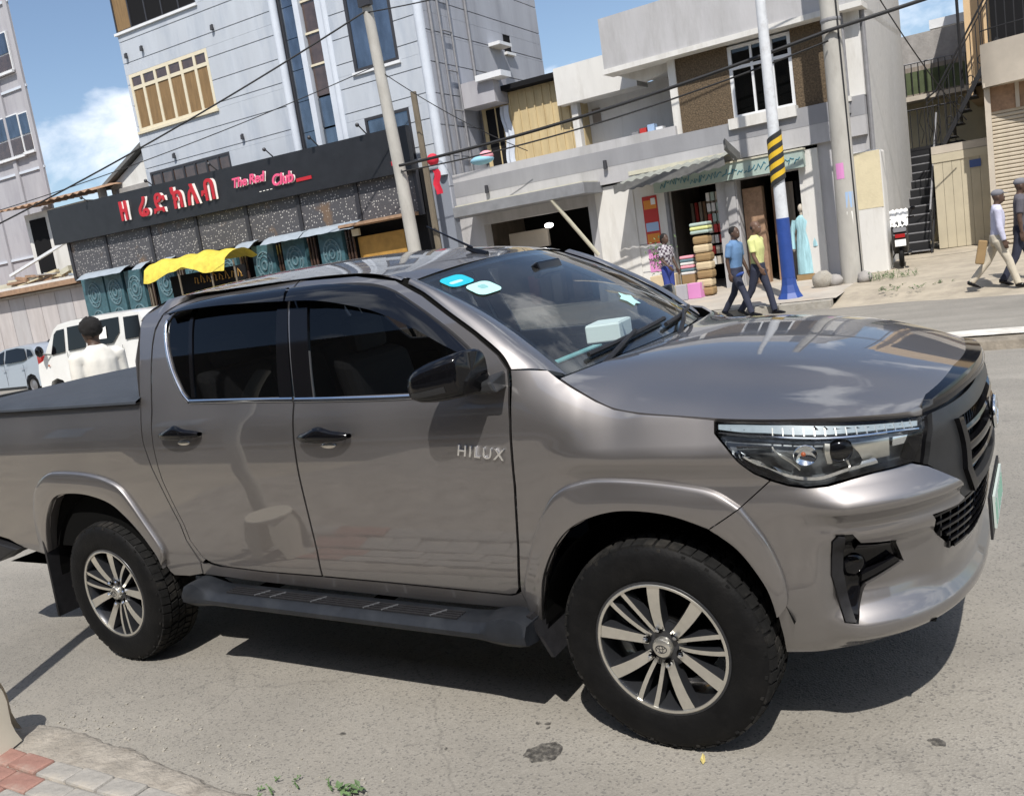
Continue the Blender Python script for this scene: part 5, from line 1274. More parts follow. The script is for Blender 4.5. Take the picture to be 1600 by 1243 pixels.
B('fascia','grey_render',SF,-9.95,1.30,-.12,.36,3.3,3.72); B('fascia','grey_band',SF,-9.95,1.30,-.125,.36,3.72,4.14); B('parapet','grey_render',SF,-9.95,-3.05,-.12,.10,4.14,4.36)
B('terrace_floor','grey_render',SF,-9.9,1.29,.36,5.2,3.95,4.12)
for u in (-8.7,-5.0,-.6,.9): MB().lathe([(0,.0),(.05,-.01),(.06,-.22),(0,-.22)],8,c=(u,-.2,3.9)).build('wall_lamp','dark_frame',SF)
# upstairs
B('column','white_plaster',SF,-3.12,-2.93,.0,.2,4.14,5.92)
for x0, x1 in ((-2.93,-1.64),(-.18,.62)):
    B('pebble_panel','pebble_brown',SF,x0,x1,.04,.3,4.16,5.90)
uw = B('upstairs_window','curtain_grey',SF,-1.64,-.18,.22,.3,4.2,5.86)
for u, ww in ((-1.60,.08),(-1.10,.05),(-.64,.08),(-.22,.08)): B('frame_bar','white_frame',uw,u-ww/2,u+ww/2,.06,.16,4.24,5.84)
for z, zw in ((4.26,.08),(5.36,.07),(5.82,.07)): B('frame_bar','white_frame',uw,-1.64,-.18,.065,.155,z-zw/2,z+zw/2)
for (x0,x1) in ((-1.57,-1.13),(-1.07,-.68),(-.60,-.27)):
    B('pane','pane_glass',uw,x0,x1,.10,.115,4.31,5.32); B('pane','pane_glass',uw,x0,x1,.10,.115,5.40,5.78)
B('window_box','white_plaster',SF,-1.70,-.14,-.22,.2,3.98,4.22)
B('corner_column','white_plaster',SF,.82,1.31,-.04,.3,4.14,5.90); B('recess','dark_room',SF,.62,.82,.2,.3,4.16,5.9)
B('roof_parapet','grey_render',SF,-4.62,1.42,-.35,.2,5.95,7.22); B('roof_parapet','grey_render',SF,-4.62,-4.4,.2,5.3,6.1,7.2); B('roof_soffit','white_plaster',SF,-4.5,1.3,.2,5.2,5.95,6.1)
B('roof_lip','white_plaster',SF,-4.66,1.46,-.39,.22,5.90,6.02)
B('rear_beam','white_plaster',SF,-7.05,-4.6,1.5,2.2,5.78,6.78); B('rear_wall','white_plaster',SF,-6.9,-2.9,2.4,2.6,4.12,5.95); B('rear_column','white_plaster',SF,-6.75,-6.55,1.7,1.9,4.12,5.8); B('rear_window','curtain_grey',SF,-6.45,-6.2,2.36,2.4,5.2,5.6)
MB().prism([(-4.6,5.93),(-2.95,5.93),(-2.95,5.80),(-3.9,5.62)], .3,.5).build('brace','white_plaster',SF)
for k in range(4): B('terrace_clutter',['pipe_grey','poster_red','poster_blue','white_frame'][k],SF,-4.3+k*.22,-4.12+k*.22,.1,.3,4.30,4.40+.05*(k%3+1))
MB().tube([(1.36,.1,0.3),(1.36,.1,5.9)],.05,8).build('drain_pipe','pipe_grey',SF); MB().tube([(.98,-.14,3.8),(.98,-.14,5.9)],.04,8).build('drain_pipe','pipe_grey',SF); B('pipe_ledge','white_plaster',SF,.72,1.05,-.2,-.05,4.05,4.16)
# awnings and boards
B('concrete_awning','awning_grey',SF,-9.35,-5.25,-1.05,.0,3.12,3.40,.01); B('awning_top','awning_top',SF,-9.3,-5.3,-1.0,0,3.402,3.43)
sa_ = MB(); rr = [[(u,-1.05,3.17+.02*math.sin(u*26)+.055*(u+4.4)),(u,-.1,3.36+.02*math.sin(u*26)+.055*(u+4.4))] for u in lin(-4.42,-1.65,120)]; sa_.grid(rr).build('sheet_awning','awning_sheet',SF,smooth=50); B('awning_flashing','awning_top',SF,-4.42,-1.65,-.14,-.02,3.40,3.50)
sb_ = MB(); rr = [[(u,-1.06,2.98+.015*math.sin(u*26)+.055*(u+4.4)),(u,-1.07,3.18+.02*math.sin(u*26)+.055*(u+4.4))] for u in lin(-4.44,-1.60,120)]; sb_.grid(rr).build('awning_fringe','sheet_dark',SF)
MB().obox((-1.55,-.6,3.45),(.02,0,.03),(0,.5,-.16),(0,0,.10)).build('awning_cheek','sheet_dark',SF)
sbd = B('shop_signboard','green_board',SF,-3.72,-.06,-.30,-.12,2.84,3.22)
B('board_edge','awning_top',sbd,-3.74,-.04,-.33,-.10,3.221,3.26)
for k in range(26):
    u = -3.55+k*.132+random.uniform(-.02,.02); z = 3.02+random.uniform(-.04,.04); MB().tube([(u,-.306,z-.07),(u+.05,-.306,z+random.uniform(-.05,.09)),(u+.10,-.306,z+random.uniform(-.08,.08)),(u+.13,-.306,z+random.uniform(-.02,.10))],.012,4).build('board_script','script_blue',sbd)
MB().tube([(-5.55,-.15,1.55),(-6.25,-1.0,3.12)],.055,8).build('awning_strut','awning_top',SF)
MB().ball((-7.35,.6,2.55),(.13,.13,.07)).build('shop_bulb',mat('bulb_lit',(.9,.9,.9),emit=(1,.98,.95),emit_s=6),SF)
for k, (u, mm) in enumerate(((-8.9,'poster_red'),(-8.5,'curtain_grey'),(-8.1,'tan_slab'),(-7.4,'rust_lip'),(-6.8,'script_blue'),(-6.3,'poster_blue'))): B('shop_shelf',mm,SF,u,u+.32,1.6,1.9,.2,1.2+.25*(k%3))
B('shelf_row','tan_slab',SF,-8.9,-7.6,.9,1.0,2.0,2.5)
for k in range(10): B('hanging_goods',random.choice(['tan_slab','poster_red','rust_lip','curtain_grey','script_blue']),SF,-3.4+k*.11,-3.33+k*.11,1.2,1.3,1.7,2.5)
pst = B('poster','poster_red',SF,-4.20,-3.80,-.012,-.002,1.63,2.82)
for k, mm in enumerate(('poster_orange','poster_red','poster_blue','poster_orange')): B('poster_panel',mm,pst,-4.17,-3.83,-.016,-.012,1.66+.28*(3-k),1.88+.28*(3-k))
B('poster_print','white_frame',pst,-3.97,-3.85,-.018,-.016,2.60,2.76); B('poster','poster_pink',SF,-4.20,-3.72,-.012,-.002,.92,1.50)
B('shutter_rail','pipe_grey',SF,-3.58,-3.50,-.03,.1,.1,2.84); B('door_post','grey_render',SF,-2.0,-1.78,-.05,.05,.1,2.82); B('shelf_unit','rust_lip',SF,-1.72,-1.25,.3,.5,.15,2.6)
for r_ in range(7):
    for c_ in range(3): B('shelf_goods',random.choice(['tan_slab','poster_red','white_plaster','green_board']),SF,-2.62+c_*.12,-2.53+c_*.12,.25,.35,.9+r_*.26,1.1+r_*.26)
# hanging curtain cloths in the right-hand shop
for k, mm in enumerate(('rust_lip','curtain_grey','dark_room')): MB().grid([[(-1.1+k*.28+i*.05,.55+.03*math.sin(i*1.9+z),z) for i in range(6)] for z in lin(.2,2.6,8)]).build('hanging_cloth',mm,SF)
# ---- render pillar at the corner of the shops
GP = empty('corner_pillar', (-.80,17.9,0), 0, 'squat cream and white rendered pillar behind the bare concrete pole', 'pillar')
MB().box(-.30,.32,0,.6,.15,2.95).build('shaft','white_plaster',GP,bevel=.06); B('cream_cap','cream_plaster',GP,-.305,.30,-.006,.3,1.7,2.93)
# ---- external steel stair
ST = empty('steel_staircase', (-.35,21.0,.38), 0, 'black steel outdoor staircase climbing beside the grey shop wall', 'staircase')
NS = 12
for k in range(NS):
    z = .10+k*.218; y = k*.26
    B('tread','steel_black',ST,-.36,.36,y,y+.27,z-.03,z,.004); B('riser','steel_black',ST,-.35,.35,y+.25,y+.262,z-.03,z+.19); B('nosing','pipe_grey',ST,-.36,.36,y-.012,y,z-.028,z+.002)
for x in (-.40,.40): MB().obox((x,1.55,1.28),(.02,0,0),(0,1.6,1.335),(0,0,.10)).build('stringer','steel_black',ST)
for x in (-.42,.42):
    for k in range(0,NS,3):
        y = .05+k*.26; MB().tube([(x,y,.1+k*.218),(x,y,1.05+k*.218)],.022,6).build('rail_post','steel_black',ST)
    MB().tube([(x,.05,1.05),(x,3.0,3.55)],.024,6).build('handrail','pipe_grey',ST); MB().tube([(x,.05,.65),(x,3.0,3.15)],.014,6).build('handrail','steel_black',ST)
for k in range(9):
    a = (-.42,.15+k*.33,.5+k*.28); MB().tube([a,(a[0],a[1]+.18,a[2]+.42),(a[0],a[1]+.33,a[2]+.28)],.010,4).build('rail_lattice','steel_black',ST)
B('landing','steel_black',ST,-.45,1.0,3.1,4.6,2.66,2.74)
for k in range(8): MB().tube([(-.42+k*.06*3,3.12,2.74),(-.42+k*.06*3,3.12,3.75)],.014,5).build('rail_post','steel_black',ST)
MB().tube([(-.45,3.12,3.75),(.95,3.12,3.75)],.020,6).build('handrail','steel_black',ST)
for k in range(3): MB().tube([(.0+.2*k,3.11,2.8),(.08+.2*k,3.11,3.1),(-.02+.2*k,3.11,3.4),(.06+.2*k,3.11,3.7)],.010,4).build('rail_lattice','steel_black',ST)
U2 = empty('upper_stair_flight', (.30,22.0,3.0), 0, 'short black steel flight with scroll railing rising to the balcony at right', 'staircase')
for k in range(7):
    x = .15+k*.17; z = .15+k*.29; B('tread','steel_black',U2,x,x+.22,0,.9,z-.03,z); B('riser','steel_black',U2,x-.012,x,0,.9,z-.26,z)
MB().obox((.75,-.01,1.1),(.66,0,1.12),(0,.03,0),(.045,0,-.03)).build('stringer','steel_black',U2)
MB().tube([(-.25,-.02,1.15),(.0,-.02,1.30),(1.28,-.02,3.35)],.026,6).build('handrail','steel_black',U2); MB().tube([(-.25,-.02,1.02),(.0,-.02,1.17),(1.28,-.02,3.2)],.016,6).build('handrail','steel_black',U2)
for k in range(12): x = -.22+k*.13; MB().tube([(x,-.02,-.2+max(0,x)*1.65),(x,-.02,1.15+max(0,x)*1.62)],.012,5).build('rail_post','steel_black',U2)
for k in range(4):
    x = .25+k*.26; z = .95+k*.43; MB().tube([(x+.10*math.cos(t)*(1-t/9),-.03,z-.45+.16*math.sin(t)*(1-t/9)) for t in [i*.5 for i in range(13)]],.012,4).build('rail_scroll','steel_black',U2)
B('door_shadow','dark_room',U2,-.30,.35,.35,.40,-1.3,-.05)
# ---- beige building with roller shutter
BB = empty('beige_shutter_building', (1.42,20.6,0), 0, 'tan building with a roller shutter and curved balcony at the right edge', 'building')
B('wall','tan_slab',BB,0,.12,0,6,.3,4.0); B('wall','tan_slab',BB,3.2,6,0,6,.3,4.0); B('lintel','rust_lip',BB,.12,3.2,.10,6,3.45,4.0); B('lintel_post','tan_slab',BB,.62,.70,.06,.10,3.45,4.0)
for k in range(34): MB().prism([(0,0),(-.022,.02),(-.022,.06),(0,.082)],.12,3.2,'x').build('shutter_slat','shutter_beige',BB).location = (0,.14,.40+k*.0905)
B('shutter_back','dark_room',BB,.12,3.2,.16,.2,.3,3.5)
cv = []; 
for i in range(25):
    t = i/24; u = -.02+t*4.5; d = -.55*math.sin(math.pi*min(1,t*1.0))**.6-.05; cv.append([(u,d+.25,4.0),(u,d,4.0),(u,d,4.95),(u,d+.12,4.95)])
MB().grid(cv).build('balcony_front','tan_slab',BB,smooth=40); B('balcony_floor','tan_slab',BB,0,4.4,-.1,6,4.0,4.1)
for i in range(26):
    t = i/25; u = t*4.4; d = -.55*math.sin(math.pi*t)**.6-.0; MB().tube([(u,d,4.95),(u,d,6.0)],.012,5).build('balcony_bar','steel_black',BB)
MB().tube([(i/24*4.4,-.55*math.sin(math.pi*i/24)**.6,5.25) for i in range(25)],.014,5).build('balcony_rail','steel_black',BB)
B('upper_wall','orange_beige',BB,-.45,.0,2.2,6,4.0,9.0); B('upper_wall','orange_beige',BB,.0,6,1.6,6,4.1,9.0); B('dark_opening','dark_room',BB,.15,3,1.5,1.6,4.4,7.5)
MB().tube([(-.58,2.1,4.3),(-.58,2.1,9.0)],.04,6).build('vent_pipe','steel_black',BB)
# ---- yellow rear building, block wall and gate between
RB = empty('rear_yellow_building', (0,25.6,0), 0, 'yellow rear building with a railed gallery above the sheet gate', 'building')
B('wall','cream_plaster',RB,-2.2,1.4,0,4,.3,4.45); B('block_wall','block_wall',RB,-2.2,1.35,.9,1.2,4.45,6.45); B('roof_sheet','white_frame',RB,-.2,.9,1.0,2.0,6.5,6.75)
B('gallery_slab','tan_slab',RB,-1.2,1.0,-.9,0,4.42,4.55)
for k in range(12): MB().tube([(-1.05+k*.17,-.88,4.55),(-1.05+k*.17,-.88,5.4)],.014,5).build('gallery_bar','steel_black',RB)
MB().tube([(-1.1,-.88,5.42),(.95,-.88,5.42)],.022,6).build('gallery_rail','pipe_grey',RB); B('green_screen',mat('green_screen',(.075,.095,.045),rough=.9,var=.3,vscale=4),RB,-.8,.9,-.82,-.80,4.6,5.2)
B('gallery_back','curtain_grey',RB,-1.3,1.2,.6,.7,4.5,5.5)
B('pipe_post','pipe_grey',RB,.02,.08,-2.6,-2.54,.4,3.0)
GT = empty('sheet_gate', (.15,21.7,0), 0, 'plain tan sheet-metal gate with a small blue plaque beside the steel stair', 'gate')
for k in range(6): B('gate_leaf','gate_sheet',GT,k*.205,k*.205+.198,0,.04,.42,2.75)
B('gate_rail','gate_sheet',GT,-.03,1.27,-.02,.0,2.55,2.75); B('plaque',mat('plaque_blue',(.05,.09,.25),rough=.5),GT,.80,1.05,-.03,-.021,2.30,2.48); B('gate_top','tan_slab',GT,-.03,1.27,0,.3,2.76,2.95)
# ---------------------------------------------------------------- poles and cables
mat('pole_concrete', (.40,.385,.35), rough=.9, var=.14, vscale=2.5, bump=.2, bscale=30, stain=(.28,.265,.235), stain_scale=2.2, stain_amt=.6, stretch=(1,1,.35))
mat('pole_white', (.58,.60,.62), rough=.6, var=.12, vscale=5, stain=(.34,.33,.32), stain_scale=6, stain_amt=.5)
mat('pole_blue', (.018,.055,.24), rough=.5, var=.15, vscale=4)
mat('band_yellow', (.62,.40,.02), rough=.5); mat('band_black', (.02,.02,.02), rough=.5)
mat('wood_post', (.15,.125,.09), rough=.9, var=.25, vscale=6, stretch=(2,2,.4))
mat('cable', (.012,.012,.013), rough=.6)
mat('red_cloth', (.55,.015,.04), rough=.7); mat('pale_blue_cloth', (.25,.48,.60), rough=.8); mat('pink_cloth', (.68,.30,.35), rough=.8)
P1 = empty('utility_pole', (-11.55,15.5,.2), 0, 'slim pale concrete utility pole in front of the black club sign', 'utility pole', 'utility poles across the street')
MB().tube([(0,0,0),(-.10,0,4),(-.30,0,8.55)],[.19,.165,.13],14).build('shaft','pole_concrete',P1,smooth=60)
MB().tube([(-.30,0,8.50),(-.15,-.1,8.62),(.35,-.2,8.75)],.05,8).build('bracket','dark_frame',P1); B('insulator_box','dark_frame',P1,-.42,-.05,-.2,-.05,8.35,8.6)
P3 = empty('utility_pole', (-1.0,16.45,.2), 0, 'stout bare concrete utility pole with paper notices, right of the blue lamp post', 'utility pole', 'utility poles across the street')
MB().tube([(0,0,0),(.02,0,4),(.0,0,9)],[.235,.20,.155],16).build('shaft','pole_concrete',P3,smooth=60)
for (z, m_, a) in ((2.35,'poster_pink',-.05),(1.35,'white_paper',.06),(1.75,'poster_blue',.12)):
    rr = [[((.218)*math.sin(a*4+t)+.01,-(.218)*math.cos(a*4+t),zz_) for t in (-.35,-.1,.15,.4)] for zz_ in (z-.16,z+.16)]; MB().grid(rr).build('notice',m_,P3)
MB().tube([(.20,-.10,.05),(.17,-.12,4.5),(.14,-.10,9)],.022,6).build('riser_cable','cable',P3)
for z in (5.35,7.6): MB().lathe([(.20,-.03),(.205,0),(.20,.03)],16,c=(.015,0,z)).build('pole_band','pipe_grey',P3)
P2 = empty('street_lamp_post', (-1.95,14.95,.16), 0, 'street lamp post with blue foot, white shaft and yellow-black warning band', 'lamp post')
MB().tube([(0,0,0),(0,0,.12),(0,0,.28),(0,0,.42)],[.27,.20,.155,.14],8).build('flared_foot','pole_blue',P2); MB().tube([(0,0,.42),(0,0,1.62)],[.14,.135],12).build('blue_shaft','pole_blue',P2,smooth=50)
MB().tube([(0,0,1.62),(0,0,9.5)],[.125,.075],12).build('white_shaft','pole_white',P2,smooth=50)
for k in range(9):
    rr = [[(.150*math.sin(t),-.150*math.cos(t),2.20+k*.105+.13*(t+1.6)/3.2*1.6+dz) for t in [-1.6+3.2*i/10 for i in range(11)]] for dz in (0,.105)]
    MB().grid(rr).build('warning_stripe','band_yellow' if k % 2 else 'band_black',P2)
WP = empty('wooden_post', (-11.6,16.55,.2), 0, 'weathered wooden post behind the slim concrete pole', 'post')
MB().tube([(.03,0,0),(0,0,6.3)],[.10,.085],7).build('shaft','wood_post',WP)
RBN = MB().ball((0,0,0),.16,12,8); rbn = RBN.build('red_lantern','red_cloth',None,smooth=60); rbn.location = (-11.0,16.1,4.62); tag(rbn,'round red cloth lantern hanging beside the wooden post','lantern')
fl = MB().grid([[(-.14+.07*i+.03*math.sin(j*1.3),.03*math.sin(i*2+j),-.0-.09*j) for i in range(4)] for j in range(8)]).build('red_pennant','red_cloth',None,smooth=60); fl.location = (-10.93,16.1,4.36); tag(fl,'limp red cloth pennant hanging just below the red lantern','pennant')
um = empty('cloth_bundle', (-10.0,16.9,4.36), 0, 'pale blue and pink cloth bundle on the shop parapet', 'cloth')
MB().ball((0,0,.08),(.34,.25,.12),14,8).build('blue_fold','pale_blue_cloth',um,smooth=60); MB().ball((.14,0,.16),(.20,.18,.14),12,8).build('pink_fold','pink_cloth',um,smooth=60)
def cable(a, b, sag, r, label, n=28, grp='overhead cables'):
    a = Vector(a); b = Vector(b); o = MB().tube([a.lerp(b,i/n)+Vector((0,0,-sag*4*(i/n)*(1-i/n))) for i in range(n+1)], r, 6).build('overhead_cable','cable',None,smooth=60)
    return tag(o, label, 'cable', grp)
cable((-11.5,15.3,4.55),(-1.0,16.2,5.32),.18,.040,'thick black cable bundle slung from the slim pole past the shops to the stout pole')
cable((-11.5,15.35,4.40),(-1.0,16.15,5.12),.25,.020,'thinner black cable hanging just under the thick bundle in front of the shops')
cable((-1.0,16.2,5.32),(9.0,17.2,6.6),.12,.040,'thick black cable running from the stout pole off to the right')
cable((-11.8,15.4,8.45),(-24.5,9.0,3.9),.25,.022,'black cable dropping left from the top of the slim pole')
cable((-11.8,15.4,8.4),(-1.0,16.2,8.2),.25,.016,'thin black wire high between the slim pole and the stout pole')
cable((-11.8,15.4,7.1),(-26.5,9.5,4.9),.3,.012,'faint thin wire dropping left across the club front')
cable((-11.75,15.4,7.0),(-9.0,17.6,4.5),.15,.012,'thin wire sloping from the slim pole down to the shop parapet')
cable((-1.0,16.3,8.0),(1.0,21.0,3.4),.3,.014,'thin wire from the stout pole down to the steel stair')
# ---------------------------------------------------------------- vehicles across the road
mat('van_white', (.72,.72,.70), rough=.35, coat=.8, var=.04, vscale=2, stain=(.55,.52,.46), stain_scale=1.5, stain_amt=.3)
mat('car_silver', (.42,.46,.52), rough=.35, metal=.4, coat=.8)
mat('wheel_grey', (.25,.25,.26), rough=.4, metal=.5)
mat('red_lens', (.35,.015,.015), rough=.2, coat=1)
def shell(par, name, m, prof, y0, y1, tumble=.10, zb=1.0, n=10, crown=.03):
    """car body from a side outline (x,z) with tumblehome above zb; rounded flanks"""
    mb = MB(); rows = []; yc = (y0+y1)/2; hw = (y1-y0)/2
    for j in range(n+1):
        v = -1+2*j/n; row = []
        e = (1-abs(v)**6)
        for x, z in prof:
            w = hw-(tumble*max(0,(z-zb)) if z > zb else 0)
            row.append((x, yc+v*w, z-(1-e)*.03*(1 if z > zb else 0)))
        rows.append(row)
    mb.grid(rows); k = len(prof)
    mb.f.append(tuple(range(k))); mb.f.append(tuple(n*k+i for i in range(k)))
    return mb.build(name, m, par, smooth=40)
def road_wheel(par, x, y, r, w=.18, sgn=-1):
    wh = MB().lathe([(r*.62,-w/2),(r*.92,-w/2),(r,-w/2+.03),(r,w/2-.03),(r*.92,w/2),(r*.62,w/2)],28,'y').build('wheel','tyre_rubber',par,smooth=40); wh.location = (x,y,r)
    rim = MB().lathe([(r*.64,-w/2+.02),(r*.60,-w/2+.005),(r*.45,-w/2+.03),(r*.15,-w/2+.01),(0,-w/2+.0)],20,'y').build('rim','wheel_grey',wh,smooth=40)
    if sgn > 0: rim.scale = (1,-1,1)
VN = empty('white_minivan', (-15.75,9.25,0), 0, 'white minivan facing left in the far lane beyond the pickup bed', 'van')
vp = [(-2.02,.30),(-2.06,.50),(-2.04,.85),(-1.98,1.03),(-1.78,1.12),(-1.55,1.42),(-1.22,1.80),(-1.02,1.90),(-.5,1.945),(.6,1.96),(1.7,1.94),(1.95,1.90),(2.06,1.70),(2.12,1.0),(2.12,.35),(1.75,.28),(1.72,.45),(1.62,.60),(1.40,.66),(1.18,.60),(1.08,.45),(1.05,.28),(-1.02,.28),(-1.05,.45),(-1.15,.60),(-1.37,.66),(-1.60,.60),(-1.70,.45),(-1.73,.28)]
shell(VN,'body','van_white',vp,-.80,.80,.11,1.05)
def vwin(poly, nm='side_window'):
    for sg_ in (-1,1):
        f = lambda x, z: (x, sg_*(.80-.11*max(0,z-1.05)+.004), z)
        mb = MB(); k = [f(*q) for q in poly]; mb.v += k; mb.f.append(tuple(range(len(k)))); w = mb.build(nm,'gloss_black',VN)
        if nm == 'paper': w.data.materials.clear(); w.data.materials.append(MATS['white_paper'])
vwin([(-1.42,1.20),(-.86,1.24),(-.80,1.76),(-1.10,1.74),(-1.22,1.66)]); vwin([(-.72,1.25),(-.05,1.28),(-.02,1.80),(-.68,1.78)]); vwin([(.10,1.28),(.95,1.30),(1.22,1.52),(1.24,1.84),(.14,1.82)]); vwin([(1.40,1.34),(1.95,1.36),(1.92,1.82),(1.40,1.82)])
for sg_ in (-1,1):
    MB().add([(.50,sg_*.778,1.42),(.78,sg_*.778,1.42),(.78,sg_*.752,1.68),(.64,sg_*.756,1.64),(.50,sg_*.752,1.68)],[(0,1,2,3,4)]).build('paper_notice','white_paper',VN)
    for x in (-.75,.02,1.30): B('door_seam','dark_frame',VN,x-.006,x+.006,sg_*.803-.002,sg_*.803+.002,.42,1.24)
    for x in (-.62,.98): B('door_handle','gloss_black',VN,x,x+.16,sg_*.81-.012,sg_*.81+.012,1.02,1.06)
    MB().ball((-1.62,sg_*.93,1.32),(.07,.10,.13),10,8).tube([(-1.45,sg_*.78,1.22),(-1.60,sg_*.90,1.26)],.02,6).build('wing_mirror','gloss_black',VN,smooth=50)
    B('side_lamp','lamp_amber',VN,-1.60,-1.54,sg_*.803-.003,sg_*.803+.003,.95,.99)
    B('headlamp','lamp_led',VN,-2.055,-1.93,sg_*.62-.13,sg_*.62+.13,.82,.98,.02); B('tail_lamp','red_lens',VN,2.10,2.135,sg_*.66-.08,sg_*.66+.08,.85,1.25)
    for x in (-1.37,1.40): road_wheel(VN,x,sg_*.70,.30,.17,sg_)
MB().add([(-1.76,-.66,1.14),(-1.76,.66,1.14),(-1.24,.60,1.79),(-1.24,-.60,1.79)],[(0,1,2,3)]).xf(Matrix.Translation((-.012,0,.008))).build('windscreen','gloss_black',VN)
B('front_bumper','grey_plastic',VN,-2.10,-1.95,-.76,.76,.30,.50,.03)
SV = empty('silver_hatchback', (-23.6,11.6,0), 0, 'silver hatchback parked at the far left beyond the white minivan', 'car')
cp = [(-2.05,.30),(-2.10,.55),(-2.02,.72),(-1.20,.90),(-.95,.95),(-.25,1.36),(.05,1.44),(.80,1.47),(1.45,1.42),(1.85,1.10),(1.98,.95),(2.05,.60),(2.02,.32),(1.68,.26),(1.65,.44),(1.55,.58),(1.35,.64),(1.15,.58),(1.05,.44),(1.02,.24),(-1.0,.24),(-1.03,.44),(-1.13,.58),(-1.33,.64),(-1.53,.58),(-1.63,.44),(-1.66,.26)]
shell(SV,'body','car_silver',cp,-.80,.80,.28,.92)
for sg_ in (-1,1):
    f = lambda x, z: (x, sg_*(.80-.28*max(0,z-.92)+.005), z)
    for poly in ([(-.85,.97),(.02,.99),(.05,1.36),(-.20,1.30)],[(.12,.99),(.98,1.02),(1.22,1.08),(1.10,1.36),(.70,1.40),(.14,1.37)],[(1.28,1.10),(1.55,1.16),(1.42,1.30),(1.22,1.34)]):
        mb = MB(); k = [f(*q) for q in poly]; mb.v += k; mb.f.append(tuple(range(len(k)))); mb.build('side_window','brown_glass' if False else 'gloss_black',SV)
    for x in (.07,.0): pass
    for x in (-.05,.92): B('door_handle','car_silver',SV,x,x+.15,sg_*.815-.01,sg_*.815+.01,.80,.83); B('door_seam','dark_frame',SV,x+.14,x+.150,sg_*.802-.002,sg_*.802+.002,.34,.93)
    B('sill_trim','grey_plastic',SV,-1.0,1.0,sg_*.795-.015,sg_*.795+.015,.22,.30)
    MB().ball((-.72,sg_*.90,1.02),(.07,.09,.07),10,6).build('wing_mirror','car_silver',SV,smooth=50)
    B('tail_lamp','red_lens',SV,1.80,2.02,sg_*.70-.09,sg_*.70+.09,.78,1.10,.02)
    for x in (-1.33,1.35): road_wheel(SV,x,sg_*.70,.30,.18,sg_)
MB().tube([(1.2,0,1.45),(1.3,0,1.50)],.02,6).build('roof_antenna','dark_frame',SV)
# ---------------------------------------------------------------- yellow market canopy before the club
CN = empty('yellow_canopy_stall', (-11,18,0), R(2.5), 'market stall under a sagging yellow tarpaulin in front of the club', 'stall')
mat('yellow_tarp', (.60,.48,.06), rough=.6, var=.22, vscale=5, bump=.8, bscale=5)
rr = []
for i in range(33):
    u = -11.15+3.6*i/32; row = []
    for j in range(13):
        t = j/12; w = -2.6+1.5*t; z = 3.10+.36*math.sin(math.pi*min(1,t*.9+.1))*.9-.14*(1-t)**2+.09*noise.noise(Vector((u*2.2,w*1.6,0)))+.04*math.sin(math.pi*i/32)-.05*math.exp(-((i-30)/3)**2)
        if j == 0: z -= .30+.04*math.sin(i*.55)-.22*math.exp(-((i-15)/7)**2)
        row.append((u, w, z))
    rr.append(row)
MB().grid(rr).build('tarpaulin','yellow_tarp',CN,smooth=60)
for u in (-11.0,-9.6,-8.2,-7.2): MB().tube([(u,-2.5,.2),(u,-2.5,3.0)],.03,6).build('canopy_pole','wood_post',CN)
bd = B('stall_board','dark_room',CN,-10.6,-7.3,-2.0,-1.95,1.6,2.85)
for k in range(8): u = -9.5+k*.27; MB().tube([(u,-2.01,2.52),(u+.03,-2.01,2.70+.05*(k%2)),(u+.14,-2.01,2.66-.06*(k%3)),(u+.12,-2.01,2.50),(u+.18,-2.01,2.52)],.018,4).build('board_script','ochre_door',bd)
B('stall_counter','wood_post',CN,-10.9,-7.2,-2.4,-1.7,.2,1.1)
# ---------------------------------------------------------------- people
mat('skin_dark', (.075,.042,.028), rough=.55, var=.12, vscale=8); mat('skin_brown', (.12,.066,.042), rough=.55, var=.12, vscale=8)
mat('hair_black', (.010,.009,.009), rough=.9, bump=.8, bscale=120)
mat('eye_white', (.55,.53,.50), rough=.3)
def loft(mb, rings, n=14):
    """rings: (centre, half-width vector a, half-depth vector b)"""
    b0 = len(mb.v)
    for c, a, b in rings:
        for j in range(n):
            t = 2*math.pi*j/n; ct, st = math.cos(t), math.sin(t); ct = math.copysign(abs(ct)**.85, ct); st = math.copysign(abs(st)**.85, st); mb.v.append(tuple(Vector(c)+Vector(a)*ct+Vector(b)*st))
    k = len(rings)
    for i in range(k-1):
        for j in range(n): mb.f.append((b0+i*n+j, b0+i*n+(j+1)%n, b0+(i+1)*n+(j+1)%n, b0+(i+1)*n+j))
    mb.f.append(tuple(b0+j for j in reversed(range(n)))); mb.f.append(tuple(b0+(k-1)*n+j for j in range(n)))
FUSE = []
def fuse(mb, name, m, parent, vox=.011, smooth_it=4, fold=0.0):
    """welds overlapping forms into one continuous skin (all figures are evaluated together at the end)"""
    o = link(name, mb.mesh(name), None, parent); md = o.modifiers.new('r','REMESH'); md.mode = 'VOXEL'; md.voxel_size = vox; md.use_smooth_shade = True
    sm = o.modifiers.new('s','SMOOTH'); sm.factor = .5; sm.iterations = smooth_it
    FUSE.append((o, m, fold)); return o
def fuse_all():
    bpy.context.view_layer.update(); dg = bpy.context.evaluated_depsgraph_get(); done = []
    for o, m, fold in FUSE: done.append(bpy.data.meshes.new_from_object(o.evaluated_get(dg)))
    for (o, m, fold), me in zip(FUSE, done):
        o.modifiers.clear(); src = o.data; o.data = me; bpy.data.meshes.remove(src); me.name = o.name; me.materials.clear(); me.materials.append(MATS[m])
        for p in me.polygons: p.use_smooth = True
        if fold > 0:
            sd_ = random.random()*50; nn = [v.normal.copy() for v in me.vertices]
            for v, n in zip(me.vertices, nn):
                q = v.co; v.co = q + n*noise.noise(Vector((q.x*14,q.y*14+sd_,q.z*5)))*fold
def rot2(v, a): return Vector((v[0]*math.cos(a)+v[2]*math.sin(a), v[1], -v[0]*math.sin(a)+v[2]*math.cos(a)))
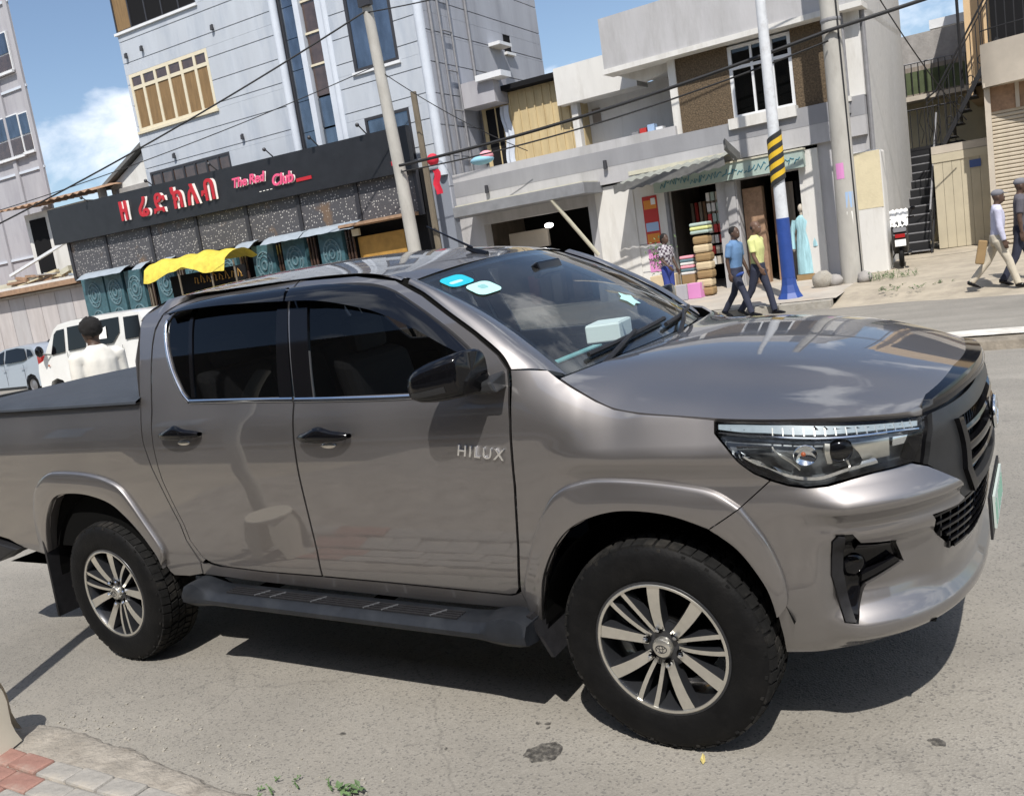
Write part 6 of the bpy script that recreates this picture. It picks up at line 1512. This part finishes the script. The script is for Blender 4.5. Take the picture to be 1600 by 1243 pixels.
def person(label, loc, facing, h=1.75, legs=((.0,.0),(.0,.0)), arms=((.0,.2),(.0,.2)), lean=0.0, skin='skin_dark', shirt='shirt', trousers='trousers', shoe='gloss_black', sleeve='short', shorts=False, hair='short', head_turn=0.0, vest=False, build=1.0, female=False, grp=None):
    """figure facing +x; legs/arms = (swing, bend) for left and right in radians"""
    root = empty('person', loc, facing, label, 'person', grp); s = h/1.75; root.scale = (s, s, s); W = build
    hip = Vector((0,0,.93)); up = rot2((0,0,1), lean)
    def T(x, y, z): return hip + rot2((x, 0, z-.93), lean) + Vector((0,y,0))
    body = MB(); sh = MB(); tr = MB()
    # torso under the shirt
    tor = [(T(0,0,.90),.155*W,.105),(T(0,0,1.0),.150*W,.105),(T(.01,0,1.12),.150*W,.108),(T(.015,0,1.25),.172*W,.118),(T(.005,0,1.36),.185*W,.112),(T(-.005,0,1.43),.165*W,.088),(T(-.01,0,1.475),.098,.078),(T(-.006,0,1.505),.070,.066)]
    loft(sh, [(c, (0,a,0), rot2((b,0,0),lean)) for c, a, b in tor])
    loft(body, [(c, (0,a*.86,0), rot2((b*.82,0,0),lean)) for c, a, b in tor]); loft(body, [(T(0,0,.95),(0,.13*W,0),(.09,0,0)),(T(0,0,.82),(0,.13*W,0),(.08,0,0))])
    # neck and head
    hd = T(.02,0,1.635); hd0 = hd.copy()
    body.tube([T(-.01,0,1.40), T(.0,0,1.50), T(.012,0,1.56)], [.065,.056,.056], 12)
    hb = MB(); R_ = Matrix.Rotation(head_turn,3,'Z')
    loft(hb, [(Vector((.012,0,-.122)),(0,.030,0),(.038,0,0)),(Vector((.020,0,-.095)),(0,.052,0),(.068,0,0)),(Vector((.012,0,-.05)),(0,.066,0),(.088,0,0)),(Vector((.002,0,.0)),(0,.073,0),(.096,0,0)),(Vector((-.006,0,.05)),(0,.073,0),(.094,0,0)),(Vector((-.01,0,.09)),(0,.060,0),(.076,0,0)),(Vector((-.01,0,.118)),(0,.030,0),(.038,0,0))], 16)
    hb.ball((.100,0,-.025),(.016,.014,.022),8,6); hb.ball((.095,0,-.072),(.012,.024,.009),8,6)
    for sg_ in (-1,1): hb.ball((-.005,sg_*.076,-.012),(.018,.010,.030),8,6); hb.ball((.080,sg_*.033,.016),(.012,.018,.008),6,5)
    hb.v = [tuple(hd + R_ @ Vector(p)) for p in hb.v]; body.add(hb.v, hb.f)
    for sg_ in (-1,1):
        e = hd + R_ @ Vector((.0865,sg_*.031,.003)); ey = MB().ball(tuple(e),(.008,.011,.007),8,6).build('eye','eye_white',root,smooth=60); pu = e + R_ @ Vector((.006,0,0)); MB().ball(tuple(pu),.0045,6,5).build('pupil','hair_black',ey)
    # hair
    hm = MB()
    if hair == 'afro': hm.ball(tuple(hd+R_@Vector((-.028,0,.035))),(.104,.097,.100),26,18)
    elif hair == 'cap':
        hm.ball(tuple(hd+R_@Vector((-.008,0,.060))),(.105,.086,.070),16,10); hm.obox(tuple(hd+R_@Vector((.10,0,.055))), R_@Vector((.055,0,-.012)), R_@Vector((0,.060,0)), (0,0,.006))
    elif hair == 'bald': hm.ball(tuple(hd+R_@Vector((-.040,0,.010))),(.062,.074,.055),14,8)
    elif hair == 'long': hm.ball(tuple(hd+R_@Vector((-.022,0,.045))),(.098,.086,.088),16,10); hm.ball(tuple(hd+R_@Vector((-.085,0,-.02))),(.045,.060,.095),12,8)
    else: hm.ball(tuple(hd+R_@Vector((-.020,0,.042))),(.096,.083,.088),16,10)
    if hair == 'afro':
        hm.v = [tuple(Vector(p)+(Vector(p)-hd).normalized()*noise.noise(Vector(p)*38)*.018) for p in hm.v]
    hm.build('cap' if hair == 'cap' else 'hair', 'hair_black' if hair != 'cap' else 'cap_grey', root, smooth=60)
    # arms
    for sg_, (sw, bd) in ((1,arms[0]),(-1,arms[1])):
        S = T(-.005, sg_*.185*W, 1.405); d1 = rot2((0,0,-1), -sw+lean*.3) ; d1 = (d1+Vector((0,sg_*.10,0))).normalized(); E = S+d1*.285; d2 = rot2((0,0,-1), -(sw+bd)+lean*.3); d2 = (d2+Vector((0,sg_*.02,0))).normalized(); Wr = E+d2*.255
        body.tube([S,S.lerp(E,.4),E,E.lerp(Wr,.3),Wr],[.050,.047,.038,.038,.026],10)
        # hand: palm, four fingers, thumb
        side = Vector((0,sg_,0)); fw = d2.cross(side).normalized()*sg_
        pc = Wr+d2*.050; body.obox(pc, d2*.048, fw*.038, side*.013)
        for k, L in enumerate((.068,.078,.074,.056)):
            b_ = Wr+d2*.090+fw*(.030-.020*k); c1 = b_+d2*L*.5-side*.006; c2 = c1+d2*L*.42-side*.020; body.tube([b_,c1,c2],[.0095,.009,.0075],6)
        th = Wr+d2*.030+fw*.036; body.tube([th-fw*.015,th+fw*.020+d2*.022,th+fw*.024+d2*.052-side*.008],[.012,.011,.009],6)
        if sleeve == 'short': sh.tube([S-d1*.02,S.lerp(E,.35),S.lerp(E,.78)],[.070,.064,.062],12)
        elif sleeve == 'long': sh.tube([S-d1*.02,S.lerp(E,.4),E,E.lerp(Wr,.4),Wr],[.072,.064,.056,.052,.044],12)
        sh.ball(tuple(S+Vector((0,-sg_*.015,-.012))),.074,12,8)
    # legs
    loft(tr, [(T(0,0,.99),(0,.160*W,0),(.115,0,0)),(T(0,0,.92),(0,.168*W,0),(.122,0,0)),(T(0,0,.84),(0,.165*W,0),(.115,0,0)),(T(0,0,.79),(0,.13*W,0),(.085,0,0))])
    for sg_, (sw, bd) in ((1,legs[0]),(-1,legs[1])):
        H = Vector((0, sg_*.088*W, .885)); d1 = rot2((0,0,-1), -sw); K_ = H+d1*.425; d2 = rot2((0,0,-1), -(sw-bd)); A = K_+d2*.405
        fx = rot2((1,0,0), -(sw-bd)*.55 if bd > .3 or sw < -.15 else 0)
        if shorts:
            tr.tube([H,H.lerp(K_,.5),H.lerp(K_,.92)],[.098*W,.088,.085],12); body.tube([H,H.lerp(K_,.6),K_,K_.lerp(A,.35),A],[.075,.066,.052,.054,.036],12)
        else:
            tr.tube([H,H.lerp(K_,.45),K_,K_.lerp(A,.5),A+d2*.02],[.098*W,.082,.066,.062,.060],12); body.tube([H,K_,K_.lerp(A,.7),A],[.07,.05,.042,.036],10)
        f = MB(); up_ = Vector((0,1,0)).cross(fx)*-1
        loft(f, [(A-fx*.055+d2*.045,(0,.030,0),(0,0,.028)),(A-fx*.02+d2*.040,(0,.040,0),(0,0,.045)),(A+fx*.06+d2*.052,(0,.044,0),(0,0,.036)),(A+fx*.14+d2*.062,(0,.044,0),(0,0,.026)),(A+fx*.185+d2*.066,(0,.028,0),(0,0,.016))],12)
        f.build('shoe', shoe, root, smooth=60)
    fuse(body,'body',skin,root,.010,2); fuse(sh,'shirt',shirt,root,.016,3,.006); fuse(tr,'trousers' if not shorts else 'shorts',trousers,root,.016,3,.008)
    return root
mat('shirt_white', (.74,.72,.66), rough=.85, var=.06, vscale=6, bump=.35, bscale=9); mat('shirt_blue', (.115,.215,.38), rough=.85, var=.15, vscale=6, bump=.3, bscale=10); mat('shirt_lime', (.58,.60,.25), rough=.85, var=.12, vscale=6, bump=.3, bscale=10)
mat('shirt_lilac', (.48,.48,.60), rough=.85, var=.08, vscale=6, bump=.35, bscale=10); mat('shirt_charcoal', (.09,.085,.10), rough=.85, bump=.3, bscale=10)
mat('trousers_navy', (.022,.026,.048), rough=.85, bump=.3, bscale=10); mat('trousers_cream', (.50,.45,.36), rough=.85, var=.08, vscale=5, bump=.35, bscale=9); mat('shorts_blue', (.025,.045,.22), rough=.8, bump=.3, bscale=10); mat('cap_grey', (.16,.16,.18), rough=.9)
def check():
    m = mat('shirt_check', (.3,.28,.3), rough=.85); t = m.node_tree; b = t.nodes['Principled BSDF']; c = t.nodes.new('ShaderNodeTexCoord'); k = t.nodes.new('ShaderNodeTexChecker'); k.inputs['Scale'].default_value = 16; k.inputs['Color1'].default_value = (.42,.40,.42,1); k.inputs['Color2'].default_value = (.06,.04,.06,1); t.links.new(c.outputs['Object'], k.inputs['Vector']); t.links.new(k.outputs['Color'], b.inputs['Base Color'])
check()
person('man in white shirt with rounded black hair seen from behind, beyond the pickup bed', (-5.15,1.7,road_z(-5.15,1.7)), R(165), 1.83, ((.1,.05),(-.1,.1)), ((.05,.3),(.1,.4)), .03, 'skin_dark','shirt_white','trousers_navy',sleeve='long',hair='afro',build=1.0)
PB = person('man in blue T-shirt and dark trousers striding right past the shops', (-2.58,13.6,0), R(-14), 1.76, ((-.36,.25),(.42,.12)), ((.05,.35),(-.18,.30)), .04, 'skin_dark','shirt_blue','trousers_navy',hair='short')
person('man in lime T-shirt walking just behind the man in blue', (-2.20,13.75,0), R(-10), 1.80, ((.30,.10),(-.32,.30)), ((-.10,.3),(.15,.3)), .02, 'skin_brown','shirt_lime','trousers_navy',hair='bald')
person('person in checked shirt and blue shorts standing by the pink poster', (-4.72,15.5,.21), R(-20), 1.62, ((.0,.05),(.05,.05)), ((.1,.3),(.25,.6)), .0, 'skin_dark','shirt_check','shorts_blue',shorts=True,hair='long')
person('man in flat cap, lilac shirt and cream trousers walking right', (1.86,13.75,.05), R(8), 1.66, ((-.42,.28),(.38,.10)), ((-.12,.25),(.05,.2)), .05, 'skin_dark','shirt_lilac','trousers_cream',hair='cap',sleeve='long',build=1.1)
person('man in charcoal shirt and black trousers cut off by the right edge', (2.20,14.1,.08), R(5), 1.76, ((.25,.1),(-.25,.25)), ((.05,.3),(-.1,.2)), .03, 'skin_dark','shirt_charcoal','trousers_navy',hair='cap',build=1.1)
bt = MB().ball((0,0,0),(.035,.035,.09),12,8).build('water_bottle','pole_blue',None,smooth=60); bt.location = (-2.42,13.30,.86); bt.rotation_euler = (0,1.2,0); tag(bt,'small blue bottle held by the man in the blue T-shirt','bottle')
pb_ = MB().box(-.07,.07,-.04,.04,-.20,.20).build('paper_bag',mat('kraft',(.27,.18,.085),rough=.9,var=.1,vscale=5),None,bevel=.02); pb_.location = (1.62,13.62,.72); pb_.rotation_euler = (0,.2,.1); tag(pb_,'brown paper bag carried beside the man in cream trousers','bag')
# dress on a stand in the right-hand shop
DR = empty('dress_form', (-2.30,18.02,.28), 0, 'pale turquoise dress on a stand in the right-hand shop doorway', 'dress form')
mat('dress_teal', (.30,.50,.55), rough=.8, var=.35, vscale=4, stretch=(5,5,.6)); dm = MB(); loft(dm,[(Vector((0,0,z)),(a,0,0),(0,b,0)) for z,a,b in ((.15,.20,.13),(.6,.19,.12),(.95,.16,.10),(1.15,.13,.09),(1.35,.18,.10),(1.45,.12,.08),(1.50,.05,.05))],16); dm.build('dress','dress_teal',DR,smooth=60)
for sg_ in (-1,1): MB().tube([(sg_*.17,0,1.40),(sg_*.25,0,1.1),(sg_*.27,-.03,.75)],[.06,.06,.075],10).build('sleeve','dress_teal',DR,smooth=60)
MB().tube([(0,0,1.48),(0,0,1.58)],.04,8).ball((0,0,1.66),(.07,.085,.10),12,8).build('mannequin_head','tan_slab',DR,smooth=60); B('stand_base','kraft',DR,-.2,.2,-.15,.15,0,.14)
# ---------------------------------------------------------------- goods outside the shops
def crate(label, x, y, z, sx, sy, sz, m, rz=0.0, cat='box', nm='cardboard_box'):
    o = empty(nm, (x,y,z), rz, label, cat); MB().box(-sx/2,sx/2,-sy/2,sy/2,0,sz).build('carton',m,o,bevel=.01); MB().box(-sx/2-.004,sx/2+.004,-.03,.03,sz*.5,sz+.004).build('tape','tan_slab',o); return o
mat('carton_pale', (.52,.42,.27), rough=.85, var=.08, vscale=4)
crate('large pale carton on the footway before the dark shop doorway', -5.35,16.9,.25,.62,.45,.62,'carton_pale',.1)
crate('small grey carton beside the pink goods', -4.85,16.6,.24,.26,.26,.36,'mauve_render',.2)
crate('pink carton low at the foot of the goods stack', -4.55,16.75,.24,.32,.3,.36,'poster_pink',-.1)
stk = empty('sack_stack', (-4.35,16.95,.25), 0, 'tall stack of tan sacks topped by green and yellow packs', 'stack of goods')
for k in range(7): MB().box(-.19,.19,-.17,.17,.02+k*.2,.21+k*.2).build('sack',('kraft','carton_pale')[k % 2],stk,bevel=.05).location.x = random.uniform(-.02,.02)
for k, m_ in enumerate(('green_board','shirt_lime','green_board')): MB().box(-.22,.22,-.18,.18,1.46+k*.09,1.54+k*.09).build('pack',m_,stk,bevel=.03)
fo = empty('folded_blankets', (-4.78,17.05,.25), 0, 'pile of folded white and teal blankets beside the sacks', 'blankets')
for k in range(6): MB().box(-.17,.17,-.15,.15,.55+k*.075,.62+k*.075).build('blanket',('white_plaster','teal_ornament','pink_cloth')[k % 3],fo,bevel=.025)
MB().box(-.16,.16,-.14,.14,0,.55).build('stool','kraft',fo)
pt = empty('leafy_goods', (-5.62,17.45,.26), 0, 'bunch of green leaves hanging at the shop doorway', 'plant')
mat('leaf_green', (.10,.165,.065), rough=.7, var=.4, vscale=8)
lf = MB()
for k in range(220):
    c = Vector((random.gauss(0,.13),random.gauss(0,.10),1.05+random.gauss(0,.20))); a = Vector((random.gauss(0,1),random.gauss(0,1),random.gauss(0,1))).normalized()*.05; b = a.orthogonal().normalized()*.018
    lf.add([c-a,c+b,c+a,c-b],[(0,1,2,3)])
lf.build('leaves','leaf_green',pt)['kind'] = 'stuff'; MB().tube([(0,0,0),(0,0,1.0)],.012,5).build('stem','wood_post',pt)
# stones and rubbish at the pole feet
for i, (x, y, s, lab) in enumerate(((-1.55,16.15,.22,'brown boulder left of the stout pole foot'),(-.72,16.2,.15,'small dark stone right of the stout pole foot'),(-1.32,16.2,.16,'dark stone wedged against the stout pole foot'))):
    mb = MB().ball((0,0,0),(s,s*.8,s*.9),12,8); mb.v = [tuple(Vector(p)*(1+.22*noise.noise(Vector(p)*9+Vector((i,0,0))))) for p in mb.v]; o = mb.build('stone','kerb_concrete' if i == 0 else 'block_wall',None,smooth=40); o.location = (x,y,.24+s*.6); tag(o,lab,'stone')
def weed(loc, n, rad, hgt, label, seed, name='weed_clump', parent=None, size=.05):
    random.seed(seed); r = empty(name, loc, 0, label, 'weeds'); mb = MB(); st_ = MB()
    for k in range(n):
        a = random.uniform(0,2*math.pi); d = rad*math.sqrt(random.random()); p = Vector((d*math.cos(a)*1.6,d*math.sin(a),0)); q = p+Vector((random.gauss(0,.05),random.gauss(0,.05),hgt*random.uniform(.3,1)))
        st_.tube([p,q],[.004,.002],4,False)
        for j in range(4):
            c = p.lerp(q,.4+.2*j); v = Vector((random.gauss(0,1),random.gauss(0,1),random.uniform(-.2,.6))).normalized()*size*random.uniform(.6,1.2); w = v.cross(Vector((0,0,1))).normalized()*size*.30; mid = c+v*.5+Vector((0,0,.004))
            mb.add([c,mid+w,c+v,mid-w],[(0,1,2,3)])
    mb.build('leaves','leaf_green',r)['kind'] = 'stuff'; st_.build('stems','leaf_green',r)['kind'] = 'stuff'; return r
weed((-.25,16.35,.24),60,.35,.16,'green weeds growing on the dusty forecourt by the stout pole',5)
weed((.25,14.75,.16),30,.5,.06,'sparse dry weeds on the edge of the dusty ramp',6)
# ---------------------------------------------------------------- scooter
SCT = empty('motor_scooter', (-.32,18.6,far_z(-.2,18.9)), R(98), 'dark motor scooter with a white cloth over its handlebar by the steel stair', 'scooter')
mat('scooter_black', (.02,.02,.022), rough=.35, coat=.6)
for x in (-.55,.62): MB().lathe([(.14,-.045),(.20,-.055),(.245,-.03),(.25,0),(.245,.03),(.20,.055),(.14,.045)],24,'y',(x,0,.25)).build('wheel','tyre_rubber',SCT,smooth=40)
MB().prism([(-.62,.45),(-.70,.72),(-.62,.80),(-.1,.78),(.05,.45),(.35,.33),(.42,.30),(-.40,.30)],-.15,.15).build('body_shell','scooter_black',SCT,bevel=.04); MB().prism([(-.72,.78),(-.60,.88),(-.05,.84),(.02,.77)],-.14,.14).build('seat','cabin_grey',SCT,bevel=.03)
MB().prism([(.40,.30),(.34,.95),(.42,1.02),(.52,.98),(.56,.40)],-.18,.18).build('leg_shield','scooter_black',SCT,bevel=.04); MB().tube([(.40,-.33,1.06),(.44,0,1.04),(.40,.33,1.06)],.02,6).build('handlebar','gloss_black',SCT)
for sg_ in (-1,1): MB().tube([(.42,sg_*.22,1.06),(.40,sg_*.30,1.22)],.01,5).ball((.38,sg_*.31,1.25),(.02,.06,.045),8,6).build('mirror','gloss_black',SCT)
MB().prism([(-.84,.48),(-.80,.48),(-.80,.62),(-.84,.62)],-.11,.11).build('number_plate','white_paper',SCT); MB().prism([(-.74,.66),(-.70,.66),(-.70,.74),(-.74,.74)],-.10,.10).build('tail_lamp','red_lens',SCT); MB().tube([(-.5,-.16,.30),(-.80,-.18,.34)],.04,8).build('exhaust','chrome',SCT)
MB().tube([(.02,.12,.30),(-.10,.30,.0)],.015,5).build('side_stand','steel_black',SCT)
cl_ = MB(); rr = []
for i in range(13):
    u = -.20+.4*i/12; rr.append([(.44-.06*j+.02*math.sin(i*1.7+j),u*(1-.03*j),1.14-.13*j*(.6+.4*math.cos(u*3))+.02*math.sin(i*2.3+j)) for j in range(-1,3)])
clo = cl_.grid(rr).build('white_cloth','white_paper',None,smooth=60); clo.matrix_world = Matrix.Translation((-.32,18.6,far_z(-.2,18.6))) @ Matrix.Rotation(R(98),4,'Z'); tag(clo,'white cloth draped over the scooter handlebar','cloth')
def oil_mat():
    m = mat('oil',(.05,.047,.043),rough=.75,var=.45,vscale=30); t = m.node_tree; b = t.nodes['Principled BSDF']; c = t.nodes.new('ShaderNodeTexCoord'); n = t.nodes.new('ShaderNodeTexNoise'); n.inputs['Scale'].default_value = 45; n.inputs['Detail'].default_value = 6
    t.links.new(c.outputs['Object'], n.inputs['Vector']); r = t.nodes.new('ShaderNodeMapRange'); r.inputs['From Min'].default_value = .35; r.inputs['From Max'].default_value = .6; r.inputs['To Min'].default_value = .15; r.inputs['To Max'].default_value = .8; t.links.new(n.outputs['Fac'], r.inputs[0]); t.links.new(r.outputs[0], b.inputs['Alpha']); return m
# ---------------------------------------------------------------- foreground details on the lane
def on_lane(o, x, y, z=0.0, rz=0.0): o.matrix_world = LANE @ Matrix.Translation((x,y,z)) @ Matrix.Rotation(rz,4,'Z'); return o
stn = MB(); n = 26; stn.v = [((.075+.02*noise.noise(Vector((math.cos(2*math.pi*i/n)*2,math.sin(2*math.pi*i/n)*2,1))))*math.cos(2*math.pi*i/n)*.95,(.060+.02*noise.noise(Vector((math.cos(2*math.pi*i/n)*2,math.sin(2*math.pi*i/n)*2,7))))*math.sin(2*math.pi*i/n),0) for i in range(n)]; stn.f = [tuple(range(n))]
so = stn.build('oil_stain',oil_mat()); on_lane(so,1.085,-1.035,.0045,.75); struct(so)
for i, (x, y, a, b) in enumerate(((.965,-.865,.012,.009),(1.005,-.858,.014,.009),(1.02,-.885,.012,.006),(.70,-1.12,.010,.006),(2.35,-.62,.03,.02),(.2,-1.15,.016,.010))):
    sp = MB(); sp.v = [(a*math.cos(2*math.pi*k/14)*(1+.2*math.sin(k*2.3)), b*math.sin(2*math.pi*k/14)*(1+.2*math.cos(k*1.7)), 0) for k in range(14)]; sp.f = [tuple(range(14))]
    so_ = sp.build('oil_stain','oil'); on_lane(so_,x,y,.0045,i*.7); struct(so_)
lfm = MB().add([(0,0,.002),(.015,.009,.012),(.035,.007,.004),(.055,0,.010),(.035,-.008,.012),(.015,-.008,.003),(.028,0,.002)],[(0,1,6),(1,2,6),(2,3,6),(3,4,6),(4,5,6),(5,0,6)]).build('fallen_leaf',mat('leaf_yellow',(.50,.42,.16),rough=.7)); on_lane(lfm,1.66,-.95,.002,1.9); tag(lfm,'yellow fallen leaf on the asphalt near the front wheel','leaf')
wd = weed((0,0,0),5,.03,.035,'small green weed sprouting at the footway edge in the foreground',11,size=.034); wd.matrix_world = LANE @ Matrix.Translation((.50,-1.46,.01))
w2 = weed((0,0,0),10,.12,.015,'dry grass tufts along the foreground kerb edge',12,size=.014); w2.matrix_world = LANE @ Matrix.Translation((.32,-1.56,.01))
# low plastic stool on the near footway, only its rim and one leg reach into the picture
mat('stool_plastic', (.60,.55,.45), rough=.5, var=.06, vscale=6)
SL = empty('plastic_stool', (0,0,0), 0, 'low cream plastic stool cut off by the left border of the picture', 'stool'); SL.matrix_world = LANE @ Matrix.Translation((-1.375,-1.80,.05)) @ Matrix.Rotation(R(-30),4,'Z')
MB().prism([(.15*math.cos(2*math.pi*k/20),.15*math.sin(2*math.pi*k/20)) for k in range(20)],.27,.30,'z').build('seat','stool_plastic',SL,bevel=.01)
for a in (45,135,225,315):
    c, d = math.cos(R(a)), math.sin(R(a)); rr = []
    for k in range(7):
        z = .275*(1-k/6); w = .085+.012*math.sin(k*1.1); r = .13+.05*k/6; rr.append([(r*c-w*d,r*d+w*c,z),((r+.012)*c,(r+.012)*d,z),(r*c+w*d,r*d-w*c,z)])
    MB().grid(rr).build('leg','stool_plastic',SL,smooth=60)
PST = empty('sign_post', (0,0,0), 0, 'slim grey post just outside the left border whose shadow falls across the lane', 'post'); PST.matrix_world = LANE @ Matrix.Translation((-1.60,-1.95,.05))
MB().tube([(0,0,0),(0,0,2.1)],.05,10).build('shaft','pole_concrete',PST,smooth=60); MB().box(-.09,.09,-.09,.09,0,.02).build('base_plate','pole_concrete',PST)
ph = person('photographer in dark clothes, seen only as a reflection in the pickup doors', (0,0,0), 0, 1.80, ((.0,.0),(.0,.0)), ((.6,1.5),(.6,1.5)), .0, 'skin_brown','shirt_charcoal','trousers_navy',sleeve='long',hair='short')
ph.location = (2.95,-4.05,.04); ph.rotation_euler = (0,0,R(122))
fuse_all()
# ---------------------------------------------------------------- the near side of the street, behind the camera (unseen, added for its dark reflections in the pickup)
mat('near_render', (.15,.13,.115), rough=.9, var=.15, vscale=.8, stain=(.12,.11,.10), stain_scale=.5, stain_amt=.6)
NB = empty('near_side_building', (0,-13.5,0), 0, 'drab shop row on the near side of the street, unseen and added for its reflections', 'building')
B('wall','near_render',NB,-45,45,-8,0,-.2,11.5)
for k in range(16): B('shopfront','dark_room',NB,-40+k*5.2,-36.6+k*5.2,0,.05,.1,2.7); B('window','mirror_glass',NB,-39.6+k*5.2,-37.6+k*5.2,0,.04,4.2,5.8)
B('canopy','kerb_concrete',NB,-45,45,0,1.4,3.05,3.25)
nw = MB().grid([[(x,y,.06) for x in lin(-60,60,30)] for y in (-13.5,-9.0,-7.6)]).build('near_footway_far_part','footway_concrete'); struct(nw); nw.name = 'pavement'
